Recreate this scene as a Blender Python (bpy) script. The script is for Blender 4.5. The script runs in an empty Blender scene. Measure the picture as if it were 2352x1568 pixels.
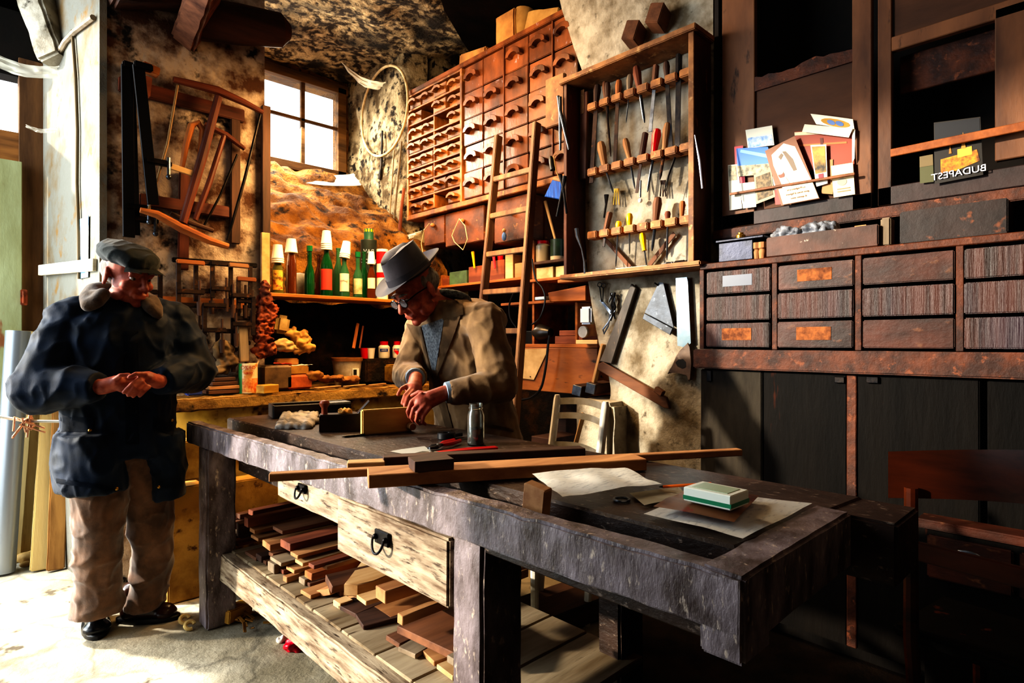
import bpy, bmesh, math, random
from mathutils import Vector as V, Matrix, Euler, noise
R = math.radians
rng = random.Random(11)
SC = bpy.context.scene
COL = SC.collection
# ---------------------------------------------------------------- camera model (all places are read off real planes)
CH, FP = 1.22, 1364.0
FWD, RGT = V((.692, .722, 0)), V((.722, -.692, 0))
def ray(px, py):
    return FWD + RGT * ((px - 1176) / FP) + V((0, 0, (784 - py) / FP))
def PX(px, py, X):
    r = ray(px, py); return V((0, 0, CH)) + r * (X / r.x)
def PY(px, py, Y):
    r = ray(px, py); return V((0, 0, CH)) + r * (Y / r.y)
def PZ(px, py, Z):
    r = ray(px, py); return V((0, 0, CH)) + r * ((Z - CH) / r.z)
def PD(px, py, d):
    return V((0, 0, CH)) + ray(px, py) * d
# ---------------------------------------------------------------- things and meshes
def base(name, loc=(0, 0, 0), rz=0.0, rot=None):
    o = bpy.data.objects.new(name, None); COL.objects.link(o)
    o.location = loc
    o.rotation_euler = rot if rot is not None else (0, 0, rz)
    o.empty_display_size = .05
    return o
def tag(o, label=None, cat=None, group=None, kind=None):
    if label: o['label'] = label
    if cat: o['category'] = cat
    if group: o['group'] = group
    if kind: o['kind'] = kind
    return o
def thing(name, label, cat, loc=(0, 0, 0), rz=0.0, group=None, rot=None):
    return tag(base(name, loc, rz, rot), label, cat, group)
def local(o):
    return Matrix.LocRotScale(o.location, o.rotation_euler, o.scale)
def world(o):
    m = local(o)
    while o.parent is not None:
        o = o.parent; m = local(o) @ m
    return m
def frame(o, x, y):
    x = V(x).normalized(); y = V(y); y = (y - x * y.dot(x)).normalized(); z = x.cross(y)
    m = Matrix((x, y, z)).transposed().to_4x4(); m.translation = o
    return m
class MB:
    def __init__(s): s.bm = bmesh.new()
    def add(s, bm, M=None):
        if M is not None: bm.transform(M)
        me = bpy.data.meshes.new('t'); bm.to_mesh(me); bm.free()
        s.bm.from_mesh(me); bpy.data.meshes.remove(me); return s
    def box(s, c, size, rot=(0, 0, 0), bev=.003, M=None, wear=0, cuts=0):
        b = bmesh.new(); bmesh.ops.create_cube(b, size=1)
        bmesh.ops.scale(b, vec=V(size), verts=b.verts)
        bev = min(bev, min(abs(q) for q in size) * .3)
        if bev > 0: bmesh.ops.bevel(b, geom=list(b.edges), offset=bev, segments=1 if bev < .004 else 2, affect='EDGES')
        if cuts:
            ax = max(range(3), key=lambda i: abs(size[i]))
            for k in range(1, cuts + 1):
                co = V((0, 0, 0)); co[ax] = size[ax] * (k / (cuts + 1) - .5); no = V((0, 0, 0)); no[ax] = 1
                bmesh.ops.bisect_plane(b, geom=list(b.verts) + list(b.edges) + list(b.faces), plane_co=co, plane_no=no)
        if wear:
            o = V((rng.random() * 50, rng.random() * 50, rng.random() * 50))
            for v in b.verts: v.co += noise.noise_vector(v.co * 28 + o) * wear * .7
        m = Matrix.LocRotScale(V(c), Euler(rot), None)
        return s.add(b, (M @ m) if M is not None else m)
    def bx(s, x0, x1, y0, y1, z0, z1, **k):
        return s.box(((x0 + x1) / 2, (y0 + y1) / 2, (z0 + z1) / 2), (abs(x1 - x0), abs(y1 - y0), abs(z1 - z0)), **k)
    def bar(s, a, b, w, h, up=(0, 0, 1), **k):      # a board between two points; w along the side, h along up
        a, b = V(a), V(b); d = b - a
        return s.box((0, 0, 0), (d.length, w, h), M=frame((a + b) / 2, d, V(up).cross(d)), **k)
    def tube(s, pts, r, n=8, closed=False, caps=True):
        pts = [V(p) for p in pts]; N = len(pts)
        rr = r if isinstance(r, (list, tuple)) else [r] * N
        b = bmesh.new(); rings = []; up = None
        for i, p in enumerate(pts):
            t = (pts[(i + 1) % N] - pts[i - 1]) if closed else (pts[min(i + 1, N - 1)] - pts[max(i - 1, 0)])
            t.normalize()
            if up is None: up = t.orthogonal().normalized()
            up = (up - t * up.dot(t)).normalized(); sd = t.cross(up)
            rings.append([b.verts.new(p + (up * math.cos(q) + sd * math.sin(q)) * rr[i]) for q in (2 * math.pi * k / n for k in range(n))])
        for i in range(N if closed else N - 1):
            A, B = rings[i], rings[(i + 1) % N]
            for k in range(n): b.faces.new((A[k], A[(k + 1) % n], B[(k + 1) % n], B[k]))
        if caps and not closed: b.faces.new(rings[0][::-1]); b.faces.new(rings[-1])
        bmesh.ops.recalc_face_normals(b, faces=list(b.faces))
        return s.add(b)
    def cyl(s, a, b, r, r2=None, n=14):
        return s.tube([a, b], [r, r if r2 is None else r2], n)
    def lathe(s, prof, M=None, n=20):                # prof: (radius, height) from the bottom up
        b = bmesh.new(); rings = []
        for r, z in prof:
            rings.append([b.verts.new((max(r, 1e-4) * math.cos(2 * math.pi * k / n), max(r, 1e-4) * math.sin(2 * math.pi * k / n), z)) for k in range(n)])
        for A, B in zip(rings, rings[1:]):
            for k in range(n): b.faces.new((A[k], A[(k + 1) % n], B[(k + 1) % n], B[k]))
        b.faces.new(rings[0][::-1]); b.faces.new(rings[-1])
        bmesh.ops.recalc_face_normals(b, faces=list(b.faces))
        return s.add(b, M)
    def prism(s, poly, h, M=None, bev=0.0):
        b = bmesh.new(); A = [b.verts.new((x, y, -h / 2)) for x, y in poly]; B = [b.verts.new((x, y, h / 2)) for x, y in poly]
        n = len(poly)
        for k in range(n): b.faces.new((A[k], A[(k + 1) % n], B[(k + 1) % n], B[k]))
        f1 = b.faces.new(A[::-1]); f2 = b.faces.new(B)
        if bev: bmesh.ops.bevel(b, geom=list(f1.edges) + list(f2.edges), offset=bev, segments=1, affect='EDGES')
        bmesh.ops.triangulate(b, faces=[f for f in b.faces if len(f.verts) > 4])
        bmesh.ops.recalc_face_normals(b, faces=list(b.faces))
        return s.add(b, M)
    def slab(s, pts, n, th, bev=0.0):                # planar polygon of world points, thickness th along -n (behind it)
        pts = [V(p) for p in pts]; n = V(n).normalized(); o = pts[0]; x = (pts[1] - pts[0]).normalized()
        m = frame(o, x, n.cross(x)); mi = m.inverted()
        return s.prism([tuple((mi @ p)[:2]) for p in pts], th, m @ Matrix.Translation((0, 0, -th / 2)), bev)
    def ell(s, c, r, rot=(0, 0, 0), M=None, seg=14):
        b = bmesh.new(); bmesh.ops.create_uvsphere(b, u_segments=seg, v_segments=max(6, seg * 2 // 3), radius=1)
        r = (r, r, r) if not isinstance(r, (tuple, list)) else r
        m = Matrix.LocRotScale(V(c), Euler(rot), V(r))
        return s.add(b, (M @ m) if M is not None else m)
    def cap(s, a, b, r0, r1=None, n=12):             # tapered capsule
        a, b = V(a), V(b); r1 = r0 if r1 is None else r1
        d = b - a; L = max(d.length, 1e-5); t = d / L; pts, rr = [], []
        for q in (90, 60, 30, 0): pts.append(a - t * r0 * math.sin(R(q))); rr.append(max(r0 * math.cos(R(q)), 1e-4))
        for q in (0, 30, 60, 90): pts.append(b + t * r1 * math.sin(R(q))); rr.append(max(r1 * math.cos(R(q)), 1e-4))
        return s.tube(pts, rr, n)
    def grid(s, fn, nu, nv, th=0.0):
        b = bmesh.new(); g = [[b.verts.new(fn(i / nu, j / nv)) for j in range(nv + 1)] for i in range(nu + 1)]
        fs = [b.faces.new((g[i][j], g[i + 1][j], g[i + 1][j + 1], g[i][j + 1])) for i in range(nu) for j in range(nv)]
        if th: bmesh.ops.solidify(b, geom=fs, thickness=th)
        return s.add(b)
    def text(s, t, size, M, mirror=False, depth=.0004, align='CENTER'):
        cu = bpy.data.curves.new('lettering', 'FONT'); cu.body = t; cu.size = size; cu.extrude = depth
        cu.align_x = align; cu.align_y = 'CENTER'; cu.resolution_u = 3
        o = bpy.data.objects.new('lettering', cu); COL.objects.link(o)
        dg = bpy.context.evaluated_depsgraph_get(); me = bpy.data.meshes.new_from_object(o.evaluated_get(dg))
        bpy.data.objects.remove(o); bpy.data.curves.remove(cu)
        b = bmesh.new(); b.from_mesh(me); bpy.data.meshes.remove(me)
        if mirror:
            bmesh.ops.scale(b, vec=(-1, 1, 1), verts=b.verts); bmesh.ops.reverse_faces(b, faces=list(b.faces))
        return s.add(b, M)
    def obj(s, name, mat, parent=None, world_co=False, loc=None, smooth=35):
        bm = s.bm
        if smooth:
            for f in bm.faces: f.smooth = True
            lim = R(smooth)
            for e in bm.edges:
                if len(e.link_faces) == 2 and e.calc_face_angle(0) > lim: e.smooth = False
        if parent is not None and world_co: bm.transform(world(parent).inverted())
        if parent is None and loc is not None: bm.transform(Matrix.Translation(-V(loc)))
        me = bpy.data.meshes.new(name); bm.to_mesh(me); bm.free()
        for m in (mat if isinstance(mat, (list, tuple)) else [mat]): me.materials.append(m)
        o = bpy.data.objects.new(name, me); COL.objects.link(o)
        if parent is not None: o.parent = parent
        elif loc is not None: o.location = loc
        return o
    def single(s, name, mat, label, cat, group=None, smooth=35):   # a thing that is one mesh; its origin goes to its base
        lo = V([min(v.co[i] for v in s.bm.verts) for i in range(3)]); hi = V([max(v.co[i] for v in s.bm.verts) for i in range(3)])
        o = s.obj(name, mat, loc=((lo.x + hi.x) / 2, (lo.y + hi.y) / 2, lo.z), smooth=smooth)
        return tag(o, label, cat, group)
    def struct(s, name, mat, smooth=35):
        return tag(s.obj(name, mat, smooth=smooth), kind='structure')
    def part(s, name, mat, parent, smooth=35):                     # world coordinates in, a child out
        return s.obj(name, mat, parent, True, smooth=smooth)
def remesh(mb, voxel, smooth=6, disp=None):                         # one continuous skin around overlapping volumes
    o = mb.obj('t', None, smooth=0) if False else None
    me = bpy.data.meshes.new('t'); mb.bm.to_mesh(me); mb.bm.free()
    o = bpy.data.objects.new('t', me); COL.objects.link(o)
    m = o.modifiers.new('r', 'REMESH'); m.mode = 'VOXEL'; m.voxel_size = voxel; m.adaptivity = 0
    if smooth:
        k = o.modifiers.new('s', 'SMOOTH'); k.factor = .5; k.iterations = smooth
    dg = bpy.context.evaluated_depsgraph_get(); m2 = bpy.data.meshes.new_from_object(o.evaluated_get(dg))
    bpy.data.objects.remove(o); bpy.data.meshes.remove(me)
    r = MB(); r.bm.from_mesh(m2); bpy.data.meshes.remove(m2)
    if disp:
        r.bm.normal_update(); d = [(v, disp(v.co, v.normal)) for v in r.bm.verts]
        for v, q in d: v.co += v.normal * q if isinstance(q, float) else q
    return r
def copy_tree(o, parent=None):
    c = o.copy(); COL.objects.link(c)
    if parent is not None: c.parent = parent
    for ch in list(o.children): copy_tree(ch, c)
    return c
# ---------------------------------------------------------------- procedural materials
def C(h, k=1.0):
    h = h.lstrip('#'); f = lambda q: (q / 12.92 if q <= .04045 else ((q + .055) / 1.055) ** 2.4) * k
    return tuple(f(int(h[i:i + 2], 16) / 255) for i in (0, 2, 4)) + (1,)
MATS = {}
def M(key, c1, c2=None, scale=8, st=(1, 1, 1), lo=.38, hi=.62, c3=None, s3=30, t3=(.6, .68), rough=.6, metal=0, bump=.15, bs=None,
      rnd=.12, spec=.4, trans=0, det=5, sheen=0, alpha=1.0, ior=1.45, bd=.01, emit=0):
    if key in MATS: return MATS[key]
    m = bpy.data.materials.new(key); m.use_nodes = True; nt = m.node_tree; N = nt.nodes; L = nt.links
    p = N['Principled BSDF']; tc = N.new('ShaderNodeTexCoord'); mp = N.new('ShaderNodeMapping')
    L.new(tc.outputs['Object'], mp.inputs[0]); mp.inputs['Scale'].default_value = st
    oi = N.new('ShaderNodeObjectInfo'); om = N.new('ShaderNodeMath'); om.operation = 'MULTIPLY'; om.inputs[1].default_value = 37.0
    L.new(oi.outputs['Random'], om.inputs[0]); L.new(om.outputs[0], mp.inputs['Location'])
    def nz(s, d=det, r=.6):
        n = N.new('ShaderNodeTexNoise'); n.inputs['Scale'].default_value = s; n.inputs['Detail'].default_value = d
        n.inputs['Roughness'].default_value = r; L.new(mp.outputs[0], n.inputs['Vector']); return n.outputs[0]
    def ramp(src, a, b):
        q = N.new('ShaderNodeMapRange'); q.inputs[1].default_value = a; q.inputs[2].default_value = b; L.new(src, q.inputs[0]); return q.outputs[0]
    def mix(fac, A, B):
        q = N.new('ShaderNodeMix'); q.data_type = 'RGBA'; L.new(fac, q.inputs[0])
        for i, s in ((6, A), (7, B)):
            if isinstance(s, tuple): q.inputs[i].default_value = s
            else: L.new(s, q.inputs[i])
        return q.outputs[2]
    c1 = C(c1) if isinstance(c1, str) else c1
    src = None; n1 = nz(scale)
    if c2 is not None: src = mix(ramp(n1, lo, hi), c1, C(c2))
    if c3 is not None: src = mix(ramp(nz(s3, 4), *t3), src if src is not None else c1, C(c3))
    if rnd:
        h = N.new('ShaderNodeHueSaturation'); r = N.new('ShaderNodeMapRange'); r.inputs[3].default_value = 1 - rnd; r.inputs[4].default_value = 1 + rnd
        L.new(oi.outputs['Random'], r.inputs[0]); L.new(r.outputs[0], h.inputs['Value'])
        if src is None: h.inputs['Color'].default_value = c1
        else: L.new(src, h.inputs['Color'])
        src = h.outputs[0]
    if src is None: p.inputs['Base Color'].default_value = c1
    else: L.new(src, p.inputs['Base Color'])
    if bump:
        b = N.new('ShaderNodeBump'); b.inputs['Strength'].default_value = min(bump, 1); b.inputs['Distance'].default_value = bd
        L.new(nz(bs or scale * 3, 6, .65), b.inputs['Height']); L.new(b.outputs[0], p.inputs['Normal'])
    p.inputs['Roughness'].default_value = rough; p.inputs['Metallic'].default_value = metal
    p.inputs['Specular IOR Level'].default_value = spec; p.inputs['Transmission Weight'].default_value = trans; p.inputs['IOR'].default_value = ior
    p.inputs['Alpha'].default_value = alpha
    if sheen: p.inputs['Sheen Weight'].default_value = sheen
    if emit:
        p.inputs['Emission Color'].default_value = c1; p.inputs['Emission Strength'].default_value = emit
    MATS[key] = m; return m
def wood(key, c1, c2, ax='x', rough=.55, c3=None, s3=26, t3=(.62, .7), sc=14, rnd=.18, bump=.25, **k):
    st = {'x': (.12, 1, 1), 'y': (1, .12, 1), 'z': (1, 1, .12)}[ax]
    return M(key + '_' + ax, c1, c2, scale=sc, st=st, rough=rough, c3=c3, s3=s3, t3=t3, rnd=rnd, bump=bump, bd=.004, lo=.34, hi=.66, **k)
def flat(key, c, rough=.6, rnd=0.0, metal=0, **k):
    return M(key, c, rough=rough, rnd=rnd, metal=metal, bump=k.pop('bump', 0), **k)
IRON = M('dark_iron', '#16171b', '#2c2724', scale=20, rough=.42, metal=.85, bump=.1)
STEEL = M('worn_steel', '#6c727b', '#43474e', scale=14, rough=.32, metal=.9, bump=.06)
RUST = M('rusty_iron', '#3a2a22', '#20181a', scale=18, rough=.6, metal=.6, c3='#6a4528', t3=(.58, .7))
BRASS = flat('old_brass', '#a07a35', rough=.35, metal=.9)
BLACKP = flat('black_plastic', '#0d0d10', rough=.4)
REDP = flat('red_plastic', '#c0101c', rough=.35)
YELP = flat('yellow_plastic', '#e0b400', rough=.35)
WHITEP = flat('white_plastic', '#dcd8cc', rough=.45)
PAPER = M('aged_paper', '#d8d0bb', '#b9ad92', scale=6, rough=.85, bump=.05, rnd=.06)
NEWS = M('newsprint', '#faf8f0', '#b8b8b6', scale=110, st=(.3, 1, 1), lo=.52, hi=.8, rough=.9, bump=.05, rnd=.04)
CARD = M('brown_cardboard', '#a9793f', '#7c5227', scale=5, rough=.85, bump=.08)
GLASSC = flat('clear_glass', '#eef4ee', rough=.05, trans=.95)
GLASSG = flat('green_glass', '#1b6b3a', rough=.06, trans=.75)
GLASSD = flat('dusty_green_glass', '#3f7a55', rough=.2, trans=.6)
GLASSB = flat('brown_glass', '#6a3513', rough=.12, trans=.55)
INK = flat('black_ink', '#14120f', rough=.8)
# ================================================================ the setting
STONE = M('flagstone', '#b4ad9c', '#7d7460', scale=2.2, lo=.35, hi=.65, c3='#4b4234', s3=5, t3=(.6, .66), rough=.9, bump=.6, bs=7, bd=.02, rnd=0)
PLAST = M('lime_plaster', '#aaa394', '#655a48', scale=5, lo=.40, hi=.64, c3='#3a3328', s3=13, t3=(.60, .72), rough=.92, bump=.5, bs=14, bd=.02, rnd=0)
PIER = M('sooty_plaster', '#4a2f1c', '#b0a090', scale=6, lo=.40, hi=.58, c3='#140c07', s3=8, t3=(.57, .66), rough=.92, bump=.7, bs=20, bd=.02, rnd=0)
CEIL = M('sooty_ceiling', '#2a1d12', '#c4b08c', scale=16, st=(1, 1, 1), lo=.44, hi=.64, c3='#160e08', s3=4, t3=(.5, .62), rough=.95, bump=.9, bs=30, bd=.03, rnd=0)
EARTH = M('ochre_rubble', '#8d6226', '#4a2c10', scale=5, c3='#1c1007', s3=13, t3=(.55, .66), rough=.95, bump=.9, bs=16, bd=.05, rnd=0)
SOOT = M('soot', '#100a06', '#40260f', scale=7, lo=.5, hi=.72, rough=.95, bump=.8, bs=18, bd=.03, rnd=0)
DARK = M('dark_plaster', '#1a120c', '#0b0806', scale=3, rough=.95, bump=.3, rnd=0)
JAMB = M('bright_plaster', '#757268', '#6b5636', scale=4, lo=.5, hi=.72, c3='#7b5f37', s3=7, t3=(.62, .72), rough=.95, bump=.5, bs=10, bd=.02, rnd=0)
OLDW = wood('old_timber', '#5b3822', '#2b1810', 'z', c3='#8a6036', rough=.75)
BEAMX = wood('sooty_beam', '#4a2a18', '#1f110a', 'x', rough=.8, bump=.5)
nt = STONE.node_tree; p_ = nt.nodes['Principled BSDF']; src = p_.inputs['Base Color'].links[0].from_socket
vo = nt.nodes.new('ShaderNodeTexVoronoi'); vo.feature = 'DISTANCE_TO_EDGE'; vo.inputs['Scale'].default_value = 2.0; mr = nt.nodes.new('ShaderNodeMapRange'); mr.inputs[2].default_value = .035; mr.inputs[3].default_value = .6
dn = nt.nodes.new('ShaderNodeTexNoise'); dn.inputs['Scale'].default_value = 5; ad = nt.nodes.new('ShaderNodeVectorMath'); ad.operation = 'MULTIPLY_ADD'; ad.inputs[1].default_value = (.25, .25, .25)
tc_ = nt.nodes.new('ShaderNodeTexCoord'); nt.links.new(tc_.outputs['Object'], dn.inputs['Vector']); nt.links.new(dn.outputs['Color'], ad.inputs[0]); nt.links.new(tc_.outputs['Object'], ad.inputs[2]); nt.links.new(ad.outputs[0], vo.inputs['Vector'])
nt.links.new(vo.outputs[0], mr.inputs[0]); mx = nt.nodes.new('ShaderNodeMix'); mx.data_type = 'RGBA'; mx.blend_type = 'MULTIPLY'; mx.inputs[0].default_value = 1; nt.links.new(src, mx.inputs[6]); nt.links.new(mr.outputs[0], mx.inputs[7]); nt.links.new(mx.outputs[2], p_.inputs['Base Color'])
m = MB(); m.grid(lambda u, v: V((-6 + 11 * u, -2.2 + 11 * v, noise.noise(V((u * 60, v * 60, 1))) * .006)), 90, 90); m.struct('floor', STONE)
m = MB(); m.grid(lambda u, v: V((.5 + 2.2 * u, -1.5 + (2.4 + .62 * (1 if u > .53 else 0)) * v, .006 + .006 * noise.noise(V((u * 20, v * 20, 5))))), 30, 30); m.struct('floor_shade', M('shade_brown', '#1d140d', '#0d0907', scale=8, rough=.95, spec=.1, bump=.6, rnd=0))  # dark sheet over the floor: shade near the bench end, put into colour
# right-hand plastered wall with its ragged free edge (the workshop niche begins behind it)
edge = [PX(px, py, 2.66) for px, py in ((1258, -120), (1290, 20), (1318, 110), (1338, 165), (1340, 300), (1342, 500), (1350, 640), (1362, 720), (1376, 790), (1396, 850), (1404, 900),
                                        (1392, 960), (1404, 1040))]
pts = [(p.y, p.z) for p in edge]
poly = [(pts[0][0] + .05, 3.6)] + pts + [(pts[-1][0] - .03, -.02), (1.385, -.02), (1.385, 3.6)]
m = MB(); m.bx(2.674, 3.0, 1.385, 2.0, -.02, 3.6, bev=0); m.prism(poly, .014, Matrix(((0, 0, 1, 2.667), (1, 0, 0, 0), (0, 1, 0, 0), (0, 0, 0, 1)))); m.struct('wall_right', PLAST)
m = MB(); m.bx(3.0, 3.2, -1.8, 1.385, -.02, 3.6, bev=0); m.struct('wall_cabinet_side', DARK)
m = MB(); m.bx(3.3, 3.5, 1.6, 4.1, -.02, 3.6, bev=0); m.struct('wall_niche', SOOT)
m = MB()
def pil(u, v):
    y, z = 3.99 + u * 1.0, .7 + v * 2.9
    return V((2.70 + .16 * max(0, 1 - u * 6) ** 2 + .03 * noise.noise(V((y * 3, z * 3, 0))) - .10 * max(0, u - .8) , y, z))
m.grid(pil, 30, 60, .0); m.bx(2.95, 3.5, 3.99, 5.2, -.02, 3.6, bev=0); m.struct('wall_pilaster', M('speckled_plaster', '#948972', '#4a3d2a', scale=7, lo=.45, hi=.62, c3='#17100a', s3=15, t3=(.53, .62), rough=.95, bump=.9, bs=25, bd=.03, rnd=0))
# window wall and its window
W0, W1, WZ0, WZ1, WY = 1.2, 2.66, 2.70, 3.50, 4.97
m = MB(); m.bx(1.2, 3.5, WY, WY + .25, -.02, WZ0, bev=0); m.bx(1.2, 3.5, WY, WY + .25, WZ1, 3.8, bev=0); m.bx(W1, 3.5, WY, WY + .25, WZ0, WZ1, bev=0); m.struct('wall_back', EARTH)
FR = wood('weathered_frame', '#7a5a34', '#3d2a17', 'x', rough=.8)
t = base('window_1', (2.2, WY, WZ0)); tag(t, kind='structure')
m = MB(); m.bx(1.3, W1, WY - .05, WY + .02, WZ1 - .05, WZ1 + .03); m.bx(1.3, W1, WY - .05, WY + .02, WZ0 - .02, WZ0 + .05); m.bx(W1 - .1, W1 - .02, WY - .05, WY + .02, WZ0, WZ1); m.part('window_frame', FR, t)
m = MB(); a = PY(693, 175, WY); m.bx(a.x - .018, a.x + .018, WY - .03, WY, WZ0, WZ1); b = PY(660, 268, WY); m.bx(1.3, W1, WY - .03, WY, b.z - .012, b.z + .012); m.part('glazing_bar', FR, t)
m = MB(); m.bx(1.3, W1, WY + .004, WY + .008, WZ0, WZ1, bev=0); m.part('pane', M('dusty_pane', '#ffffff', rough=.5, rnd=0, bump=0, alpha=.12), t)
# the deep window embrasure: rubble slope, then the sooty hearth back
prof = [(4.97, 2.72), (4.6, 2.5), (4.25, 2.26), (3.95, 2.02), (3.76, 1.8), (3.74, 1.62), (3.76, 1.48)]
def lerp(P, t):
    f = t * (len(P) - 1); i = min(int(f), len(P) - 2); f -= i
    return tuple(a + (b - a) * f for a, b in zip(P[i], P[i + 1]))
def slope(u, v):
    y, z = lerp(prof, v); x = 1.3 + u * 1.6; q = noise.noise(V((x * 4, y * 4, z * 4))) * .05 + noise.noise(V((x * 11, y * 11, z * 11))) * .025
    return V((x, y - q, z + q))
m = MB(); m.grid(slope, 60, 60); m.struct('wall_embrasure', EARTH)
m = MB(); m.grid(lambda u, v: V((1.2 + u * 2.3, 3.98 + .05 * noise.noise(V((u * 9, v * 6, 3))), .85 + v * .75)), 30, 20); m.struct('wall_hearth', SOOT)
m = MB(); m.prism([(.55, 3.45), (1.336, 3.45), (1.336, 5.0), (.36, 5.0), (.43, 4.45)], 3.62, Matrix.Translation((0, 0, 1.79))); m.struct('wall_pier', PIER)
m = MB(); m.prism([(.545, 3.44), (.575, 3.44), (.46, 4.5), (.415, 4.5)], 3.6, Matrix.Translation((0, 0, 1.79))); m.struct('trim_1', JAMB)
m = MB()
def cl(u, v):
    x, y = -2.0 + u * 5.4, -1.8 + v * 7.0
    return V((x, y, 3.58 + .05 * noise.noise(V((x * 3, y * 3, 0))) + .02 * noise.noise(V((x * 9, y * 9, 4))) - .55 * max(0, (y - 1.5) - 2.6) * 0))
m.grid(cl, 110, 130); m.bx(-2, 3.4, -1.8, 5.2, 3.75, 3.85, bev=0); m.struct('ceiling', CEIL)
m = MB(); m.bx(-1.8, 3.4, -1.75, -1.6, -.02, 3.7, bev=0); m.struct('wall_front', DARK)
m = MB(); m.bx(-1.3, -1.05, -1.7, 2.35, -.02, 3.8, bev=0); m.bx(-1.3, -1.05, 2.35, 6, 3.45, 3.8, bev=0); m.struct('wall_left', DARK)
# timbers and a dark slab under the ceiling
def beam(n, a, b, w, h, mat, **k):
    m = MB(); m.bar(a, b, w, h, bev=.015, wear=.012, cuts=14, **k); m.struct(n, mat)
beam('beam_1', PD(510, -130, 2.75), PD(432, 92, 3.2), .2, .12, wood('dusty_beam', '#8a5c42', '#4d2d1f', 'x', rough=.8), up=(-.5, -.6, .5))
m = MB(); p0, p1 = PY(430, 40, 3.40), PY(660, 72, 3.32); m.tube([p0, p0.lerp(p1, .5), p0.lerp(p1, .93), p1 + V((.012, 0, 0))], [.105, .105, .09, .045], 14); m.struct('beam_2', BEAMX)
beam('beam_3', PY(250, -14, 3.40), PY(470, -2, 3.40), .16, .1, BEAMX)
m = MB(); m.slab([PZ(*p, 3.47) for p in ((995, -70), (1330, -70), (1290, 10), (1240, 50), (1160, 118), (1100, 150), (1062, 92), (1020, 20))], (0, 0, 1), .01); [setattr(v.co, 'z', v.co.z) for v in m.bm.verts]; m.bx(2.3, 2.6, 2.6, 2.9, 3.5, 3.6, bev=0); m.struct('beam_4', M('near_black_slab', '#070504', '#120a06', scale=6, rough=.98, spec=.05, bump=.3, rnd=0))  # flat near-black slab hung just below the ceiling
# the doorway beyond the pier: frame post, lintel and the open green door
m = MB(); m.bx(.315, .43, 4.42, 4.5, -.02, 2.85, wear=.006, cuts=12); m.struct('trim_2', wood('door_post', '#7b5836', '#4e3520', 'z', rough=.8))
m = MB(); m.bx(-.3, .42, 4.43, 4.5, 2.25, 2.42, wear=.01, cuts=8); m.struct('trim_3', wood('door_lintel', '#a87440', '#5b3b1f', 'x', rough=.85))
t = base('door_1', (.16, 4.40, 0)); tag(t, kind='structure')
m = MB(); m.bx(-.32, .325, 4.36, 4.40, .05, 2.24); m.part('door_leaf', M('flaking_green_paint', '#a9b08a', '#8a8a5c', scale=4, st=(1, 1, .3), lo=.45, hi=.7, c3='#8a5a3a', s3=9, t3=(.64, .7), rough=.8, bump=.3, rnd=0), t)
p = PY(57, 685, 4.36); m = MB(); m.bx(p.x - .02, p.x + .012, 4.345, 4.36, p.z - .04, p.z + .05, bev=.004); m.bx(p.x - .012, p.x - .004, 4.335, 4.347, p.z - .03, p.z + .04, bev=.002); m.part('latch_plate', M('rust_red', '#a3512c', '#5a2c16', scale=20), t)
m = MB(); m.bx(.12, .46, 4.44, 4.6, 2.75, 3.7, bev=.02); m.bx(-.4, .46, 4.44, 4.6, 3.1, 3.7, bev=.02); m.struct('wall_doorway', DARK)
beam('beam_5', PY(70, -60, 4.25), PY(146, 150, 4.1), .2, .14, PLAST)
# ================================================================ light
w = bpy.data.worlds.new('sky'); SC.world = w; w.use_nodes = True
bg = w.node_tree.nodes['Background']; bg.inputs[0].default_value = (.86, .95, 1, 1); bg.inputs[1].default_value = 3.0
def lamp(name, typ, loc, tgt, energy, col, **k):
    d = bpy.data.lights.new(name, typ); d.energy = energy; d.color = col
    for a, v in k.items(): setattr(d, a, v)
    o = bpy.data.objects.new(name, d); COL.objects.link(o); o.location = loc
    o.rotation_euler = (V(tgt) - V(loc)).to_track_quat('-Z', 'Y').to_euler(); return o
SUND = V((1, -.70, -.32))
lamp('sun', 'SUN', (-4, 6, 4), V((-4, 6, 4)) + SUND, 6.0, (1, .88, .70), angle=R(2.0))
lamp('doorway_sky', 'AREA', (-1.5, 4.1, 2.0), (1.6, 2.0, 1.0), 145, (.84, .93, 1), shape='RECTANGLE', size=2.2, size_y=2.6)
lamp('doorway_sun', 'SPOT', (-1.0, 4.3, 3.3), (.25, 3.15, 0), 1500, (1, .95, .85), spot_size=R(30), spot_blend=.5, shadow_soft_size=.12)
lamp('window_sky', 'AREA', (1.75, 4.8, 3.15), (1.9, 3.0, 1.0), 90, (1, .88, .68), shape='RECTANGLE', size=1.0, size_y=.7)
lamp('hearth_fill', 'AREA', (1.85, 2.85, 2.5), (1.8, 3.7, .9), 45, (1, .6, .24), shape='RECTANGLE', size=.6, size_y=.5)  # added warm fill above the counter, not a fire in the hearth
lamp('niche_fill', 'AREA', (1.7, 2.9, 2.9), (2.8, 2.9, 1.9), 32, (1, .66, .34), shape='RECTANGLE', size=.8, size_y=.8)  # added warm lamp to brighten the drawer chest, no source stands there
lamp('counter_fill', 'SPOT', (1.35, 1.8, 2.9), (1.25, 3.25, .75), 130, (1, .74, .38), spot_size=R(44), spot_blend=.8, shadow_soft_size=.4)  # spot added over the bench to brighten the counter front
lamp('room_fill', 'AREA', (.3, -.9, 3.0), (1.6, 2.0, 1.0), 9, (1, .7, .45), shape='RECTANGLE', size=2.5, size_y=1.5)  # unseen dim area lamp added behind the camera as general fill
rl_ = PD(2335, 1090, 1.38); lamp('rail_fill', 'SPOT', (.9, -1.3, 1.5), rl_, 26, (1, .6, .3), spot_size=R(11), spot_blend=.8, shadow_soft_size=.1)  # narrow unseen spot added to warm the chair's top rail
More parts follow.
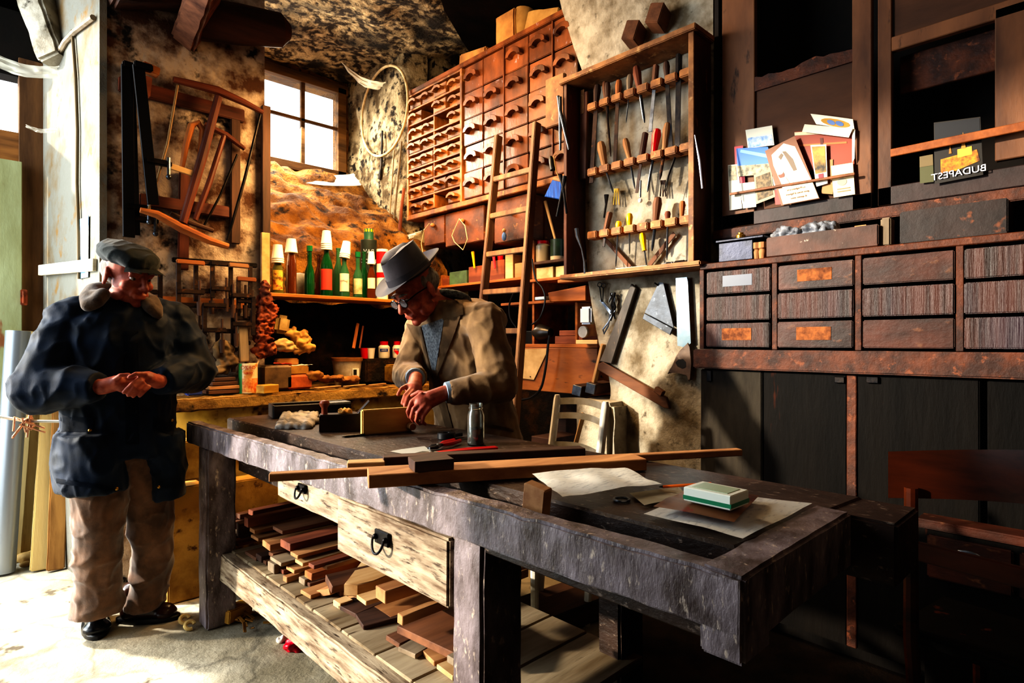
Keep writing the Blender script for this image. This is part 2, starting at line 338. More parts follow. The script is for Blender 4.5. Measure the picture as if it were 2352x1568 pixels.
# ================================================================ camera
cam = bpy.data.cameras.new('camera'); cam.lens = 36 * FP / 2352; cam.sensor_width = 36; cam.clip_start = .02
co = bpy.data.objects.new('camera', cam); COL.objects.link(co); co.location = (0, 0, CH)
co.rotation_euler = FWD.to_track_quat('-Z', 'Y').to_euler(); SC.camera = co
SC.view_settings.view_transform = 'Standard'; SC.view_settings.look = 'High Contrast'; SC.view_settings.exposure = 0.1
SC.cycles.use_adaptive_sampling = True; SC.cycles.adaptive_threshold = .03; SC.cycles.max_bounces = 6; SC.cycles.diffuse_bounces = 3; SC.cycles.glossy_bounces = 3; SC.cycles.transmission_bounces = 5; SC.cycles.transparent_max_bounces = 6
SC.cycles.sample_clamp_indirect = 6; SC.cycles.caustics_reflective = False; SC.cycles.caustics_refractive = False
# ================================================================ the workbench
BW = M('bench_oak', '#463a38', '#8d8287', scale=16, st=(1, 1, .45), lo=.36, hi=.68, c3='#c4b4a4', s3=70, t3=(.60, .72), rough=.36, spec=.6, bump=.7, bs=50, bd=.006, rnd=.05)
BWD = M('bench_oak_dark', '#21150f', '#3c2c24', scale=12, st=(1, .5, 1), c3='#7a6a5e', s3=80, t3=(.6, .7), rough=.45, bump=.5, bs=40, bd=.006, rnd=.05)
PALE = M('scrubbed_pine', '#b3a38c', '#5f4a36', scale=34, st=(1, .16, 1), lo=.36, hi=.66, c3='#3d2c1e', s3=90, t3=(.56, .68), rough=.75, bump=.5, bs=26, bd=.006, rnd=.03)
BT = .869
bench = thing('workbench', 'massive old oak carpenter workbench with scarred top, two drawers and a low shelf', 'workbench', (1.15, 1.6, 0))
def fx(y): return .855 - .082 * (y - .397) / 2.466          # the front edge runs very slightly askew
m = MB()
m.prism([(.98, .47), (1.50, .42), (1.50, 2.88), (.945, 2.88)], .11, Matrix.Translation((0, 0, BT - .055)), bev=.006); m.bx(1.34, 1.51, .315, .47, BT - .13, BT - .005, bev=.006)
m.part('bench_top', BWD, bench)
m = MB(); a, b = V((.855 + .027, .40, BT - .047)), V((fx(2.88) + .027, 2.88, BT - .047)); m.bar(a, b, .055, .092, bev=.006, wear=.006, cuts=60); m.part('front_rail', BW, bench)
m = MB(); m.bx(.855, 1.345, .397, .470, BT - .112, BT + .002, bev=.006, wear=.004, cuts=12); m.bx(.855, .95, .397, .470, .735, BT - .09, bev=.006); m.part('end_block', BW, bench)
m = MB(); m.bx(.88, .97, .47, 2.86, BT - .125, BT - .1); m.part('tool_well', BWD, bench)
for (x0, x1, y0, y1) in ((.87, 1.0, 1.005, 1.112), (1.38, 1.5, 1.0, 1.08), (.80, .92, 2.69, 2.80), (1.38, 1.5, 2.69, 2.8)):
    m = MB(); m.bx(x0, x1, y0, y1, 0, BT - .1, bev=.008, wear=.006, cuts=14); m.part('leg', BW if x0 < 1 else BWD, bench)
m = MB(); m.bx(.855, .915, .95, 2.70, .195, .31, bev=.006, wear=.006, cuts=24); m.part('stretcher', PALE, bench)
m = MB(); m.bx(1.42, 1.47, 1.0, 2.7, .2, .29, bev=.006); m.part('stretcher', BWD, bench)
SHB = M('dusty_shelf_board', '#a2937a', '#6f5c42', scale=7, st=(.15, 1, 1), c3='#4c3b28', s3=25, t3=(.62, .7), rough=.85, bump=.3, rnd=.1)
y = .97
while y < 2.68:
    w_ = rng.uniform(.12, .2); m = MB(); m.bx(.90, 1.45, y, min(y + w_, 2.69), .295, .318, wear=.002); m.part('shelf_board', SHB, bench); y += w_ + .006
m = MB(); m.bx(.93, 1.45, 1.115, 2.69, .66, BT - .12, bev=0); m.part('apron', BWD, bench)
def ring_pull(par, x, y, z, s=1.0):
    m = MB(); m.box((x, y, z), (.008, .055 * s, .03 * s), bev=.006); m.ell((x - .006, y - .02 * s, z), (.008, .008, .008)); m.ell((x - .006, y + .02 * s, z), (.008, .008, .008))
    m.tube([(x - .012 - .01 * math.sin(R(q)), y + .022 * s * math.cos(R(q)), z - .03 * s * math.sin(R(q))) for q in range(0, 181, 15)], .0035, 8); m.part('ring_pull', IRON, par)
m = MB(); m.bx(.862, .93, 1.118, 1.664, .587, .752, bev=.006, wear=.003, cuts=10); d = m.part('drawer', PALE, bench); ring_pull(d, .856, 1.40, .69, 1.25)
m = MB(); m.bx(.88, .93, 1.675, 2.155, .655, .765, bev=.006, wear=.003, cuts=10); d = m.part('drawer', PALE, bench); ring_pull(d, .874, 1.935, .725, 1.0)
# ================================================================ offcuts on the low shelf: front ends read off the photo, lengths run back under the bench
WC = {'pale': ('#d0ae80', '#a57c4e'), 'tan': ('#b98a5c', '#8a5c38'), 'red': ('#8f5236', '#5e2f1e'), 'brown': ('#7d5338', '#4d3020'), 'grey': ('#98866f', '#6a5b49'), 'dark': ('#54382a', '#2f1e16'), 'orange': ('#b5713a', '#80471f')}
def W(c, ax='x'): return wood('stock_' + c, WC[c][0], WC[c][1], ax, rough=.7, rnd=.15)
def off(l, t, r, b, xf, L, c, label, yaw=0.0, name='wood_offcut', rr=None):
    k = .3401; q = lambda a, e: (440 + k * a, 1080 + k * e)
    if xf is None: xf = PZ(*q(r, b), .320).x
    xf = max(xf, .925); a = PX(*q(l, b), xf); e = PX(*q(r, t), xf); a.z = PX(*q(r, b), xf).z; e.z = PX(*q(l, t), xf).z
    w, h = abs(a.y - e.y), max(e.z - a.z, .014); z0 = max(min(a.z, e.z), .319); h = min(h, .578 - z0)
    ylo, yhi = max(min(a.y, e.y), 1.118), max(a.y, e.y); w = max(yhi - ylo, .012); a.y, e.y = ylo, ylo + w
    t_ = tag(None or bpy.data.objects.new('x', None), None) if False else None
    m = MB(); m.box((L / 2, 0, h / 2), (L, w, h), bev=.002, wear=.0015, cuts=4)
    o = m.obj(name, W(c)); o.location = (xf, (a.y + e.y) / 2, z0); o.rotation_euler = (0 if rr is None else R(rr), 0, R(yaw))
    tag(o, label, 'wood offcut', 'timber offcuts stored under the bench'); return o
OFF = [
 (190, 315, 232, 430, .95, .42, 'red', 'dark red board standing on edge against the far bench leg', 2),
 (385, 262, 412, 312, 1.02, .45, 'red', 'red-brown stick with rounded end, topmost by the far leg', 4),
 (355, 312, 378, 388, .93, .46, 'red', 'long red-brown batten on edge under the far drawer', 1),
 (240, 340, 262, 410, .96, .4, 'brown', 'short brown stick behind the far leg, second in the pile', 0),
 (302, 350, 330, 462, .95, .4, 'brown', 'tall narrow brown offcut beside the long red batten', 0),
 (225, 412, 262, 472, .93, .4, 'grey', 'grey-ended stick at the far end of the pile', -3),
 (392, 385, 424, 432, .95, .42, 'tan', 'tan stick directly beneath the long red batten', 0),
 (402, 432, 446, 482, .95, .42, 'tan', 'square tan offcut below the tan stick at the far end', 2),
 (232, 480, 252, 540, .93, .35, 'pale', 'tiny pale slip of wood near the far leg', -4),
 (266, 482, 290, 522, .94, .35, 'tan', 'tiny tan slip of wood near the far leg', -4),
 (205, 562, 300, 588, .92, .2, 'red', 'thin red slat lying flat at the far end of the stretcher', 8),
 (548, 398, 612, 432, .97, .47, 'brown', 'wide flat brown board on top beneath the gap between drawers', 0),
 (600, 462, 664, 552, .92, .50, 'red', 'thick red plank with grey weathered end', 1),
 (474, 468, 532, 548, .92, .3, 'tan', 'light block with chipped end beside the thick red plank', -2),
 (668, 548, 716, 602, .91, .5, 'tan', 'long tan plank beneath the thick red plank', 1),
 (530, 592, 602, 652, .92, .3, 'grey', 'stubby grey block below the thick red plank', 1),
 (700, 602, 748, 652, .93, .4, 'pale', 'pale squared stick under the long tan plank', 2),
 (362, 608, 432, 642, None, .3, 'brown', 'low brown stick lying on the shelf at the far end', 1),
 (434, 560, 470, 626, .93, .3, 'dark', 'dark upright offcut in the middle of the far pile', 0),
 (472, 598, 502, 642, None, .3, 'brown', 'little brown block on the shelf beside the dark upright offcut', 0),
 (515, 650, 556, 742, None, .36, 'grey', 'chunky grey block resting on the shelf edge', 2),
 (618, 736, 642, 790, None, .3, 'tan', 'short tan block at the shelf edge by the chunky grey block', 4),
 (724, 716, 762, 782, None, .35, 'grey', 'grey square stick on the shelf below the red board', 0),
 (790, 632, 826, 672, .93, .5, 'red', 'long bright red-brown board in the middle of the pile', 2),
 (765, 672, 810, 748, .92, .5, 'orange', 'orange-brown board under the bright red-brown board', 2),
 (890, 716, 955, 812, .93, .25, 'brown', 'dark block with saw kerfs across its tilted top', -8, 18),
 (840, 780, 925, 882, None, .16, 'tan', 'wedge of tan wood leaning below the kerfed block', 12, -20),
 (965, 790, 1008, 852, None, .34, 'brown', 'brown block under the curved pale slab', -6),
 (1002, 852, 1100, 892, None, .34, 'tan', 'tan tapered board beside the curved pale slab', 8),
 (955, 872, 1002, 945, None, .05, 'pale', 'small whitish end block on the shelf', 0),
 (1240, 778, 1310, 905, .93, .42, 'tan', 'big squared tan beam end under the near drawer', -2),
 (1215, 920, 1345, 1020, None, .5, 'tan', 'broad flat tan board under the big squared beam', -1),
 (1388, 962, 1425, 1052, .90, .5, 'tan', 'tan board on edge beside the near bench leg', 0),
 (1000, 920, 1100, 1002, None, .25, 'dark', 'dark short block on the shelf in the middle', 6),
 (985, 985, 1215, 1060, None, .14, 'dark', 'dark curved offcut lying flat on the shelf', -14),
 (738, 836, 800, 896, None, .16, 'tan', 'flat tan piece alone on the front shelf boards', 3),
 (1312, 1112, 1402, 1208, None, .26, 'brown', 'brown squared block before the wide dark board', 2),
 (1405, 1212, 1500, 1282, None, .16, 'grey', 'thin grey lath near the foot of the near leg', 10),
 (1486, 1286, 1660, 1316, None, .12, 'tan', 'tan lath lying crosswise near the near leg', -10),
 (1582, 1186, 1750, 1252, None, .2, 'tan', 'tan piece beneath the wide dark board', 0),
 (1650, 1330, 1770, 1424, None, .2, 'pale', 'pale block at the foot of the near leg', -4),
 (300, 285, 324, 332, 1.0, .4, 'brown', 'brown slip topping the far pile beside the rounded stick', 3),
 (440, 438, 472, 484, .97, .4, 'red', 'red-brown square stick beside the square tan offcut', 1), (520, 548, 548, 592, .95, .42, 'brown', 'brown stick wedged under the chipped light block', 0),
 (640, 652, 692, 702, .95, .4, 'tan', 'tan board peeping out below the pale squared stick', 2), (750, 752, 800, 800, .97, .4, 'brown', 'brown stick low beside the grey square stick', 0),
 (880, 630, 912, 676, .97, .45, 'tan', 'tan batten close under the near drawer beside the kerfed block', 1), (590, 690, 620, 738, .95, .4, 'red', 'reddish stick behind the chunky grey block', 0), (1110, 870, 1180, 915, .95, .4, 'pale', 'pale stick under the curved slab', -3),
 (1722, 1246, 1772, 1326, .92, .2, 'grey', 'small grey stick by the near leg', 0)]
for a in OFF: off(*a[:9], rr=a[9] if len(a) > 9 else None)
def qp(a, e): return (440 + .3401 * a, 1080 + .3401 * e)
m = MB(); m.slab([PZ(*qp(*c), .392) for c in ((1388, 1050), (1772, 1232), (1900, 1060), (1660, 925))], (0, 0, 1), .022, bev=.002)
m.single('wood_offcut', W('brown'), 'wide dark brown board lying flat against the near leg', 'wood offcut', 'timber offcuts stored under the bench')
m = MB(); P = [PZ(*qp(*c), .43) for c in ((1030, 765), (1120, 770), (1230, 745), (1360, 690), (1340, 660), (1230, 600), (1165, 590), (1130, 640))]
m.slab(P, (0, 0, 1), .04, bev=.003); m.single('wood_offcut', W('pale'), 'curved pale slab with a rounded waney edge', 'wood offcut', 'timber offcuts stored under the bench')
# ================================================================ what lies on the bench
def plank(name, a, b, w, h, c, label, cat='board', group=None, side=1, mat=None):     # a, b: near bottom edge, world points
    a, b = V(a), V(b); d = (b - a).normalized(); n = V((-d.y, d.x, 0)) * side
    m = MB(); o = (a + b) / 2 + n * w / 2 + V((0, 0, h / 2)); m.box((0, 0, 0), ((b - a).length, w, h), M=frame(o, d, n), bev=.002)
    return m.single(name, mat or W(c), label, cat, group)
ZB = BT
plank('plank', PZ(846, 1122, ZB + .002), PZ(1486, 1081, ZB + .002), .088, .032, 'tan', 'thick planed brown plank lying across the bench, overhanging its front')
plank('wooden_strip', PZ(617, 1107, ZB + .002), PZ(1706, 1047, ZB + .002), .03, .02, 'tan', 'long thin strip of pale wood sticking out at both sides of the bench')
plank('dark_batten', PZ(880, 1070, ZB), PZ(1345, 1047, ZB), .05, .024, 'dark', 'dark stained batten lying behind the thick plank')
plank('pine_piece', PZ(797, 1077, ZB), PZ(884, 1073, ZB), .05, .016, 'pale', 'short pale pine piece at the end of the dark batten')
a, b = PZ(962, 1084, ZB + .035), PZ(1052, 1076, ZB + .035); d = (b - a)
m = MB(); m.prism([(-.028, 0), (.028, 0), (.034, .012), (.040, .02), (.040, .026), (-.03, .026)], d.length, frame((a + b) / 2 + V((0, .03, 0)), V((-d.y, d.x, 0)), V((0, 0, 1))), bev=.001)
m.single('moulding_sample', W('dark'), 'short dark moulding offcut sitting on the thick plank', 'wood piece')
# papers
def sheet(name, px, z, th, mat, label, cat, bumpy=.004, group=None, lettering=None):
    P = [PZ(x, y, z) for x, y in px]
    def fn(u, v):
        p = P[0].lerp(P[1], u).lerp(P[3].lerp(P[2], u), v); q = noise.noise(V((p.x * 14, p.y * 14, z * 90)))
        return p + V((0, 0, bumpy * (q + .6 * math.sin(u * 3.1) )))
    m = MB(); m.grid(fn, 16, 12, th); o = m.single(name, mat, label, cat, group); return o, P
sheet('newspaper', ((1222, 1088), (1436, 1074), (1521, 1113), (1292, 1143)), ZB + .022, .018, NEWS, 'folded newspaper between the thick plank and the pencil', 'newspaper', .007)
sheet('newspaper', ((1600, 1128), (1866, 1156), (1706, 1236), (1478, 1180)), ZB + .010, .008, NEWS, 'open white newspaper under the magazine near the bench end', 'newspaper', .003)
MAG = M('magazine_cover', '#9c6d4a', '#5d3426', scale=9, lo=.45, hi=.6, c3='#b0303c', s3=14, t3=(.6, .66), rough=.4, bump=0)
sheet('magazine', ((1582, 1118), (1744, 1140), (1686, 1196), (1500, 1163)), ZB + .026, .013, MAG, 'brown and red glossy magazine lying on the open newspaper', 'magazine', .003)
sheet('notepad', ((1445, 1132), (1560, 1118), (1580, 1140), (1480, 1160)), ZB + .006, .004, PAPER, 'cream paper pad half under the magazine', 'paper', .002)
a, b = PZ(1514, 1118, ZB + .014), PZ(1634, 1110, ZB + .034)
t = thing('pencil', 'flat orange carpenter pencil beside the magazine', 'pencil', a)
m = MB(); m.tube([a, a.lerp(b, .08)], [.001, .0035], 6); m.part('pencil_tip', INK, t); m = MB(); m.cyl(a.lerp(b, .08), b, .0036, n=6); m.part('pencil_body', flat('orange_paint', '#d5641a', rough=.4), t)
c = PZ(1428, 1147, ZB + .004); m = MB(); m.tube([c + V((.017 * math.cos(q), .017 * math.sin(q), 0)) for q in [2 * math.pi * k / 20 for k in range(20)]], .003, 6, closed=True)
m.single('metal_ring', STEEL, 'small shiny steel ring on the bench by the cream paper pad', 'ring')
T = [PZ(*p, ZB + .062) for p in ((1580, 1122), (1638, 1104), (1708, 1117), (1650, 1142))]
o_ = sum(T, V()) / 4; t = thing('cigarette_pack', 'white and green cigarette pack on top of the magazine', 'cigarette pack', o_ - V((0, 0, .032)))
x_ = (T[1] - T[0]); y_ = (T[3] - T[0]); Mx = frame(o_ - V((0, 0, .014)), x_, V((0, 0, 1)).cross(x_)); hw, hh = .036, .05
m = MB(); m.box((0, 0, 0), (hw * 2, hh * 2, .028), M=Mx, bev=.002); m.part('carton', flat('pack_white', '#dfe3d6', rough=.35), t)
m = MB(); m.box((0, 0, -.006), (hw * 2 + .001, hh * 2 + .001, .008), M=Mx, bev=0); m.part('green_band', flat('pack_green', '#1f7a55', rough=.35), t)
m = MB(); m.box((0, 0, .0145), (hw * 1.4, hh * 1.5, .001), M=Mx, bev=0); m.part('front_panel', flat('pack_grey_green', '#a3b59a', rough=.35), t)
# wedge in the tool well, crumpled bag
p = PX(1230, 1150, .925); m = MB(); m.box((p.x, p.y, .842), (.028, .058, .145), rot=(.18, -.1, .1), bev=.003); m.single('wooden_wedge', W('tan'), 'worn orange-brown wedge block jammed upright in the tool well', 'wedge')
m = MB(); m.ell((.93, 1.0, .79), (.04, .07, .03)); m.ell((.935, 1.07, .785), (.035, .06, .025)); r_ = remesh(m, .008, 2, lambda c, n: noise.noise(c * 45) * .012)
r_.single('plastic_bag', flat('dark_plastic_bag', '#20232c', rough=.25), 'crumpled dark plastic bag in the tool well beside the wedge', 'bag')
# glass jar with oil
c = PZ(1093, 1021, ZB); t = thing('glass_jar', 'tall clear glass jar half full of dark green oil on the bench', 'jar', c)
m = MB(); m.lathe([(.024, 0), (.029, .004), (.029, .098), (.026, .112), (.022, .118), (.022, .122), (.025, .124), (.025, .128), (.022, .13), (.023, .141), (.021, .141), (.0195, .12), (.026, .1), (.026, .008), (0, .006)], n=24); m.obj('glass', GLASSC, t)
m = MB(); m.lathe([(.0255, .0065), (.0255, .058), (0, .058)], n=24); m.obj('oil', flat('green_oil', '#101a08', rough=.05, trans=.3), t)
m = MB(); m.bx(.0262, .0272, -.009, .009, .03, .055, bev=0); m.bm.transform(Matrix.Rotation(R(225), 4, 'Z')); m.obj('red_mark', REDP, t)
# hand tools beside the jar
def pincers(a, b, c, label, spread=.012):
    a, b = V(a), V(b); d = (b - a); L = d.length; d.normalize(); n = V((-d.y, d.x, 0)); t = thing('pliers', label, 'pliers', a)
    m = MB()
    for s in (-1, 1): m.tube([a + n * s * .002, a + d * .03 + n * s * .011, a + d * .055 + n * s * .004, a + d * .075 - n * s * .006], [.004, .007, .006, .005], 8)
    m.ell(a + d * .055, (.011, .011, .007)); m.part('jaw', STEEL, t)
    for s in (-1, 1):
        m = MB(); m.tube([a + d * .07 + n * s * .004, a + d * L * .65 + n * s * spread * 1.3, b + n * s * spread], [.005, .0075, .0065], 8); m.part('handle', c, t)
pincers(PZ(985, 1029, ZB + .012), PZ(1050, 1011, ZB + .012), REDP, 'pliers with red handles beside the black tape measure')
pincers(PZ(950, 1044, ZB + .01), PZ(1140, 1029, ZB + .01), REDP, 'long pincers with red grips lying in front of the glass jar', .008)
c = PZ(1025, 1008, ZB); t = thing('tape_measure', 'round black tape measure on the bench behind the pliers', 'tape measure', c)
m = MB(); m.lathe([(.03, 0), (.033, .004), (.033, .02), (.03, .024), (.012, .024), (.012, .02), (0, .02)]); m.obj('case', BLACKP, t); m = MB(); m.bx(.03, .075, -.004, .004, .002, .016); m.obj('tape_tongue', STEEL, t)
sheet('paper_scrap', ((895, 1036), (975, 1024), (990, 1034), (960, 1048)), ZB + .003, .001, flat('white_paper', '#e8e6dc', rough=.9), 'bright white scrap of paper under the pincers', 'paper', .001)
a, b = PZ(785, 1003, ZB + .004), PZ(838, 998, ZB + .004); m = MB(); m.tube([a, a.lerp(b, .2), b], [.001, .005, .005], 8); m.single('marking_awl', IRON, 'thin black marking awl beside the pale wood block', 'awl')
# wooden plane, cloth, open tray at the far end
a, b = PZ(733, 994, ZB), PZ(842, 989, ZB); d = (b - a).normalized(); n = V((-d.y, d.x, 0)); t = thing('wooden_plane', 'dark wooden plane with turned front knob on the bench', 'plane', a)
m = MB(); m.box((.1, .035, .034), (.2, .07, .068), M=frame(a, d, n), bev=.004); m.part('stock', wood('plane_dark', '#2d1a14', '#150c0a', 'x', rough=.4), t)
m = MB(); m.lathe([(.012, 0), (.011, .025), (.018, .036), (.02, .045), (.015, .054), (0, .057)], frame(a + d * .02 + n * .035 + V((0, 0, .066)), d, n), 16); m.part('knob', wood('knob_wood', '#6a3420', '#3a1a10', 'z', rough=.3), t)
m = MB(); m.bar(a + d * .13 + n * .035 + V((0, 0, .05)), a + d * .19 + n * .035 + V((0, 0, .115)), .045, .004); m.part('iron', STEEL, t)
m = MB(); m.ell(a + d * .1 + n * .035 + V((0, 0, .075)), (.03, .02, .012)); r_ = remesh(m, .004, 1, lambda c, n: noise.noise(c * 90) * .01); r_.part('shavings', M('shaving_tan', '#c89a58', rough=.8), t)
c = PZ(690, 975, ZB); m = MB()
for k in range(9): m.cap(PZ(640 + k * 9, 980, ZB + .008), PZ(655 + k * 9, 948, ZB + .02 + .006 * math.sin(k * 2)), .014 + .004 * (k % 2), .012)
m.ell(PZ(690, 968, ZB + .012), (.10, .06, .02)); r_ = remesh(m, .005, 3, lambda c, n: noise.noise(c * 30) * .006)
r_.single('rag', M('grey_check_cloth', '#a09890', '#55504c', scale=22, st=(1, .2, 1), rough=.95, rnd=0), 'crumpled grey striped rag on the bench beside the wooden plane', 'rag')
a, b = PZ(628, 962, ZB), PZ(806, 951, ZB); d = (b - a).normalized(); n = V((-d.y, d.x, 0)); t = thing('tool_tray', 'long dark open tray lying behind the striped rag', 'tray', a); L = (b - a).length; Mx = frame(a, d, n)
DT = wood('tray_dark', '#231712', '#110b09', 'x', rough=.45)
m = MB(); m.box((L / 2, .07, .006), (L, .14, .012), M=Mx); m.part('bottom', DT, t)
for q, sz in (((L / 2, .004, .03), (L, .012, .06)), ((L / 2, .14, .03), (L, .012, .06)), ((.004, .07, .03), (.012, .14, .06)), ((L - .004, .07, .03), (.012, .14, .06))):
    m = MB(); m.box(q, sz, M=Mx); m.part('side_wall', DT, t)
a, b = PZ(742, 930, ZB + .055), PZ(800, 926, ZB + .055); m = MB(); m.bar(a + V((0, 0, .006)), b + V((0, 0, .006)), .06, .012, bev=.002); m.single('sharpening_stone', M('grey_stone', '#8b8f96', '#5f636b', rough=.5), 'pale grey sharpening stone resting on the dark tray', 'stone')
# the pale block being worked
a, b = PZ(832, 1000, ZB + .001), PZ(948, 990, ZB + .001); d = (b - a).normalized(); n = V((-d.y, d.x, 0)); t = thing('wood_block', 'flat pale yellow wooden block held on edge by the stooping carpenter', 'wood block', a)
m = MB(); L = (b - a).length; m.box((L / 2, .012, .047), (L, .024, .094), M=frame(a, d, n), bev=.004); m.part('block', wood('pale_limewood', '#c9ab66', '#a8884a', 'x', rough=.7), t)
m = MB(); c = a + d * (L * .93) - n * .006 + V((0, 0, .022)); m.cyl(c, c - n * .03, .013); m.part('peg', W('tan'), t)
# ================================================================ drawer unit, base cabinet and glazed cupboard along the right wall
CW = M('cabinet_wood', '#4d2515', '#25120b', scale=5, st=(1, .6, 1), c3='#5d3a24', s3=30, t3=(.6, .7), rough=.5, bump=.3, rnd=.1)
CWL = M('cupboard_brown', '#7a5236', '#4c3122', scale=4, st=(1, 1, .3), c3='#2a1a12', s3=20, t3=(.62, .72), rough=.6, bump=.2, rnd=.08)
CRIB = M('ribbed_drawer_wood', '#47241a', '#24120d', scale=24, st=(1, 1, .04), c3='#2c2530', s3=5, t3=(.55, .8), rough=.42, bump=.5, bs=60, rnd=.1)
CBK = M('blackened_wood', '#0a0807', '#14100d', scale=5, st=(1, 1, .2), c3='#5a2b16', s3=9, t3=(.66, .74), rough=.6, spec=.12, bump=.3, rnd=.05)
EDGE = M('worn_edge_wood', '#5d321d', '#331b12', scale=12, c3='#744228', s3=30, t3=(.6, .68), rough=.6, bump=.3, rnd=.05)
XL, XU = 2.5, 2.655
Y0, Y1 = -.9, 1.352
bk = thing('base_cabinet', 'blackened wooden base cabinet with plain doors below the drawer bank', 'cabinet', (2.7, .2, 0))
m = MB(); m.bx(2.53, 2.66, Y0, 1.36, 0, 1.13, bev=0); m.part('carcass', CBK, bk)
m = MB(); m.bx(2.45, 2.66, Y0, 1.375, 1.10, 1.185, bev=.006, wear=.003, cuts=20); m.part('top_rail', EDGE, bk)
ys = [PX(p, 1000, 2.49).y for p in (1609, 1752, 1945, 1968, 2250)]
def door(y1, y0, mt):
    m = MB(); m.bx(2.49, 2.53, y0, y1, .06, 1.095, bev=.004, wear=.002, cuts=8); d = m.part('door', mt, bk)
    return d
DOORL = M('lit_door', '#191411', '#463f34', scale=5, st=(1, 1, .25), lo=.45, hi=.75, c3='#6a3218', s3=10, t3=(.66, .74), rough=.6, spec=.15, bump=.3, rnd=0)  # paler than the other doors: the light on this door is in its colour
d = door(ys[0], ys[1] + .005, DOORL); m = MB(); a = PX(1630, 850, 2.49); m.bx(2.482, 2.492, a.y - .012, a.y + .012, a.z - .05, a.z, bev=.002); m.part('hinge', IRON, d)
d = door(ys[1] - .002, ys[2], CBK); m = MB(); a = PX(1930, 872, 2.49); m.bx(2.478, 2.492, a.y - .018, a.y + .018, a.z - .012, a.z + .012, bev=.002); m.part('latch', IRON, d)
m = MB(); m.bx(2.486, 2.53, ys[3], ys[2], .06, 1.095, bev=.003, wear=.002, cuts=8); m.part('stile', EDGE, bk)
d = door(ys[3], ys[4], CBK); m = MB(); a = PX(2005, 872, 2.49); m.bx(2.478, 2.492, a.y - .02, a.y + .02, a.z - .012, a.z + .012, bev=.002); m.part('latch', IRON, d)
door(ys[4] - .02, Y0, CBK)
db = thing('drawer_bank', 'dark worn bank of wide drawers in three rows above the base cabinet', 'drawer cabinet', (2.58, .2, 1.186))
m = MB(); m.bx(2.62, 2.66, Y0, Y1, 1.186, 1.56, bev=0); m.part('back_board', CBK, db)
m = MB(); m.bx(2.49, 2.66, Y0, Y1 + .01, 1.545, 1.572, bev=.003, wear=.002, cuts=16); m.part('top_board', EDGE, db)
cols = [(1622, 1773), (1786, 1964), (1980, 2197), (2212, 2452), (2470, 2900)]
uy = [PX(1613, 700, XL).y] + [PX(p, 700, XL).y for p in (1780, 1972, 2205, 2461)]
for y in uy:
    m = MB(); m.bx(2.495, 2.65, y - .011, y + .011, 1.186, 1.546, bev=.002, wear=.001, cuts=5); m.part('divider', EDGE, db)
LBL = M('scuffed_label', '#9a5f33', '#5a3018', scale=30, rough=.8, rnd=0)
for ci, (a, b) in enumerate(cols):
    ya, yb = PX(a, 700, XL).y, PX(b, 700, XL).y
    for ri, (za, zb) in enumerate(((1.196, 1.30), (1.313, 1.418), (1.432, 1.532))):
        m = MB(); dx = rng.uniform(-.006, .006); m.bx(2.49 + dx, 2.60, yb + .004, ya - .004, za, zb, bev=.004, wear=.0015, cuts=8)
        d = m.part('drawer', CRIB if (ci in (0, 3) or ri == 1) else CW, db)
        if ci < 2 and ri != 1:
            w_ = .36; m = MB(); ym = (ya + yb) / 2; m.bx(2.4885 + dx, 2.4895 + dx, ym - (ya - yb) * w_ * .62, ym + (ya - yb) * w_ * .62, za + .03, zb - .022, bev=0)
            m.part('label_patch', LBL if (ci, ri) != (0, 2) else flat('grey_patch', '#4b5160', rough=.35), d)
cp = thing('tall_cupboard', 'tall brown wall cupboard with two broken door panels above the drawer bank', 'cupboard', (2.75, .4, 1.70))
def ux(px): return PX(px, 600, XU).y
YU1 = ux(1640)
m = MB(); m.bx(2.96, 2.99, Y0, YU1, 1.72, 3.55, bev=0); m.part('back_board', DARK, cp)
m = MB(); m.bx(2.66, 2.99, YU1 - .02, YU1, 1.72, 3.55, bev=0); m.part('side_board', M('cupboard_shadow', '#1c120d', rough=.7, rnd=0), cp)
m = MB(); m.bx(2.64, 2.99, Y0, YU1, 1.70, 1.745, bev=.004, wear=.002, cuts=14); m.part('bottom_moulding', EDGE, cp)
def pcs(name, y1, y0, z0, z1, mat=CWL, x0=XU, x1=XU + .03, par=None):
    m = MB(); m.bx(x0, x1, y0, y1, z0, z1, bev=.003); return m.part(name, mat, par or cp)
zz = lambda px, py: PX(px, py, XU).z
d1 = pcs('door', ux(1658), ux(1733), 1.75, 3.5)                      # wide hinge stile
pcs('stile', ux(1957), ux(2002), 1.75, 3.5, par=d1)
pcs('bottom_rail', ux(1657), ux(2002), 1.75, zz(1680, 492), M('cupboard_sill', '#3a2a28', '#211817', scale=5, rough=.55, rnd=0), par=d1)
zr = zz(1660, 230); pcs('lower_panel', ux(1658), ux(1960), 1.79, zr, M('faded_panel', '#5a3a26', '#41291b', scale=5, st=(1, .3, 1), rough=.7, rnd=0), x0=XU + .012, x1=XU + .028, par=d1)
pl = [(ux(1657), zr - .004), (ux(1960), zr - .004)] + [(ux(1960) + (ux(1735) - ux(1960)) * k / 14, zr + .045 + .022 * abs(noise.noise(V((k * .9, 3, 1)))) * 2) for k in range(15)] + [(ux(1657), zr + .03)]
m = MB(); m.prism(pl, .02, Matrix(((0, 0, 1, XU + .012), (1, 0, 0, 0), (0, 1, 0, 0), (0, 0, 0, 1)))); m.part('broken_rail', EDGE, d1)
d2 = pcs('door', ux(2016), ux(2048), 1.75, 3.5)
pcs('bottom_rail', ux(2016), Y0, 1.75, zz(2060, 425), M('cupboard_sill', '#3a2a28'), par=d2)
zt = zz(2047, 97); pcs('middle_rail', ux(2047), Y0, zt - .035, zt + .02, par=d2)
pcs('upper_panel', ux(2052), Y0, zt + .02, 3.5, M('faded_panel', '#5a3a26'), x0=XU + .012, x1=XU + .02, par=d2)
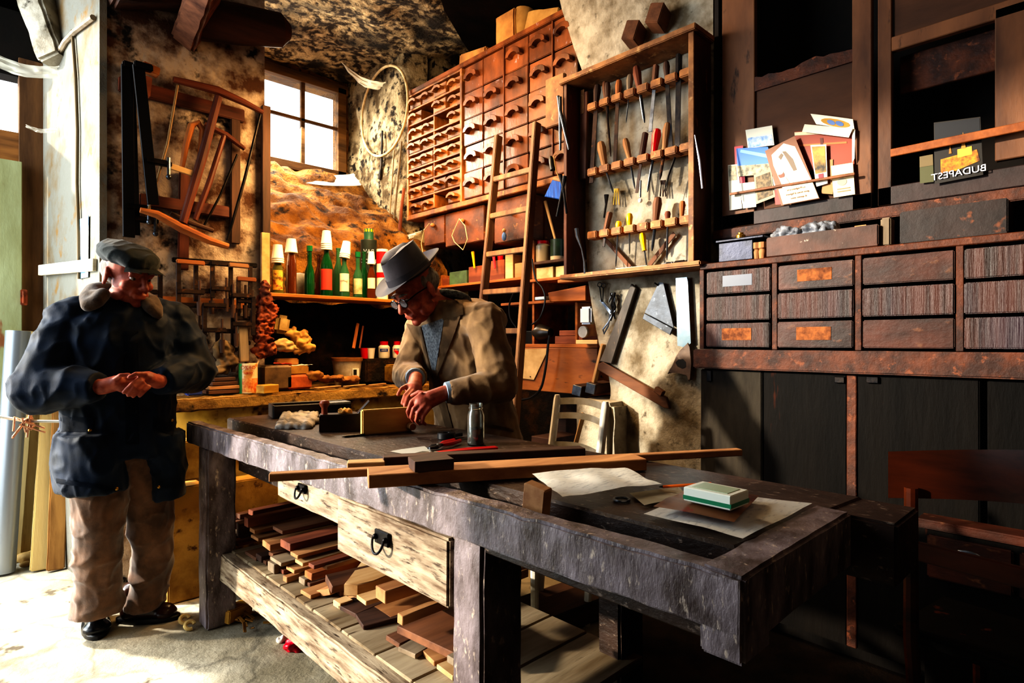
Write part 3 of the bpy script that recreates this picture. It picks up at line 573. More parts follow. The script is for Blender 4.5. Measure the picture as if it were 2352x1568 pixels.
pcs('inner_panel', ux(2052), Y0, zt - .18, zt - .03, EDGE, x0=XU + .09, x1=XU + .11, par=d2)
pcs('stile', ux(2285), Y0, 1.85, zt, par=d2)
m = MB(); m.bar(PX(2046, 352, XU - .036), PX(2420, 276, XU - .036), .012, .03, bev=.002); m.part('ledge_strip', wood('orange_batten', '#a8622c', '#7a4019', 'x', rough=.6), cp)
m = MB(); m.bar(PX(1676, 446, XU - .036), PX(1964, 399, XU - .036), .008, .011, bev=.002); m.part('card_rail', wood('card_rail', '#8a5530', '#5a331b', 'x'), cp)
# ---- postcards and pictures behind the rail
cc = lambda x, y: (1580 + .3828 * x, .3828 * y)
def card(label, P, X, colr, pics=(), name='postcard', cat='postcard', bend=0.0):
    def at(u, v): return A[0].lerp(A[1], u).lerp(A[3].lerp(A[2], u), v) + V((-bend * math.sin(math.pi * u), 0, 0))
    X = 2.652 - (2.655 - X) * 2.4
    A = [PX(*cc(*p), X) for p in P]
    m = MB(); m.grid(at, 6, 4); o = m.single(name, flat('card_' + colr, '#' + colr, rough=.45) if isinstance(colr, str) else colr, label, cat, 'cards tucked behind the cupboard rail')
    for i, (poly, c) in enumerate(pics):
        m = MB(); b = m.bm; b.faces.new([b.verts.new(at(u, v) + V((-.0012 - .0004 * i, 0, 0))) for u, v in poly])
        m.part('picture', c if not isinstance(c, str) else flat('ink_' + c, '#' + c, rough=.5), o)
    return o
rc = lambda u0, u1, v0, v1: [(u0, v0), (u1, v0), (u1, v1), (u0, v1)]
ov = lambda cx, cy, rx, ry, n=14: [(cx + rx * math.cos(2 * math.pi * k / n), cy + ry * math.sin(2 * math.pi * k / n)) for k in range(n)]
TOWN = M('printed_town', '#b7a888', '#5d5a4a', scale=60, rough=.5, bump=0, rnd=0); DUSK = M('printed_dusk', '#4a86c8', '#d6dde0', scale=25, rough=.5, bump=0, rnd=0)
card('small blue and white card, topmost behind the blue sky postcard', ((345, 780), (505, 752), (518, 870), (360, 890)), 2.652, 'd9d4c4', ((rc(.04, .96, .45, .97), DUSK),))
card('postcard with red edge behind the blue sky postcard', ((278, 880), (330, 872), (345, 1140), (292, 1150)), 2.651, 'b8283a')
card('seaside postcard with a broad blue sky over a white town', ((290, 890), (480, 880), (520, 1040), (300, 1060)), 2.649, '2f6fc0', ((rc(.0, 1, .62, 1), TOWN), ([(.15, .05), (1, .3), (1, .45), (.12, .15)], '7fb2e6')))
card('pale grey card with a village view at the cupboard edge', ((240, 990), (300, 985), (325, 1250), (250, 1262)), 2.650, 'cfc6b0', ((rc(.05, .8, .02, .35), TOWN),))
card('white card standing under the town postcard', ((310, 1100), (400, 1090), (410, 1240), (330, 1250)), 2.648, 'ddd6c6')
card('brown engraved street view card', ((395, 1050), (500, 1010), (525, 1180), (410, 1225)), 2.647, 'a08a6a', ((rc(.1, .9, .1, .9), M('engraving', '#8a7658', '#4a4034', scale=70, rough=.6, bump=0, rnd=0)),))
card('card with a red stripe beside the kneeling figure card', ((500, 1010), (560, 1000), (560, 1225), (525, 1228)), 2.6475, 'c22a22', ((rc(0, .4, 0, .6), 'e6e0d2'),))
card('large terracotta card behind the kneeling figure card', ((640, 790), (985, 770), (1000, 1000), (660, 1030)), 2.653, '8a3416', ((rc(.05, .9, .33, .38), 'c86a34'), (rc(.45, .5, .2, .9), '5a2010'), (rc(.0, .98, .02, .1), 'c9b89a')))
card('white curled card with a round gold and blue image, highest of the cards', ((735, 682), (990, 715), (1000, 780), (770, 745)), 2.650, 'e6ddc8', ((ov(.55, .6, .36, .38), 'b98a2c'), (ov(.45, .62, .1, .24), '5a78b0'), (ov(.66, .62, .1, .24), '5a78b0')), bend=.004)
card('folded grey white leaflet lying over the terracotta card', ((700, 745), (990, 770), (965, 825), (685, 790)), 2.6455, 'cfc6b2')
card('narrow card edge curling out at the right-most stile'.replace('right-most stile', 'door stile'), ((985, 770), (1003, 775), (1000, 950), (985, 975)), 2.649, 'efe6d2')
card('card with a dark saint picture and white border', ((735, 870), (830, 866), (838, 1100), (770, 1120)), 2.6465, 'dcd3c0', ((rc(.08, .92, .04, .7), M('dark_picture', '#2a201a', '#b08a3a', scale=18, rough=.5, bump=0, rnd=0)), (rc(.3, .7, .72, .9), '8a2a3a')))
card('cream card with printed crest low beside the door stile', ((858, 995), (990, 975), (1003, 1165), (875, 1185)), 2.6485, 'd3c29c', ((ov(.45, .55, .22, .12), '9a9484'), (rc(.2, .8, .75, .78), '8a7a5a'), (rc(.2, .8, .83, .86), '8a7a5a'), (rc(.0, 1, .32, .34), '8a7a5a')))
card('tan card tucked between the saint picture and the crest card', ((830, 960), (870, 955), (870, 1165), (800, 1160)), 2.6515, 'a8743c')
o = card('brown bordered card of a kneeling figure in a white cap facing a cross', ((462, 905), (640, 815), (790, 1190), (560, 1232)), 2.643, '7a4a2a', (
    ([(.16, .12), (.62, .03), (.9, .15), (.98, .7), (.2, .75), (.12, .3)], 'e2d7bd'), (rc(.06, .99, .72, .99), 'ded8b4'),
    ([(.5, .14), (.6, .16), (.72, .32), (.72, .5), (.62, .5), (.56, .3)], '6d5c4c'), ([(.34, .2), (.46, .16), (.5, .2), (.38, .26)], '6d5c4c'),
    (ov(.26, .5, .09, .055), '7a4630'), (ov(.25, .46, .09, .03), 'f0ebe0'), ([(.2, .55), (.36, .55), (.42, .72), (.18, .72)], 'efe8da')))
for k, (ln, w_) in enumerate((('La Preghiera e la', .74), ('gioia vicina al Signore', .81), ('di questo anno', .88))):
    A = [PX(*cc(*p), 2.624) for p in ((462, 905), (640, 815), (790, 1190), (560, 1232))]
    c_ = A[0].lerp(A[1], .52).lerp(A[3].lerp(A[2], .52), w_ + .04); xd = (A[2] - A[3]).normalized()
    m = MB(); m.text(ln, .011, frame(c_ + V((-.004, 0, 0)), xd, V((0, 0, 1))), mirror=True); m.part('lettering', flat('ink_brown', '#7a4a3a'), o)
c_ = card('dark night postcard of a lit castle with mirrored city name BUDAPEST', ((1475, 735), (1755, 700), (1772, 1048), (1480, 1104)), 2.649, '1d1712', (
    (rc(.02, .98, .02, .4), '12141c'), ([(.14, .62), (.9, .55), (.95, .75), (.45, .85), (.14, .85)], M('castle_glow', '#d98a1e', '#5a3210', scale=40, rough=.5, bump=0, rnd=0)),
    ([(.5, .5), (.8, .48), (.8, .62), (.5, .64)], 'e0a83c'), ([(.32, .55), (.35, .35), (.38, .55)], 'a06a28'), ([(.58, .5), (.63, .22), (.68, .5)], 'b07a30')))
A = [PX(*cc(*p), 2.634) for p in ((1494, 1062), (1756, 1012))]; m = MB(); m.text('BUDAPEST', .034, frame((A[0] + A[1]) / 2 + V((-.002, 0, 0)), A[1] - A[0], V((0, 0, 1))), mirror=True); m.part('lettering', flat('white_print', '#e6e2ee'), c_)
card('narrow green and brown card beside the night postcard', ((1390, 940), (1470, 925), (1475, 1090), (1392, 1100)), 2.6505, '4a4a2a', ((rc(.0, 1, 0, .4), '6a5a3a'),))
# ---- trays and things on the ledge of the drawer bank
kk = lambda x, y: (1580 + .4083 * x, 480 + .4083 * y)
ZL = 1.574
def ybox(name, l, r, z1, x0, x1, mat, label, cat, z0=ZL, **k):
    m = MB(); a = PX(*kk(l, 250), x0).y; b = PX(*kk(r, 250), x0).y; m.bx(x0, x1, b, a, z0, z1, bev=.005, **k); return m.single(name, mat, label, cat)
a, b = PX(*kk(172, 250), 2.51).y, PX(*kk(365, 250), 2.51).y
t = thing('metal_box', 'small blue-grey metal box with overhanging lid on the drawer bank ledge', 'box', (2.55, (a + b) / 2, ZL))
m = MB(); m.bx(2.51, 2.62, b, a, ZL, ZL + .085, bev=.003); m.part('box_body', M('bluish_tin', '#2c2f3d', '#1a1b22', rough=.4, metal=.5), t)
m = MB(); m.bx(2.50, 2.63, b - .05, a + .01, ZL + .086, ZL + .098, bev=.003); m.part('lid', M('bluish_tin', '#2c2f3d'), t)
m = MB(); m.lathe([(.02, 0), (.02, .015), (.012, .02), (.012, .026), (0, .026)], Matrix.Translation((2.54, PX(*kk(297, 180), 2.54).y, ZL + .099))); m.single('brass_stopper', BRASS, 'small brass coloured cap standing on the metal box', 'cap')
for i, x in enumerate((382, 412)):
    p = PX(*kk(x, 290), 2.515); m = MB(); m.lathe([(.015, 0), (.018, .03), (.014, .04), (.02, .045), (.02, .07), (0, .072)], Matrix.Translation((2.53, p.y, ZL)) , 10); m.single('turned_peg', W('tan', 'z'), ('turned tan peg beside the metal box', 'second turned tan peg, next to the dark wooden tray')[i], 'peg')
def tray(label, l, r, x0, x1, z0, h, mat, name='wooden_tray'):
    a, b = PX(*kk(l, 200), x0).y, PX(*kk(r, 200), x0).y; t = thing(name, label, 'tray', ((x0 + x1) / 2, (a + b) / 2, z0))
    m = MB(); m.bx(x0, x1, b, a, z0, z0 + .01); m.part('bottom', mat, t)
    for (p, q, u, v) in ((x0, x0 + .014, b, a), (x1 - .014, x1, b, a), (x0 + .014, x1 - .014, a - .014, a), (x0 + .014, x1 - .014, b, b + .014)):
        m = MB(); m.bx(p, q, u, v, z0, z0 + h, bev=.004, wear=.001, cuts=6); m.part('side_wall', mat, t)
tray('scuffed brown wooden tray holding a plastic bag on the ledge', 440, 1070, 2.50, 2.64, ZL, .082, M('tray_wood', '#58372a', '#38231a', scale=5, c3='#b0a090', s3=30, t3=(.68, .72), rough=.55))
tray('long dark empty drawer box standing on the ledge beyond the block', 1190, 1800, 2.52, 2.65, ZL, .118, M('dark_tray_wood', '#2b1c18', '#1a1110', scale=5, c3='#6a3c22', s3=14, t3=(.62, .7), rough=.5), 'drawer_box')
m = MB(); p = PX(*kk(650, 150), 2.57)
for k in range(7): m.ell((2.57 + rng.uniform(-.02, .02), p.y + (k - 3) * .034, ZL + .09 + rng.uniform(0, .012)), (.035, .035, .03))
r_ = remesh(m, .006, 2, lambda c, n: noise.noise(c * 55) * .016); r_.single('plastic_bag', M('clear_plastic_film', '#a9adb6', '#70747e', scale=20, rough=.15, trans=.3, bump=.4), 'crumpled clear plastic bag lying in the scuffed brown tray', 'bag')
for i, x in enumerate((845, 975)):
    p = PX(*kk(x, 150), 2.56); m = MB(); m.bx(2.54, 2.59, p.y - .028, p.y + .028, ZL + .012, ZL + .085 + .008 * i, bev=.008); m.single('wood_scrap', W('tan' if i else 'pale'), ('rounded pale scrap beside the plastic bag in the tray', 'flat tan scrap at the end of the scuffed tray')[i], 'wood scrap')
ybox('wood_block', 1082, 1140, ZL + .105, 2.52, 2.58, W('grey', 'z'), 'upright worn block between the scuffed tray and the dark drawer box', 'wood block')
# ---- brown chair in the front and the low drawers behind it
DK = wood('polished_brown', '#4a200e', '#220f08', 'y', rough=.25, bump=.05, rnd=0)
ch = thing('wooden_chair', 'dark polished wooden chair with broad curved top rail beside the bench end', 'chair', (2.0, .2, 0))
a, b = PD(2040, 1090, 1.60), PD(2420, 1098, 1.32); n_ = V((0, 0, 1)).cross(b - a).normalized()
def railf(u, v): return a.lerp(b, u) + n_ * .03 * math.sin(u * math.pi) + V((0, 0, (v - .5) * .125))
m = MB(); m.grid(railf, 16, 4, .018); m.part('top_rail', DK, ch)
s_ = (b - a).normalized(); fl = [a + s_ * .06 - n_ * .01, b - s_ * .02 - n_ * .01]
for p in fl:
    m = MB(); m.tube([V((p.x, p.y, .84)), V((p.x, p.y, .45)) , V((p.x - .02, p.y - .03, .0))], [.016, .018, .015], 10); m.part('back_leg', DK, ch)
sq = V((0, 0, 1)).cross(s_).normalized() * -1 if n_.y > 0 else n_
fw = V((s_.y, -s_.x, 0)); fw = fw if fw.x < 0 or True else -fw
for p in fl:
    q = p + V((.30, -.10, 0)); m = MB(); m.tube([V((q.x, q.y, .45)), V((q.x, q.y, 0))], [.018, .015], 10); m.part('front_leg', DK, ch)
c_ = (fl[0] + fl[1]) / 2 + V((.15, -.05, 0)); m = MB(); m.box((c_.x, c_.y, .455), (.40, .32, .03), rot=(0, 0, math.atan2(s_.y, s_.x)), bev=.01); m.part('seat', CBK, ch)
m = MB(); m.bar(V((fl[0].x, fl[0].y, .68)), V((fl[1].x, fl[1].y, .68)), .014, .05, bev=.004); m.part('lower_rail', DK, ch)
lc = thing('low_drawer_chest', 'low dark chest with two drawers and a pale oval plate behind the polished chair', 'chest', (2.42, .1, 0))
m = MB(); m.bx(2.37, 2.448, -.3, .48, 0, .60, bev=.006); m.part('carcass', CBK, lc); m = MB(); m.bx(2.35, 2.448, -.32, .50, .60, .63, bev=.005); m.part('top_board', CW, lc)
for y0, y1 in ((.25, .47), (-.1, .235)):
    m = MB(); m.bx(2.355, 2.39, y0, y1, .44, .58, bev=.005); d = m.part('drawer', CW, lc); m = MB(); m.ell((2.354, (y0 + y1) / 2, .535), (.004, .038, .02)); m.part('oval_plate', STEEL, d)
# ================================================================ big chest of drawers hung in the niche
CHW = M('chest_wood', '#7c4724', '#3f2110', scale=6, st=(1, 1, .5), lo=.36, hi=.64, c3='#a8a0b0', s3=26, t3=(.66, .76), rough=.33, bump=.25, rnd=.12, spec=.5)
SMW = M('small_drawer_wood', '#9a6230', '#54300f', scale=7, st=(1, 1, .5), c3='#b98a4a', s3=22, t3=(.62, .72), rough=.55, bump=.3, rnd=.14)
XC = 2.70
cy = lambda px: PX(px, 300, XC).y
yL, yM, yR = cy(938), cy(1062), cy(1328)
zB, zT = 2.235, 3.18
nest = thing('drawer_chest', 'large wall-hung chest of many small and large drawers with arched wooden pulls', 'drawer cabinet', (2.9, (yL + yR) / 2, zB - .03))
m = MB(); m.bx(3.1, 3.14, yR, yL, zB - .05, zT + .03, bev=0); m.part('back_board', CBK, nest)
m = MB(); m.bx(XC - .02, 3.12, yR, yL, zT, zT + .035, bev=.004, wear=.002, cuts=20); m.part('top_board', CHW, nest)
m = MB(); m.bx(XC - .02, 3.12, yR, yL, zB - .05, zB - .012, bev=.004, wear=.002, cuts=20); m.part('bottom_board', SMW, nest)
for y in (yL - .012, yM):
    m = MB(); m.bx(XC - .015, 3.12, y - .012, y + .012, zB - .012, zT, bev=.002); m.part('side_board', SMW, nest)
def arch_poly(w, h, t, n=10):
    o = [(w / 2 * math.cos(math.pi * k / n), h * math.sin(math.pi * k / n) ** .7) for k in range(n + 1)]
    i = [((w / 2 - t) * math.cos(math.pi * k / n), (h - t) * math.sin(math.pi * k / n) ** .7) for k in range(n, -1, -1)]
    return o + i
def drawer(y1, y0, z0, z1, mat, hw, hh, dx=0.0, tilt=0.0, handle=True):
    m = MB(); yc, zc = (y0 + y1) / 2, (z0 + z1) / 2
    m.box((XC + .13 + dx, yc, zc), (.26, y1 - y0, z1 - z0), rot=(tilt, 0, 0), bev=.004); d = m.part('drawer', mat, nest)
    if handle:
        m = MB(); m.prism(arch_poly(hw, hh, hh * .55), .042, frame(V((XC + dx - .020, yc, zc - .012)), (0, -1, 0), (0, 0, 1)), bev=.002)
        h = m.part('handle', mat, d)
rng.seed(5)
# left bank: eight rows of four small drawers with ledges between the rows
n, rh = 8, (zT - zB) / 8
cw = (yL - yM - .04) / 4
for r in range(n):
    z0 = zB + r * rh
    m = MB(); m.bx(XC - .012, XC + .3, yM, yL, z0 + rh - .014, z0 + rh, bev=.002, wear=.002, cuts=8); m.part('ledge', SMW, nest)
    for c in range(4):
        y1 = yL - .026 - c * cw - (.006 if c > 1 else 0)
        if (r, c) in ((5, 2), (6, 1), (0, 2)): continue
        drawer(y1 - .004, y1 - cw + .008, z0 + .004, z0 + rh - .03, SMW, cw * .66, .034, rng.uniform(-.014, .012), rng.uniform(-.02, .02))
m = MB(); m.bx(XC - .008, XC + .3, yL - .026 - 2 * cw - .012, yL - .026 - 2 * cw + .002, zB, zT, bev=.002); m.part('divider', SMW, nest)
bounds = [cy(p) for p in (1066, 1110, 1159, 1214, 1271, 1326)]
for c in range(5):
    for r in range(5):
        rh = (zT - zB) / 5; z0 = zB + r * rh
        drawer(bounds[c] - .003, bounds[c + 1] + .003, z0 + .003, z0 + rh - .004, CHW, .135, .052, rng.uniform(-.005, .005), 0, not (c == 1 and r == 4))
for px in (1062, 1159, 1271):
    m = MB(); y = cy(px); m.bx(XC - .012, XC + .3, y - .006, y + .006, zB, zT, bev=.002); m.part('divider', CHW, nest)
# deep boxes hung below the chest
BXW = M('box_brown', '#6b3c1e', '#3a1f10', scale=5, st=(.4, 1, 1), c3='#8a5a2c', s3=20, t3=(.6, .7), rough=.5, bump=.2)
hung = []
for (a, b, za, zb, lab) in ((974, 1021, 492, 566, 'small brown wooden drawer box hung under the chest with a wire loop'), (1023, 1112, 484, 568, 'wide brown drawer box hung under the chest beside the ladder'),
                            (1135, 1216, 470, 560, 'brown drawer box hanging behind the ladder rungs')):
    p, q = PX(a, zb, 2.72), PX(b, za, 2.72); z1 = zB - .06
    m = MB(); m.bx(2.72, 3.05, q.y, p.y, p.z, z1, bev=.005, wear=.001, cuts=5); t = m.single('drawer_box', BXW, lab, 'box')
    m = MB(); c = V((2.705, (p.y + q.y) / 2, (p.z + z1) / 2 + .04)); m.ell(c, (.02, .016, .016)); m.part('knob', W('tan'), t); hung.append(c)
def wire(label, c, pts, name='wire_loop', mat=None, r=.003, cat='wire'):
    m = MB(); m.tube([c + V(p) for p in pts], r, 6); return m.single(name, mat or flat('pale_string', '#b9a98a', rough=.7), label, cat)
wire('pale string loop hanging from the small hung drawer box', hung[0] - V((.03, 0, 0)), [(0, .0, .01), (-.004, .06, -.03), (-.004, .10, -.13), (-.004, .08, -.20)], 'string_loop', cat='string')
wire('pale cord hung in a triangle from the wide drawer box knob', hung[1] - V((.03, 0, 0)), [(0, 0, .01), (-.004, .08, -.1), (-.004, .05, -.15), (-.004, -.05, -.22), (-.006, -.1, -.15), (-.004, -.07, -.05), (0, 0, .01)], 'cord_loop', cat='string')
c = PX(1158, 538, 2.68); t = thing('hanging_trinket', 'little blue and tan trinket hanging on the box behind the ladder', 'trinket', c)
m = MB(); m.ell(c - V((0, 0, .015)), (.014, .018, .03)); m.part('trinket_base', flat('trinket_blue', '#5a7fc0'), t); m = MB(); m.ell(c + V((0, 0, .025)), (.012, .014, .014)); m.part('trinket_top', flat('trinket_tan', '#caa472'), t)
# on top of the chest
m = MB(); a, b = PX(1142, 108, 2.78), PX(1172, 100, 2.78); m.bx(2.76, 2.95, b.y - .06, a.y, zT + .036, 3.46, bev=.01, wear=.004, cuts=4); m.single('paper_bag', CARD, 'tall brown paper bag standing on the chest of drawers under the ceiling', 'paper bag')
m = MB(); m.cyl((2.84, PX(1196, 80, 2.84).y, zT + .036), (2.84, PX(1200, 0, 2.84).y - .02, 3.46), .065); m.single('paper_roll', M('kraft_paper', '#b08a4e', '#8a6431', scale=4, rough=.85), 'upright roll of brown paper beside the tall paper bag on the chest', 'paper roll')
m = MB(); p = PX(1245, 40, 2.8); m.box((2.86, p.y, zT + .11), (.16, .26, .14), rot=(.25, 0, .1), bev=.006, wear=.01, cuts=5); m.single('folded_package', M('kraft_paper', '#b08a4e'), 'crumpled folded brown package on top of the chest by the plaster edge', 'package')
m = MB(); a = PX(1090, 120, 2.78); m.box((2.9, a.y, zT + .09), (.3, .30, .1), rot=(.12, 0, 0), bev=.012, wear=.008, cuts=5); m.single('cardboard_box', CARD, 'squashed tan cardboard box at the low end of the chest top', 'box')
# ================================================================ ladder
LW = wood('ladder_wood', '#8a6a4a', '#54392a', 'z', rough=.6)
LD = thing('ladder', 'old wooden ladder leaning against the chest of drawers', 'ladder', (2.42, 2.69, 0))
rl = []
for (px, py) in ((1145, 312), (1233, 282)):
    top = PX(px, py, 2.62); bot = V((2.36, top.y + (.06 if px < 1200 else .0), 0)); rl.append((bot, top))
    m = MB(); m.bar(bot, top, .055, .03, up=(0, 1, 0), bev=.004); m.part('rail', LW, LD)
for py in (385, 477, 572, 665, 760, 860):
    t_ = (PX(1205, py, 2.52).z) / rl[1][1].z; a, b = rl[0][0].lerp(rl[0][1], t_), rl[1][0].lerp(rl[1][1], t_)
    m = MB(); m.bar(a - V((.012, 0, 0)), b - V((.012, 0, 0)), .022, .034, bev=.004); m.part('rung', LW, LD)
# ================================================================ wall case with tool racks
XF = 2.49
KX = lambda x, y, X=2.575: PX(1180 + .4082 * x, .4082 * y, X)
CS = M('case_wood', '#5d3018', '#321809', scale=6, st=(1, 1, .3), c3='#7a4a26', s3=22, t3=(.6, .7), rough=.55, bump=.2, rnd=.05)
CE = M('case_edge', '#9a6a3c', '#5f3a1d', scale=8, c3='#b08a5a', s3=26, t3=(.6, .7), rough=.6, bump=.2, rnd=.05)
yl, yr, zb, zt = PX(1298, 400, XF).y, PX(1588, 400, XF).y, 1.567, 2.645
case = thing('tool_case', 'tall open wooden wall case holding rows of hand tools', 'tool rack', (2.57, (yl + yr) / 2, zb))
m = MB(); m.bx(XF, 2.655, yl - .012, yl + .012, zb + .02, zt, bev=.003, wear=.0015, cuts=12); m.part('side_board', CS, case)
m = MB(); m.bx(XF, 2.655, yr - .012, yr + .012, zb + .02, zt, bev=.003, wear=.0015, cuts=12); m.part('side_board', CS, case)
m = MB(); m.bx(XF - .02, 2.655, yr - .03, yl + .03, zt, zt + .03, bev=.004, wear=.002, cuts=14); m.part('top_board', CE, case)
m = MB(); m.bx(XF - .03, 2.655, yr - .06, yl + .02, zb - .005, zb + .02, bev=.006, wear=.002, cuts=14); m.part('bottom_shelf', CE, case)
m = MB(); m.bx(XF - .004, XF + .004, yr - .014, yr + .014, zb + .02, zt, bev=.002); m.part('edge_strip', CE, case)
rackz = (2.50, 2.145, 1.80); RKW = M('rack_wood', '#a8703a', '#6f4420', scale=12, c3='#c29258', s3=30, t3=(.6, .7), rough=.6, bump=.2, rnd=.05)
for z in rackz:
    m = MB(); ya, yb = yl - .10, yr + .025; m.bx(2.605, 2.62, yb, ya, z - .018, z + .018); k = 8; w_ = (ya - yb) / k
    for i in range(k): m.bx(2.545, 2.61, yb + i * w_ + .008, yb + (i + 1) * w_ - .008, z - .02 + rng.uniform(-.002, .002), z + .02, bev=.005)
    m.part('rack', RKW, case)
m = MB(); m.bar(KX(400, 520, 2.60), KX(392, 1010, 2.60), .02, .05, up=(0, 1, 0)); m.part('inner_batten', CS, case)
def tool(name, label, cat, h0, h1, tip, hm, bm, hr=.011, br=.005, kind='round', group='hand tools in the wall case'):
    a, b, c = KX(*h0), KX(*h1), KX(*tip); hr *= 1.35; br *= 1.2
    t = thing(name, label, cat, b, group=group); m = MB()
    d = b - a
    if kind == 'flat': m.bar(a, b, .032, .022, up=(0, 1, 0), bev=.004)
    else: m.tube([a, a + d * .04, a + d * .25, a + d * .6, a + d * .9, b], [hr * .5, hr * .85, hr * 1.15, hr * .9, hr * .75, hr * .85], 10)
    m.part('handle', hm, t); m = MB()
    if kind == 'flat' or br > .0085: m.bar(b, c, br * 2.2, .004, up=(1, 0, 0), bev=.001)
    else: m.tube([b, b.lerp(c, .85), c], [br, br * .9, br * .35], 8)
    m.part('blade', bm, t); return t
HB, HT, HD, HO = W('brown', 'z'), W('tan', 'z'), W('dark', 'z'), W('orange', 'z')
tool('rasp', 'long black rasp with dark brown handle, first on the top rack', 'rasp', (472, 475), (462, 610), (436, 1030), HD, RUST, .014, .011)
tool('chisel', 'slim chisel with brown handle beside the long black rasp', 'chisel', (512, 458), (522, 590), (546, 880), HB, RUST)
tool('spokeshave_blade', 'small dark handled tool beside the slim chisel, top rack', 'tool', (528, 462), (528, 590), (532, 640), HD, IRON)
tool('paring_chisel', 'long straight chisel with flat brown handle on the top rack', 'chisel', (592, 448), (584, 575), (568, 932), HO, RUST, .012, .009)
tool('hook_tool', 'hooked thin tool with grey handle on the top rack', 'hook tool', (655, 418), (648, 540), (632, 690), W('grey', 'z'), STEEL, .012, .003)
tool('file', 'file with turned reddish handle in the middle of the top rack', 'file', (688, 372), (712, 525), (736, 690), W('red', 'z'), STEEL, .014, .007)
tool('firmer_chisel', 'chisel with broad flat brown handle near the end of the top rack', 'chisel', (802, 365), (790, 500), (768, 742), HB, STEEL, .012, .008, 'flat')
tool('long_file', 'very dark long file next to the last block of the top rack', 'file', (858, 345), (864, 470), (884, 832), HD, IRON, .011, .009)
tool('flat_file', 'long flat black file hanging against the case side', 'file', (930, 305), (928, 430), (920, 850), IRON, IRON, .010, .011, 'flat')
tool('bulb_handle_gouge', 'gouge with pale bulbous handle, first on the middle rack', 'gouge', (488, 798), (514, 945), (560, 1085), HT, STEEL, .016, .005)
tool('turning_gouge', 'thin gouge with slender pale handle on the middle rack', 'gouge', (626, 780), (654, 905), (682, 1062), HT, STEEL, .012, .005)
tool('dark_chisel', 'chisel with dark square handle beside the red screwdriver', 'chisel', (742, 745), (720, 882), (692, 1085), HD, RUST, .014, .007, 'flat')
tool('screwdriver', 'screwdriver with bright red handle on the middle rack', 'screwdriver', (808, 724), (788, 868), (752, 1080), flat('clear_red', '#d01020', rough=.15), STEEL, .015, .006)
tool('pale_chisel', 'chisel with pale split handle at the end of the middle rack', 'chisel', (866, 690), (848, 845), (822, 1010), HT, RUST, .013, .007)
tool('try_square_blade', 'plain brown handled tool, first on the bottom rack', 'tool', (542, 1192), (516, 1305), (505, 1388), HB, IRON, .013, .006, 'flat')
tool('screwdriver', 'screwdriver with yellow handle, longest shaft on the bottom rack', 'screwdriver', (592, 1243), (586, 1310), (574, 1500), YELP, STEEL, .011, .0035)
tool('screwdriver', 'screwdriver with black striped yellow handle on the bottom rack', 'screwdriver', (651, 1200), (651, 1285), (652, 1430), YELP, STEEL, .012, .0035)
tool('screwdriver', 'yellow screwdriver hanging under the bottom rack', 'screwdriver', (722, 1310), (736, 1410), (748, 1495), YELP, STEEL, .011, .0035)
tool('wood_chisel', 'big chisel with brown handle near the end of the bottom rack', 'chisel', (812, 1108), (796, 1262), (778, 1412), HB, STEEL, .015, .007)
tool('screwdriver', 'small screwdriver with reddish handle and white shaft on the bottom rack', 'screwdriver', (866, 1188), (866, 1250), (862, 1462), W('red', 'z'), STEEL, .010, .0045)
tool('bradawl', 'short stubby tan handled awl at the end of the bottom rack', 'awl', (950, 1130), (945, 1225), (943, 1260), HO, STEEL, .010, .004)
def strip(name, label, cat, a, b, w, mat, X=2.60, th=.006):
    m = MB(); m.bar(KX(*a, X), KX(*b, X), w, th, up=(1, 0, 0), bev=.001); return m.single(name, mat, label, cat)
strip('wooden_lath', 'brown lath slanting down from the bottom rack to the shelf middle', 'lath', (515, 1345), (655, 1502), .022, HB, 2.63)
strip('wooden_lath', 'brown lath slanting the other way, its foot meeting the first lath', 'lath', (905, 1312), (762, 1492), .024, HB, 2.632)
strip('file_stub', 'brown flat tool standing close to the case side on the top rack', 'tool', (388, 505), (386, 640), .024, CE, 2.59)
t = thing('compass', 'pair of iron dividers hanging from the middle rack end', 'dividers', KX(905, 890), group='hand tools in the wall case')
for e in ((842, 1090), (858, 1075)):
    m = MB(); m.tube([KX(908, 885), KX(870, 990), KX(*e)], [.006, .005, .002], 8); m.part('compass_arm', IRON, t)
def hung_bits(label, px, name='key_bunch', mat=BRASS):
    t = thing(name, label, 'keys', KX(*px, 2.63))
    for k in range(3):
        m = MB(); a = KX(px[0] + (k - 1) * 8, px[1], 2.63); b = KX(px[0] + (k - 1) * 16, px[1] + 90, 2.63); m.tube([a, a.lerp(b, .3), b], [.008, .003, .004], 6); m.part('key', mat, t)
hung_bits('bunch of brass bits hanging on the plaster under the middle rack', (578, 1062)); hung_bits('dark bits hanging on the plaster at the end of the middle rack', (840, 1015), mat=RUST)
t = thing('drill_bit', 'dark bit brace with round head hanging under the first gouge', 'tool', KX(516, 1095, 2.62)); m = MB(); m.tube([KX(522, 1095, 2.62), KX(520, 1150, 2.62), KX(508, 1225, 2.62)], [.014, .006, .005], 8); m.part('shaft', IRON, t)
t = thing('plumb_bob', 'small tool ending in a white round knob under the middle rack', 'tool', KX(712, 1020, 2.62)); m = MB(); m.cyl(KX(714, 1015, 2.62), KX(712, 1110, 2.62), .005); m.part('stem', STEEL, t); m = MB(); m.ell(KX(712, 1128, 2.62), .012); m.part('knob', flat('white_enamel', '#efeee6', rough=.2), t)
a, b = KX(838, 1482, 2.56), KX(966, 1440, 2.56); b.z = a.z + .01; a.z = zb + .032; b.z = zb + .036; pincers(a, b, IRON, 'black iron pliers lying on the case bottom shelf', .01)
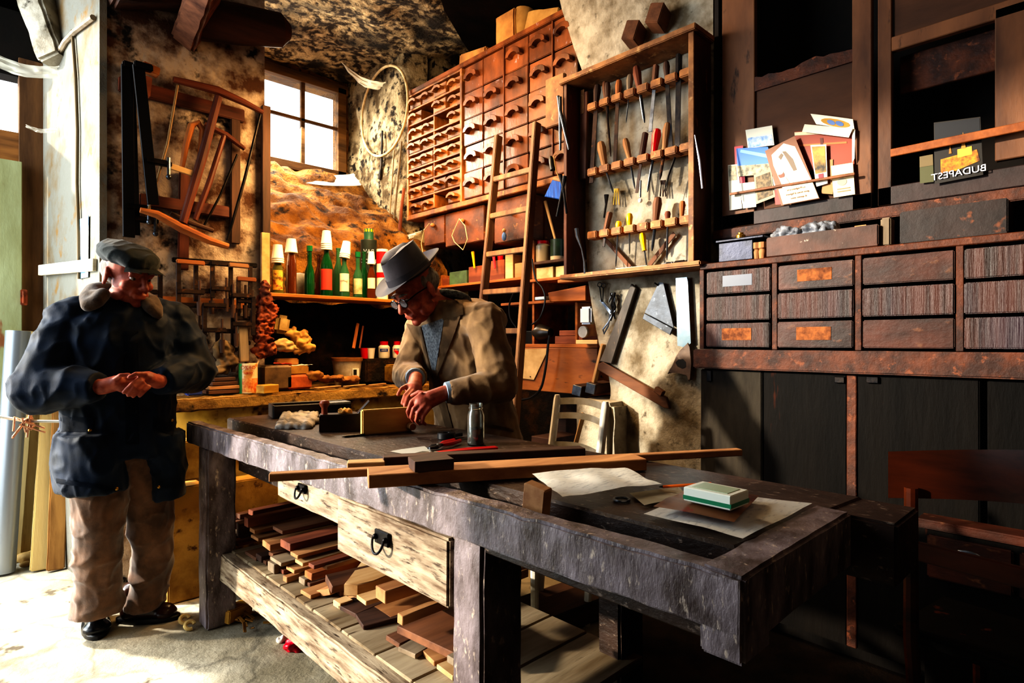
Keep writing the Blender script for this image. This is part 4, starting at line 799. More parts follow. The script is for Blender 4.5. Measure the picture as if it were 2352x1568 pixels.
m = MB(); a, b = KX(578, 1508, 2.55), KX(752, 1505, 2.55); a.z = b.z = zb + .032; m.tube([a, a.lerp(b, .3), b], [.007, .005, .004], 8); m.single('punch', STEEL, 'bluish steel punch lying on the case bottom shelf', 'punch')
# hanging on the case's far side
t = thing('long_pliers', 'long steel tongs hanging on the far edge of the wall case', 'tongs', KX(262, 620, 2.47))
for e, k in (((250, 540), (262, 845)), ((262, 545), (312, 842))):
    m = MB(); m.tube([KX(*e, 2.475), KX(262, 625, 2.475), KX(*k, 2.475)], [.008, .010, .006], 8); m.part('handle', STEEL, t)
t = thing('pincers', 'black pincers with grey blue handles hanging low on the far case edge', 'pincers', KX(275, 1050, 2.47))
for e, k in (((262, 985), (243, 1218)), ((288, 990), (298, 1200))):
    m = MB(); m.tube([KX(*e, 2.475), KX(278, 1050, 2.475), KX(*k, 2.475)], [.012, .008, .006], 8); m.part('handle', IRON, t)
a = KX(245, 520, 2.5); m = MB(); m.bx(2.50, 2.53, yl + .02, yl + .16, a.z - .18, a.z + .1, bev=.004); m.single('wooden_board', CE, 'tan square board fixed beyond the far edge of the wall case', 'board')
t = thing('light_socket', 'black bulb socket on a bare cord beside the blue brush', 'lamp socket', KX(215, 920, 2.5)); m = MB(); m.tube([KX(208, 880, 2.5), KX(212, 900, 2.5), KX(222, 955, 2.5)], [.008, .016, .018], 10); m.part('socket_body', BLACKP, t); m = MB(); m.tube([KX(240, 870, 2.52), KX(225, 880, 2.5), KX(238, 960, 2.5), KX(262, 1020, 2.5)], .003, 6); m.part('cord', flat('tan_cord', '#b08a50'), t)
t = thing('brush', 'wide hand brush with bright blue bristles hanging by the wall case', 'brush', KX(230, 1060, 2.49))
m = MB(); m.slab([KX(*p, 2.49) for p in ((215, 1010), (170, 1105), (262, 1122), (268, 1022))], (-1, 0, 0), .03, bev=.004); m.part('bristles', M('blue_bristle', '#1664c8', '#0a3a8a', scale=60, st=(1, 1, .1), c3='#d8c9a0', s3=40, t3=(.62, .7), bump=.8), t)
m = MB(); m.slab([KX(*p, 2.488) for p in ((212, 1012), (225, 992), (262, 1000), (268, 1024))], (-1, 0, 0), .034, bev=.004); m.part('brush_head', W('tan'), t)
m = MB(); m.tube([KX(352, 1285, 2.47), KX(358, 1330, 2.47), KX(382, 1400, 2.47), KX(396, 1470, 2.47), KX(402, 1545, 2.47)], [.011, .010, .004, .005, .009], 8); m.single('cable', STEEL, 'pale grey cable with silver plug hanging inside the wall case', 'cable')
m = MB(); m.tube([PX(1596, 310, 2.47), PX(1607, 370, 2.47), PX(1613, 433, 2.47)], [.002, .006, .004], 8); m.single('steel_rod', flat('bright_steel', '#dfe6ff', rough=.15, metal=.6), 'bright thin steel rod hanging on the outer side of the wall case', 'rod')
# wedges above the case
for (c, s, lab) in (((1457, 80), .05, 'brown wooden wedge block jammed above the case, the lower of two'), ((1512, 42), .055, 'tilted brown wedge block above the case, the upper of two')):
    p = PX(*c, 2.60); m = MB(); m.box((2.60, p.y, p.z), (.11, .075, .10), rot=(.3, .1, .2), bev=.004); m.single('wedge_block', W('brown'), lab, 'wedge')
# ================================================================ tools on the plaster under the case
JX = lambda x, y, X=2.63: PX(1140 + .3953 * x, 440 + .3953 * y, X)
t = thing('carpenter_square', 'large worn wooden carpenter square hanging on the plaster', 'square', JX(620, 1000))
GW = M('grey_square_wood', '#5d5650', '#3a332e', scale=9, st=(1, 1, .3), c3='#7a6650', s3=24, t3=(.62, .7), rough=.6, bump=.2, rnd=0)
m = MB(); m.slab([JX(*p) for p in ((782, 535), (808, 560), (668, 1000), (600, 985))], (-1, 0, 0), .022, bev=.003); m.part('long_arm', GW, t)
m = MB(); m.slab([JX(*p, 2.628) for p in ((592, 1000), (618, 988), (985, 1195), (1004, 1262), (975, 1258), (588, 1035))], (-1, 0, 0), .022, bev=.003); m.part('short_arm', W('brown', 'y'), t)
m = MB(); m.box(JX(948, 1160, 2.62), (.03, .05, .03), rot=(.5, 0, 0)); m.part('peg', W('brown', 'y'), t)
BL = M('blued_steel_plate', '#4a525e', '#2b3038', scale=7, c3='#7f8894', s3=22, t3=(.62, .7), rough=.42, metal=.3, bump=.1, rnd=0)
t = thing('set_square', 'dark triangular plate hanging by its tip from a nail', 'set square', JX(955, 520))
m = MB(); m.slab([JX(*p) for p in ((945, 525), (970, 530), (1030, 790), (862, 702))], (-1, 0, 0), .006); m.part('plate', BL, t)
m = MB(); m.slab([JX(*p, 2.628) for p in ((860, 706), (1024, 794), (1008, 832), (848, 738))], (-1, 0, 0), .012, bev=.002); m.part('stock', BL, t)
m = MB(); m.cyl(JX(920, 530, 2.61), JX(962, 560, 2.655), .004); m.part('nail', IRON, t)
t = thing('hand_saw', 'hand saw with broad bright blade and worn wooden handle hanging on the plaster', 'saw', JX(1080, 1095))
m = MB(); m.slab([JX(*p) for p in ((1042, 502), (1106, 496), (1112, 520), (1130, 880), (1098, 905), (1052, 895))], (-1, 0, 0), .003); m.part('blade', M('saw_steel', '#868f94', '#4f6f82', scale=3, lo=.45, hi=.7, rough=.25, metal=.7, bump=.03, rnd=0), t)
P = [(1112, 876), (1126, 900), (1132, 1000), (1128, 1095), (1112, 1098), (1108, 1062), (1060, 1050), (1020, 1048), (992, 1058), (1005, 1030), (1030, 1005), (1040, 960), (1062, 925)]
hole = [(1100, 990), (1085, 972), (1058, 975), (1040, 992), (1052, 1015), (1080, 1028), (1100, 1018)]
m = MB(); m.slab([JX(*p, 2.626) for p in P], (-1, 0, 0), .022, bev=.004); m.part('handle', M('worn_saw_handle', '#6a5648', '#3f3029', scale=9, c3='#8a7a6a', s3=24, t3=(.6, .7), rough=.5, rnd=0), t)
m = MB(); m.slab([JX(*p, 2.6245) for p in hole], (-1, 0, 0), .001); m.part('hand_hole', flat('shadow_black', '#0a0706'), t)
for i, (a, b, lab) in enumerate((((600, 540), (612, 640), 'thin iron key hanging on the plaster beside the second key'), ((622, 545), (618, 640), 'second thin iron key, next to the first one'))):
    t = thing('iron_key', lab, 'key', JX(*a)); m = MB(); A = JX(*a); B = JX(*b); m.tube([A + V((0, .014 * math.cos(q), .012 * math.sin(q))) for q in [2 * math.pi * k / 12 for k in range(12)]], .003, 6, closed=True); m.cyl(A - V((0, 0, .01)), B, .0035); m.part('key_shaft', IRON, t)
t = thing('tin_snips', 'pair of grey snips with looped handles hanging among the keys', 'snips', JX(650, 700))
m = MB(); m.slab([JX(*p) for p in ((600, 630), (612, 628), (672, 700), (662, 715))], (-1, 0, 0), .006); m.part('blade', STEEL, t)
m = MB(); m.tube([JX(665, 705), JX(690, 620), JX(675, 590), JX(655, 640)], .005, 6); m.part('handle', STEEL, t); m = MB(); m.tube([JX(660, 712), JX(650, 780), JX(625, 825), JX(620, 800), JX(650, 760), JX(690, 690)], .005, 6); m.part('handle', STEEL, t)
t = thing('tongs', 'dark tongs hanging beside the long arm of the square', 'tongs', JX(680, 640)); m = MB(); m.tube([JX(690, 585), JX(672, 660), JX(690, 740)], [.006, .009, .004], 8); m.part('handle', IRON, t); m = MB(); m.tube([JX(665, 590), JX(690, 670), JX(665, 750)], [.006, .008, .004], 8); m.part('handle', IRON, t)
# white chair
t = thing('white_chair', 'small white painted ladder-back chair behind the bench', 'chair', (2.03, 1.78, 0))
WH = M('white_paint', '#e4e2da', '#c9c4b4', scale=14, rough=.4, bump=.08, rnd=0)
A0, A1 = PD(1280, 906, 2.88), PD(1391, 922, 2.60); la = [(A0, V((2.04, A0.y + .01, 0))), (A1, V((2.0, A1.y + .03, 0)))]
for tp, bt in la:
    m = MB(); mid = bt.lerp(tp, .5) - V((.02, 0, 0)); m.tube([tp, tp - V((0, 0, .02)), mid, bt], [.012, .018, .02, .016], 10); m.part('back_leg', WH, t)
def slat(z, h):
    q = lambda pr: pr[1].lerp(pr[0], z / pr[0].z) - V((.02 * (1 - abs(2 * z / pr[0].z - 1)), 0, 0))
    a, b = q(la[0]), q(la[1]); m = MB()
    m.grid(lambda u, v: a.lerp(b, u) + V((.03 * math.sin(math.pi * u), 0, (v - .5) * h + .012 * math.sin(math.pi * u))), 12, 3, .012); m.part('back_slat', WH, t)
slat(.930, .032); slat(.862, .03); slat(.725, .03)
for y in (A0.y - .01, A1.y + .03):
    m = MB(); m.tube([V((1.68, y, .45)), V((1.68, y, 0))], [.019, .015], 10); m.part('front_leg', WH, t)
m = MB(); m.bx(1.66, 2.03, A1.y, A0.y, .43, .47, bev=.015); m.part('seat', M('rush_seat', '#b9985a', '#7a5c30', scale=40, st=(1, .1, 1), rough=.9), t)
# ================================================================ niche shelves behind the ladder
SW = wood('shelf_orange', '#a8662c', '#6a3a18', 'y', rough=.6)
XN = 2.80
NX = lambda px, py, X=XN: PX(px, py, X)
def shelf(l, r, py, label, X=XN, dp=.35, mat=None, th=.018):
    a, b = NX(l, py, X), NX(r, py, X); z = NX((l + r) / 2, py, X).z; m = MB(); m.bx(X, X + dp, b.y, a.y, z - th, z, bev=.002, wear=.001, cuts=6); m.single('wall_shelf', mat or SW, label, 'shelf'); return z
zA = shelf(1226, 1312, 596, 'short dark shelf under the red-lidded jar beside the wall case', mat=HD)
zB2 = shelf(1216, 1312, 637, 'short orange shelf under the white boxes beside the wall case')
zC = shelf(1150, 1345, 690, 'long orange shelf crossing behind the lower ladder rungs')
zD = shelf(985, 1205, 647, 'shelf crowded with small boxes behind the hatted man')
zE = shelf(1190, 1372, 790, 'lower niche shelf carrying the black radio and red-brown boards', th=.022)
m = MB(); y = NX(1222, 600).y; m.bx(XN + .01, 3.15, y - .01, y + .01, .9, zA + .3, bev=.002); m.single('shelf_post', SW, 'upright orange board dividing the niche shelves', 'board')
m = MB(); y = NX(985, 600).y; m.bx(XN + .01, 3.15, y - .01, y + .01, .0, zD, bev=.002); m.bx(XN + .01, 3.15, NX(1372, 800).y, NX(1372, 800).y + .02, .0, zE - .024, bev=.002) if False else None; m.single('shelf_post', SW, 'upright board carrying the crowded shelf at its far end', 'board')
def lat(name, label, cat, px, z, prof, parts, X=2.88, grp=None, n=18, tilt=0.0):
    p = NX(px, 600, X); t = thing(name, label, cat, (X, p.y, z), group=grp)
    for nm, pr, mt in parts:
        m = MB(); m.lathe(pr, Matrix.Rotation(tilt, 4, 'X'), n); m.obj(nm, mt, t)
    return t
lat('jar', 'cream glass jar with a red lid on the short dark shelf', 'jar', 1246, zA, 0, (('jar_body', [(.05, 0), (.055, .01), (.055, .11), (.04, .125), (0, .125)], flat('cream_jar', '#b5a88a', rough=.3)), ('lid', [(.044, .1255), (.044, .145), (0, .146)], REDP)))
lat('paint_tin', 'dark green tin with a brush in it beside the red-lidded jar', 'tin', 1280, zA, 0, (('tin_body', [(.045, 0), (.045, .14), (.042, .14), (.042, .02), (0, .02)], M('green_tin', '#2c4a38', '#1c2c24', rough=.4)), ('rim_band', [(.0455, .0), (.0455, .03), (.0, .03)], M('pale_band', '#b8a890'))))
m = MB(); m.tube([NX(1252, 462, 2.86), NX(1274, 545, 2.88), (2.88, NX(1280, 600, 2.88).y, zA + .03)], [.011, .008, .006], 8); m.single('paint_brush', W('pale', 'z'), 'pale wooden brush handle standing in the dark green tin', 'brush')
def nbox(name, label, cat, l, r, z, h, mat, X=2.83, dp=.15, **k):
    a, b = NX(l, 600, X), NX(r, 600, X); m = MB(); m.bx(X, X + dp, b.y, a.y, z, z + h, bev=.003, **k); return m.single(name, mat, label, cat)
CRM = M('cream_box', '#d0c49e', '#a8966a', rough=.7)
nbox('cardboard_box', 'cream cardboard box under the dark green tin shelf, the wider of two', 'box', 1222, 1270, zB2, .075, CRM)
nbox('cardboard_box', 'smaller cream box beside the wider cream box', 'box', 1276, 1306, zB2, .07, CRM)
for l, r, h, c, lab in ((988, 1012, .09, 'orange', 'small orange block at the far end of the crowded shelf'), (1016, 1030, .06, 'red', 'small red-brown block on the crowded shelf'), (1076, 1110, .12, 'red', 'reddish wooden box on the crowded shelf beside the ladder'), (1124, 1158, .14, 'red', 'dark red wooden box seen between the ladder rails'),
                       (1160, 1178, .17, 'pale', 'tan box standing behind the ladder'), (1182, 1202, .10, 'tan', 'little tan box at the near end of the crowded shelf')):
    nbox('wooden_box', lab, 'box', l, r, zD + .001, h, W(c, 'y'))
nbox('green_box', 'long dull green box lying on the crowded shelf', 'box', 1032, 1072, zD + .001, .1, M('dull_green', '#4f6a4c', '#3a4a36'))
for px, col, lab in ((1086, YELP, 'yellow plastic clamp hanging over the crowded shelf'), (1133, flat('pink_red', '#d83040'), 'pinkish red clamp hanging behind the ladder')):
    a, b = NX(px, 578, 2.80), NX(px + 4, 616, 2.80); m = MB(); m.tube([a, a.lerp(b, .4), b], [.014, .010, .007], 8); m.single('plastic_clamp', col, lab, 'clamp')
lat('red_cup', 'small red cup between the tan boxes behind the ladder', 'cup', 1150, zD + .14, 0, (('cup_body', [(.02, 0), (.026, .06), (.022, .06), (.018, .01), (0, .01)], REDP),), X=2.9)
# clutter on lower shelves
nbox('radio', 'small black radio with a chrome dial on the lower niche shelf', 'radio', 1202, 1226, zE, .085, BLACKP)
m = MB(); m.lathe([(.05, 0), (.06, .04), (.045, .09), (.03, .13), (0, .135)], frame(NX(1232, 785, 2.86) + V((0, 0, .06)), (1, 0, 0), (0, 0, 1)), 16); m.single('angle_grinder', M('dark_machine', '#1b1b1f', '#33302e', rough=.3, metal=.4), 'dark electric motor beside the black radio', 'machine')
nbox('wooden_block', 'long red-brown board lying on the lower niche shelf', 'board', 1274, 1338, zE, .05, W('red', 'y')); nbox('wooden_block', 'shorter red-brown board lying on the longer one', 'board', 1284, 1322, zE + .051, .035, W('red', 'y'))
nbox('wooden_block', 'pale board at the near end of the lower niche shelf', 'board', 1322, 1372, zE + .0005, .025, W('pale', 'y'), X=2.70, dp=.1)
m = MB(); a, b = NX(1274, 705, 2.9), NX(1345, 705, 2.9); m.bx(2.82, 3.2, b.y, b.y + .02, zE, zC - .02); m.single('compartment_wall', SW, 'upright board closing the dark shelf compartment', 'board')
m = MB(); m.slab([NX(*p, 2.76) for p in ((1258, 672), (1345, 655), (1345, 690), (1262, 693))], (-1, 0, 0), .22, bev=.003); m.single('wooden_trough', SW, 'worn orange wooden trough resting on the long shelf by the wall case', 'trough')
nbox('pale_batten', 'pale square batten lying on the orange trough', 'batten', 1280, 1342, NX(1310, 655, 2.8).z + .018, .02, W('tan', 'y'), X=2.78, dp=.05)
t = thing('enamel_box', 'pale blue enamel box hanging in the dark compartment', 'box', NX(1342, 745, 2.72)); m = MB(); a, b = NX(1330, 745, 2.74), NX(1356, 703, 2.74); m.bx(2.74, 2.80, b.y, a.y, a.z, b.z, bev=.012); m.part('case', flat('pale_enamel', '#b9c4d4', rough=.3), t)
m = MB(); c = NX(1338, 762, 2.74); m.lathe([(.035, 0), (.035, .015), (0, .015)], frame(c, (0, 1, 0), (0, 0, 1)), 20); m.single('grinding_wheel', M('grey_stone', '#8b8f96'), 'small round grindstone below the pale enamel box', 'wheel')
PNL = M('plywood_panel', '#9a6030', '#6a3a1a', scale=4, st=(1, .3, 1), c3='#2a1a12', s3=18, t3=(.62, .7), rough=.6, rnd=0)
m = MB(); a, b = NX(1188, 905, 2.78), NX(1372, 795, 2.78); m.bx(2.78, 3.1, b.y, a.y, .90, zE - .024, bev=.003); m.single('wooden_chest', PNL, 'big plain plywood chest front below the niche shelf', 'chest')
t = thing('pinned_sheet', 'tan paper sheet pinned at a slant to the plywood chest', 'paper', NX(1226, 870, 2.772)); m = MB(); m.slab([NX(*p, 2.772) for p in ((1198, 802), (1260, 800), (1226, 872), (1196, 868))], (-1, 0, 0), .002); m.part('sheet', M('tan_sheet', '#b59a72', '#8f744c', scale=4, rough=.8), t); m = MB(); m.ell(NX(1218, 865, 2.769), .004); m.part('pin', IRON, t)
for k, (px, py, lab) in enumerate(((1335, 895, 'grey-ended wooden plane body at the foot of the plaster'), (1366, 890, 'second grey-ended plane body, next to the stone ledge'))):
    p = PX(px, py, 2.66); m = MB(); m.box((2.70, p.y, p.z), (.2, .06, .06), rot=(.2, 0, .2), bev=.004); t = m.single('plane_body', W('dark'), lab, 'plane'); m = MB(); m.box((2.597, p.y - .02, p.z), (.008, .058, .058), rot=(.2, 0, .2), bev=.003); m.part('steel_end', STEEL, t)
m = MB(); m.bx(2.52, 2.9, PX(1412, 930, 2.55).y, PX(1338, 930, 2.6).y, 0, PX(1370, 912, 2.6).z - .01, bev=.03, wear=.02, cuts=8); m.struct('wall_plinth', PLAST)
m = MB(); m.bar(PD(1318, 1035, 2.95), PD(1341, 948, 2.98), .03, .01, up=(0, 1, 0)); m.single('leaning_lath', W('pale', 'z'), 'pale lath leaning behind the white chair', 'lath')
m = MB(); m.bar(PX(1362, 890, 2.64), PX(1386, 790, 2.65), .03, .02, up=(0, 1, 0)); m.single('pale_stick', W('pale', 'z'), 'pale upright stick behind the corner of the carpenter square', 'stick')
# black cords
def cord(label, pts, r=.006):
    P = [NX(a, b, X) for a, b, X in pts]; Q = []
    for i in range(len(P) - 1):
        p0, p1, p2, p3 = P[max(i - 1, 0)], P[i], P[i + 1], P[min(i + 2, len(P) - 1)]
        for k in range(6):
            t = k / 6; Q.append(.5 * ((2 * p1) + (p2 - p0) * t + (2 * p0 - 5 * p1 + 4 * p2 - p3) * t * t + (3 * p1 - p0 - 3 * p2 + p3) * t ** 3))
    Q.append(P[-1]); m = MB(); m.tube(Q, r, 7); m.single('cord', BLACKP, label, 'cord')
cord('black electric cord looping from the plug down past the chest front', ((1262, 770, 2.70), (1258, 800, 2.70), (1254, 840, 2.70), (1243, 890, 2.70), (1222, 912, 2.70), (1200, 918, 2.72)), .008)
cord('black cord curling beside the ladder above the long shelf', ((1222, 595, 2.72), (1230, 640, 2.72), (1246, 662, 2.72), (1252, 690, 2.72), (1240, 730, 2.72), (1222, 745, 2.74)))
cord('black cord hanging in an arc behind the ladder rail', ((1180, 672, 2.72), (1170, 700, 2.72), (1172, 730, 2.72), (1186, 752, 2.74)))
nbox('plug', 'pale blue plug strip on the long shelf by the ladder', 'plug', 1228, 1252, zC, .02, flat('pale_blue', '#9fb6d0'), X=2.74, dp=.04)
# dim things under the chest
nbox('old_crate', 'dim brown crate on the floor beside the white chair', 'crate', 1220, 1262, .0, .62, W('dark', 'y'), X=2.7, dp=.28); nbox('old_crate', 'dark crate further back near the ladder foot', 'crate', 1268, 1300, .0, .7, W('dark', 'y'), X=3.0, dp=.3)
# ================================================================ on the pilaster: hoop, rods
c = PX(881, 256, 2.66); m = MB(); m.tube([c + V((.0, .36 * math.cos(q), .365 * math.sin(q))) for q in [2 * math.pi * k / 48 for k in range(48)]], .011, 8, closed=True)
m.single('wooden_hoop', M('hoop_wood', '#b9a684', '#7a6848', scale=9, rough=.6), 'large thin pale hoop hanging on the plaster beside the window', 'hoop')
for a, b, r, lab in (((905, 345), (893, 522), .007, 'thin grey rod hanging beside the hoop, the farther of two'), ((922, 325), (903, 525), .009, 'thin grey rod hanging beside the hoop, the thicker of two')):
    m = MB(); m.cyl(PX(*a, 2.655), PX(*b, 2.655), r, n=8); m.single('hanging_rod', M('grey_rod', '#857a66', '#5a5040'), lab, 'rod')
m = MB(); m.tube([PX(928, 432, 2.63), PX(922, 480, 2.63), PX(917, 545, 2.63)], [.012, .012, .016], 8); m.single('hanging_awl', W('red', 'z'), 'dark tool with a red-brown handle hanging at the corner of the chest', 'tool')
m = MB(); m.tube([PX(878, 300, 2.68), PX(876, 380, 2.68), PX(872, 412, 2.68)], [.008, .01, .018], 8); m.single('hanging_tool', IRON, 'dark iron tool hanging inside the hoop', 'tool')
# ================================================================ masonry counter and bottle shelf in the hearth
HC = M('hearth_stone', '#b08a48', '#6a4720', scale=5, c3='#2a1a0c', s3=12, t3=(.58, .68), rough=.9, bump=.7, bs=16, bd=.02, rnd=0)
YC, ZC = 3.2, .935
mc = thing('masonry_counter', 'rough masonry hearth counter with plastered front behind the workbench', 'counter', (1.6, 3.6, 0))
m = MB()
for x0_, w_, d_ in ((.80, .535, .235), (1.335, 1.185, .77)): m.grid(lambda u, v: V((x0_ + w_ * u, YC + d_ * v, ZC + .008 * noise.noise(V(((x0_ + w_ * u) * 18, d_ * v * 18, 2))))), 40, 20, .05)
m.part('slab_top', HC, mc); m = MB(); m.bx(.80, 2.52, YC - .008, YC + .03, ZC - .06, ZC + .002, bev=.008, wear=.008, cuts=40); m.part('slab_edge', HC, mc)
m = MB(); m.grid(lambda u, v: V((.82 + 1.70 * u, YC + .03 + .02 * noise.noise(V((u * 14, v * 7, 9))), .88 * (1 - v))), 50, 26, .05); m.part('plaster_front', M('yellowed_plaster', '#d8c078', '#a8823c', scale=4, lo=.42, hi=.6, c3='#5a3a18', s3=8, t3=(.58, .66), rough=.92, bump=.5, bs=12, rnd=0), mc)
m = MB(); m.bx(.84, 1.33, YC + .1, 3.44, 0, .87, bev=0); m.bx(1.33, 2.5, YC + .1, 3.95, 0, .87, bev=0); m.part('core', SOOT, mc)
SY = 3.44
sa, sb = PY(610, 668, 3.42), PY(912, 684, 3.42); ZS = 1.5
m = MB(); m.bx(sa.x, 2.40, 3.40, 3.66, ZS - .022, ZS, bev=.003, wear=.0015, cuts=14); m.single('bottle_shelf', wood('bottle_shelf_wood', '#c08236', '#8a5420', 'x', rough=.6), 'orange-lit wooden shelf of bottles in the hearth recess', 'shelf')
def bottle(px, top, r, mat, label, Y=3.50, neck=.35, cup=None, lab=None, liquid=None, cap=None, txt=None):
    p = PY(px, 600, Y); H = PY(px, top, Y).z - ZS; t = thing('bottle', label, 'bottle', (p.x, p.y, ZS), group='bottles on the hearth shelf')
    hb = H * (1 - neck); m = MB(); m.lathe([(r * .8, 0), (r, .006), (r, hb * .72), (r * .9, hb * .86), (r * .42, hb * 1.12), (.0135, hb * 1.28), (.0135, H - .012), (.016, H - .01), (.016, H), (0, H)], n=18); m.obj('glass', mat, t)
    fc = V((-p.x, -p.y, 0)).normalized(); mx = frame(V((0, 0, 0)), V((0, 0, 1)).cross(-fc) * -1, V((0, 0, 1)))
    if cup:
        n, w, tilt = cup; m = MB(); z0 = H - .05
        for k in range(n): m.lathe([(w, z0 + k * .012), (w * 1.04, z0 + k * .012 + .004), (w * .98, z0 + k * .012 + .008), (w * .72, z0 + k * .012 + .085), (0, z0 + k * .012 + .086)], Matrix.Translation((0, 0, z0)) @ Matrix.Rotation(R(tilt), 4, 'Y') @ Matrix.Translation((0, 0, -z0)), 18)
        m.obj('paper_cup', WHITEP, t)
    if lab:
        col, z0, z1 = lab; a0 = math.atan2(fc.y, fc.x); m = MB(); rr = r + .0012
        m.grid(lambda u, v: V((rr * math.cos(a0 + (u - .5) * 1.9), rr * math.sin(a0 + (u - .5) * 1.9), H * (z0 + (z1 - z0) * v))), 10, 2); l = m.obj('paper_label', col, t)
        if txt:
            m = MB(); xd = V((0, 0, 1)).cross(fc); m.text(txt, r * .5, frame(fc * (rr + .001) + V((0, 0, H * (z0 * .4 + z1 * .6))), xd, V((0, 0, 1))), mirror=True); m.obj('lettering', INK, l)
    if cap: m = MB(); m.lathe([(.0175, H - .03), (.0175, H + .004), (0, H + .005)], n=12); m.obj('foil_cap', cap, t)
    return t
LW_ = flat('label_white', '#d8d2ba', rough=.6); LY = M('label_yellow', '#c8a040', '#8a3a1a', scale=30, lo=.5, hi=.6, rough=.6, rnd=0)
OLIVE = flat('olive_glass', '#6a6a30', rough=.15, trans=.5)
bottle(638, 585, .033, OLIVE, 'olive brown bottle with yellow label and stacked white cups, first on the shelf', neck=.25, cup=(3, .035, 0), lab=(LY, .1, .6), txt='TERBAT')
bottle(669, 562, .031, GLASSB, 'tall plain brown bottle under a single white cup, second on the shelf', neck=.16, cup=(1, .037, 0), Y=3.52)
bottle(711, 566, .030, GLASSG, 'small bright green bottle with long uncovered neck', neck=.42, cap=flat('green_foil', '#0c5a34', rough=.3))
bottle(750, 556, .040, GLASSG, 'large green bottle with a tall stack of white cups ringed in red', neck=.3, cup=(4, .034, 0), lab=(flat('label_red', '#b03a2a'), .12, .5))
bottle(791, 575, .033, GLASSD, 'green bottle with round cream label and tilted white cups', neck=.38, cup=(3, .033, 9), lab=(LW_, .12, .5), txt='Spumag', Y=3.46)
bottle(822, 580, .031, GLASSD, 'pale green bottle with framed square label and thin foiled neck', neck=.42, lab=(M('label_olive', '#7a7a4a', '#c8c09a', scale=14, rough=.6, rnd=0), .08, .42), cap=flat('green_foil', '#0c5a34'), Y=3.45)
bottle(853, 590, .028, GLASSB, 'short brown beer bottle under a white cup near the stooping man', neck=.32, cup=(1, .026, 0), lab=(LW_, .25, .5))
bottle(733, 585, .032, GLASSB, 'amber bottle half hidden behind the large green bottle', Y=3.60)
bottle(777, 570, .033, GLASSD, 'clear greenish bottle behind the tilted cups', Y=3.60)
bottle(836, 578, .03, GLASSG, 'dark green bottle behind the framed label bottle', Y=3.58)
p = PY(690, 600, 3.6); m = MB(); m.ell((p.x, 3.6, ZS + .075), (.10, .035, .075)); m.single('grey_bowl', M('grey_plastic', '#8a8680', '#5a564e'), 'grey rounded dish standing behind the small green bottle', 'dish')
def tin(px, py0, py1, r, label, mat, Y=3.58, band=None, txt=None, z0=None, tc='#8a9ab0'):
    p = PY(px, py1, Y); z = ZS if z0 is None else z0; H = PY(px, py0, Y).z - z; t = thing('tin_can', label, 'tin', (p.x, p.y, z)); m = MB(); m.lathe([(r, 0), (r * 1.02, .004), (r, .01), (r, H - .008), (r * 1.02, H - .004), (r, H), (0, H - .002)], n=24); m.obj('can_body', mat, t)
    fc = V((-p.x, -p.y, 0)).normalized(); xd = V((0, 0, 1)).cross(fc)
    if band:
        a0 = math.atan2(fc.y, fc.x)
        for c, u0, u1, v0, v1 in band:
            m = MB(); m.grid(lambda u, v: V(((r + .001) * math.cos(a0 + (u0 + (u1 - u0) * u) * 1.5), (r + .001) * math.sin(a0 + (u0 + (u1 - u0) * u) * 1.5), H * (v0 + (v1 - v0) * v))), 10, 2); m.obj('printed_band', c, t)
    for s, sz, v in txt or (): m = MB(); m.text(s, sz, frame(fc * (r + .002) + V((0, 0, H * v)), xd, V((0, 0, 1))), mirror=True); m.obj('lettering', flat('txt' + tc, tc), t)
    return t, H
_, h_ = tin(847, 552, 668, .055, 'big dark blue-green paint can behind the bottles', M('dark_can', '#25302f', '#1a1f1c', rough=.45), Y=3.66, txt=(('BAV', .04, .8), ('LACC', .04, .64), ('AA', .036, .3)), tc='#7f8fa8') if False else tin(847, 552, 668, .055, 'big dark blue-green paint can behind the bottles', M('dark_can', '#25302f', '#1a1f1c', rough=.45), Y=3.55 + .13, txt=(('BAV', .04, .8), ('LACC', .04, .64), ('AA', .036, .3)), tc='#7f8fa8')
tin(847, 526, 552, .033, 'small green tin with a yellow rim on top of the big paint can', M('small_green_tin', '#1f4a3c', rough=.4), Y=3.68, band=((YELP, -2, 2, .72, .98),), z0=ZS + h_ + .001)
tin(878, 573, 668, .04, 'white and red striped tin behind the hat brim', WHITEP, Y=3.62, band=((REDP, -1, 1, .72, .95), (REDP, -1, 1, .45, .55)))
# boards standing at the pier edge
m = MB(); a, b = PY(603, 660, 3.40), PY(622, 245, 3.40); m.bx(a.x, b.x, 3.40, 3.43, ZS + .001, b.z, bev=.003, wear=.002, cuts=10); m.single('standing_plank', W('dark', 'z'), 'tall dark plank standing on the bottle shelf against the pier', 'plank')
m = MB(); a, b = PY(602, 660, 3.37), PY(621, 535, 3.37); m.bx(a.x, b.x, 3.375, 3.395, ZS - .02, b.z, bev=.002); m.single('beige_board', M('beige_card', '#c2a071', '#9a7a4c'), 'short beige board in front of the tall dark plank', 'board')
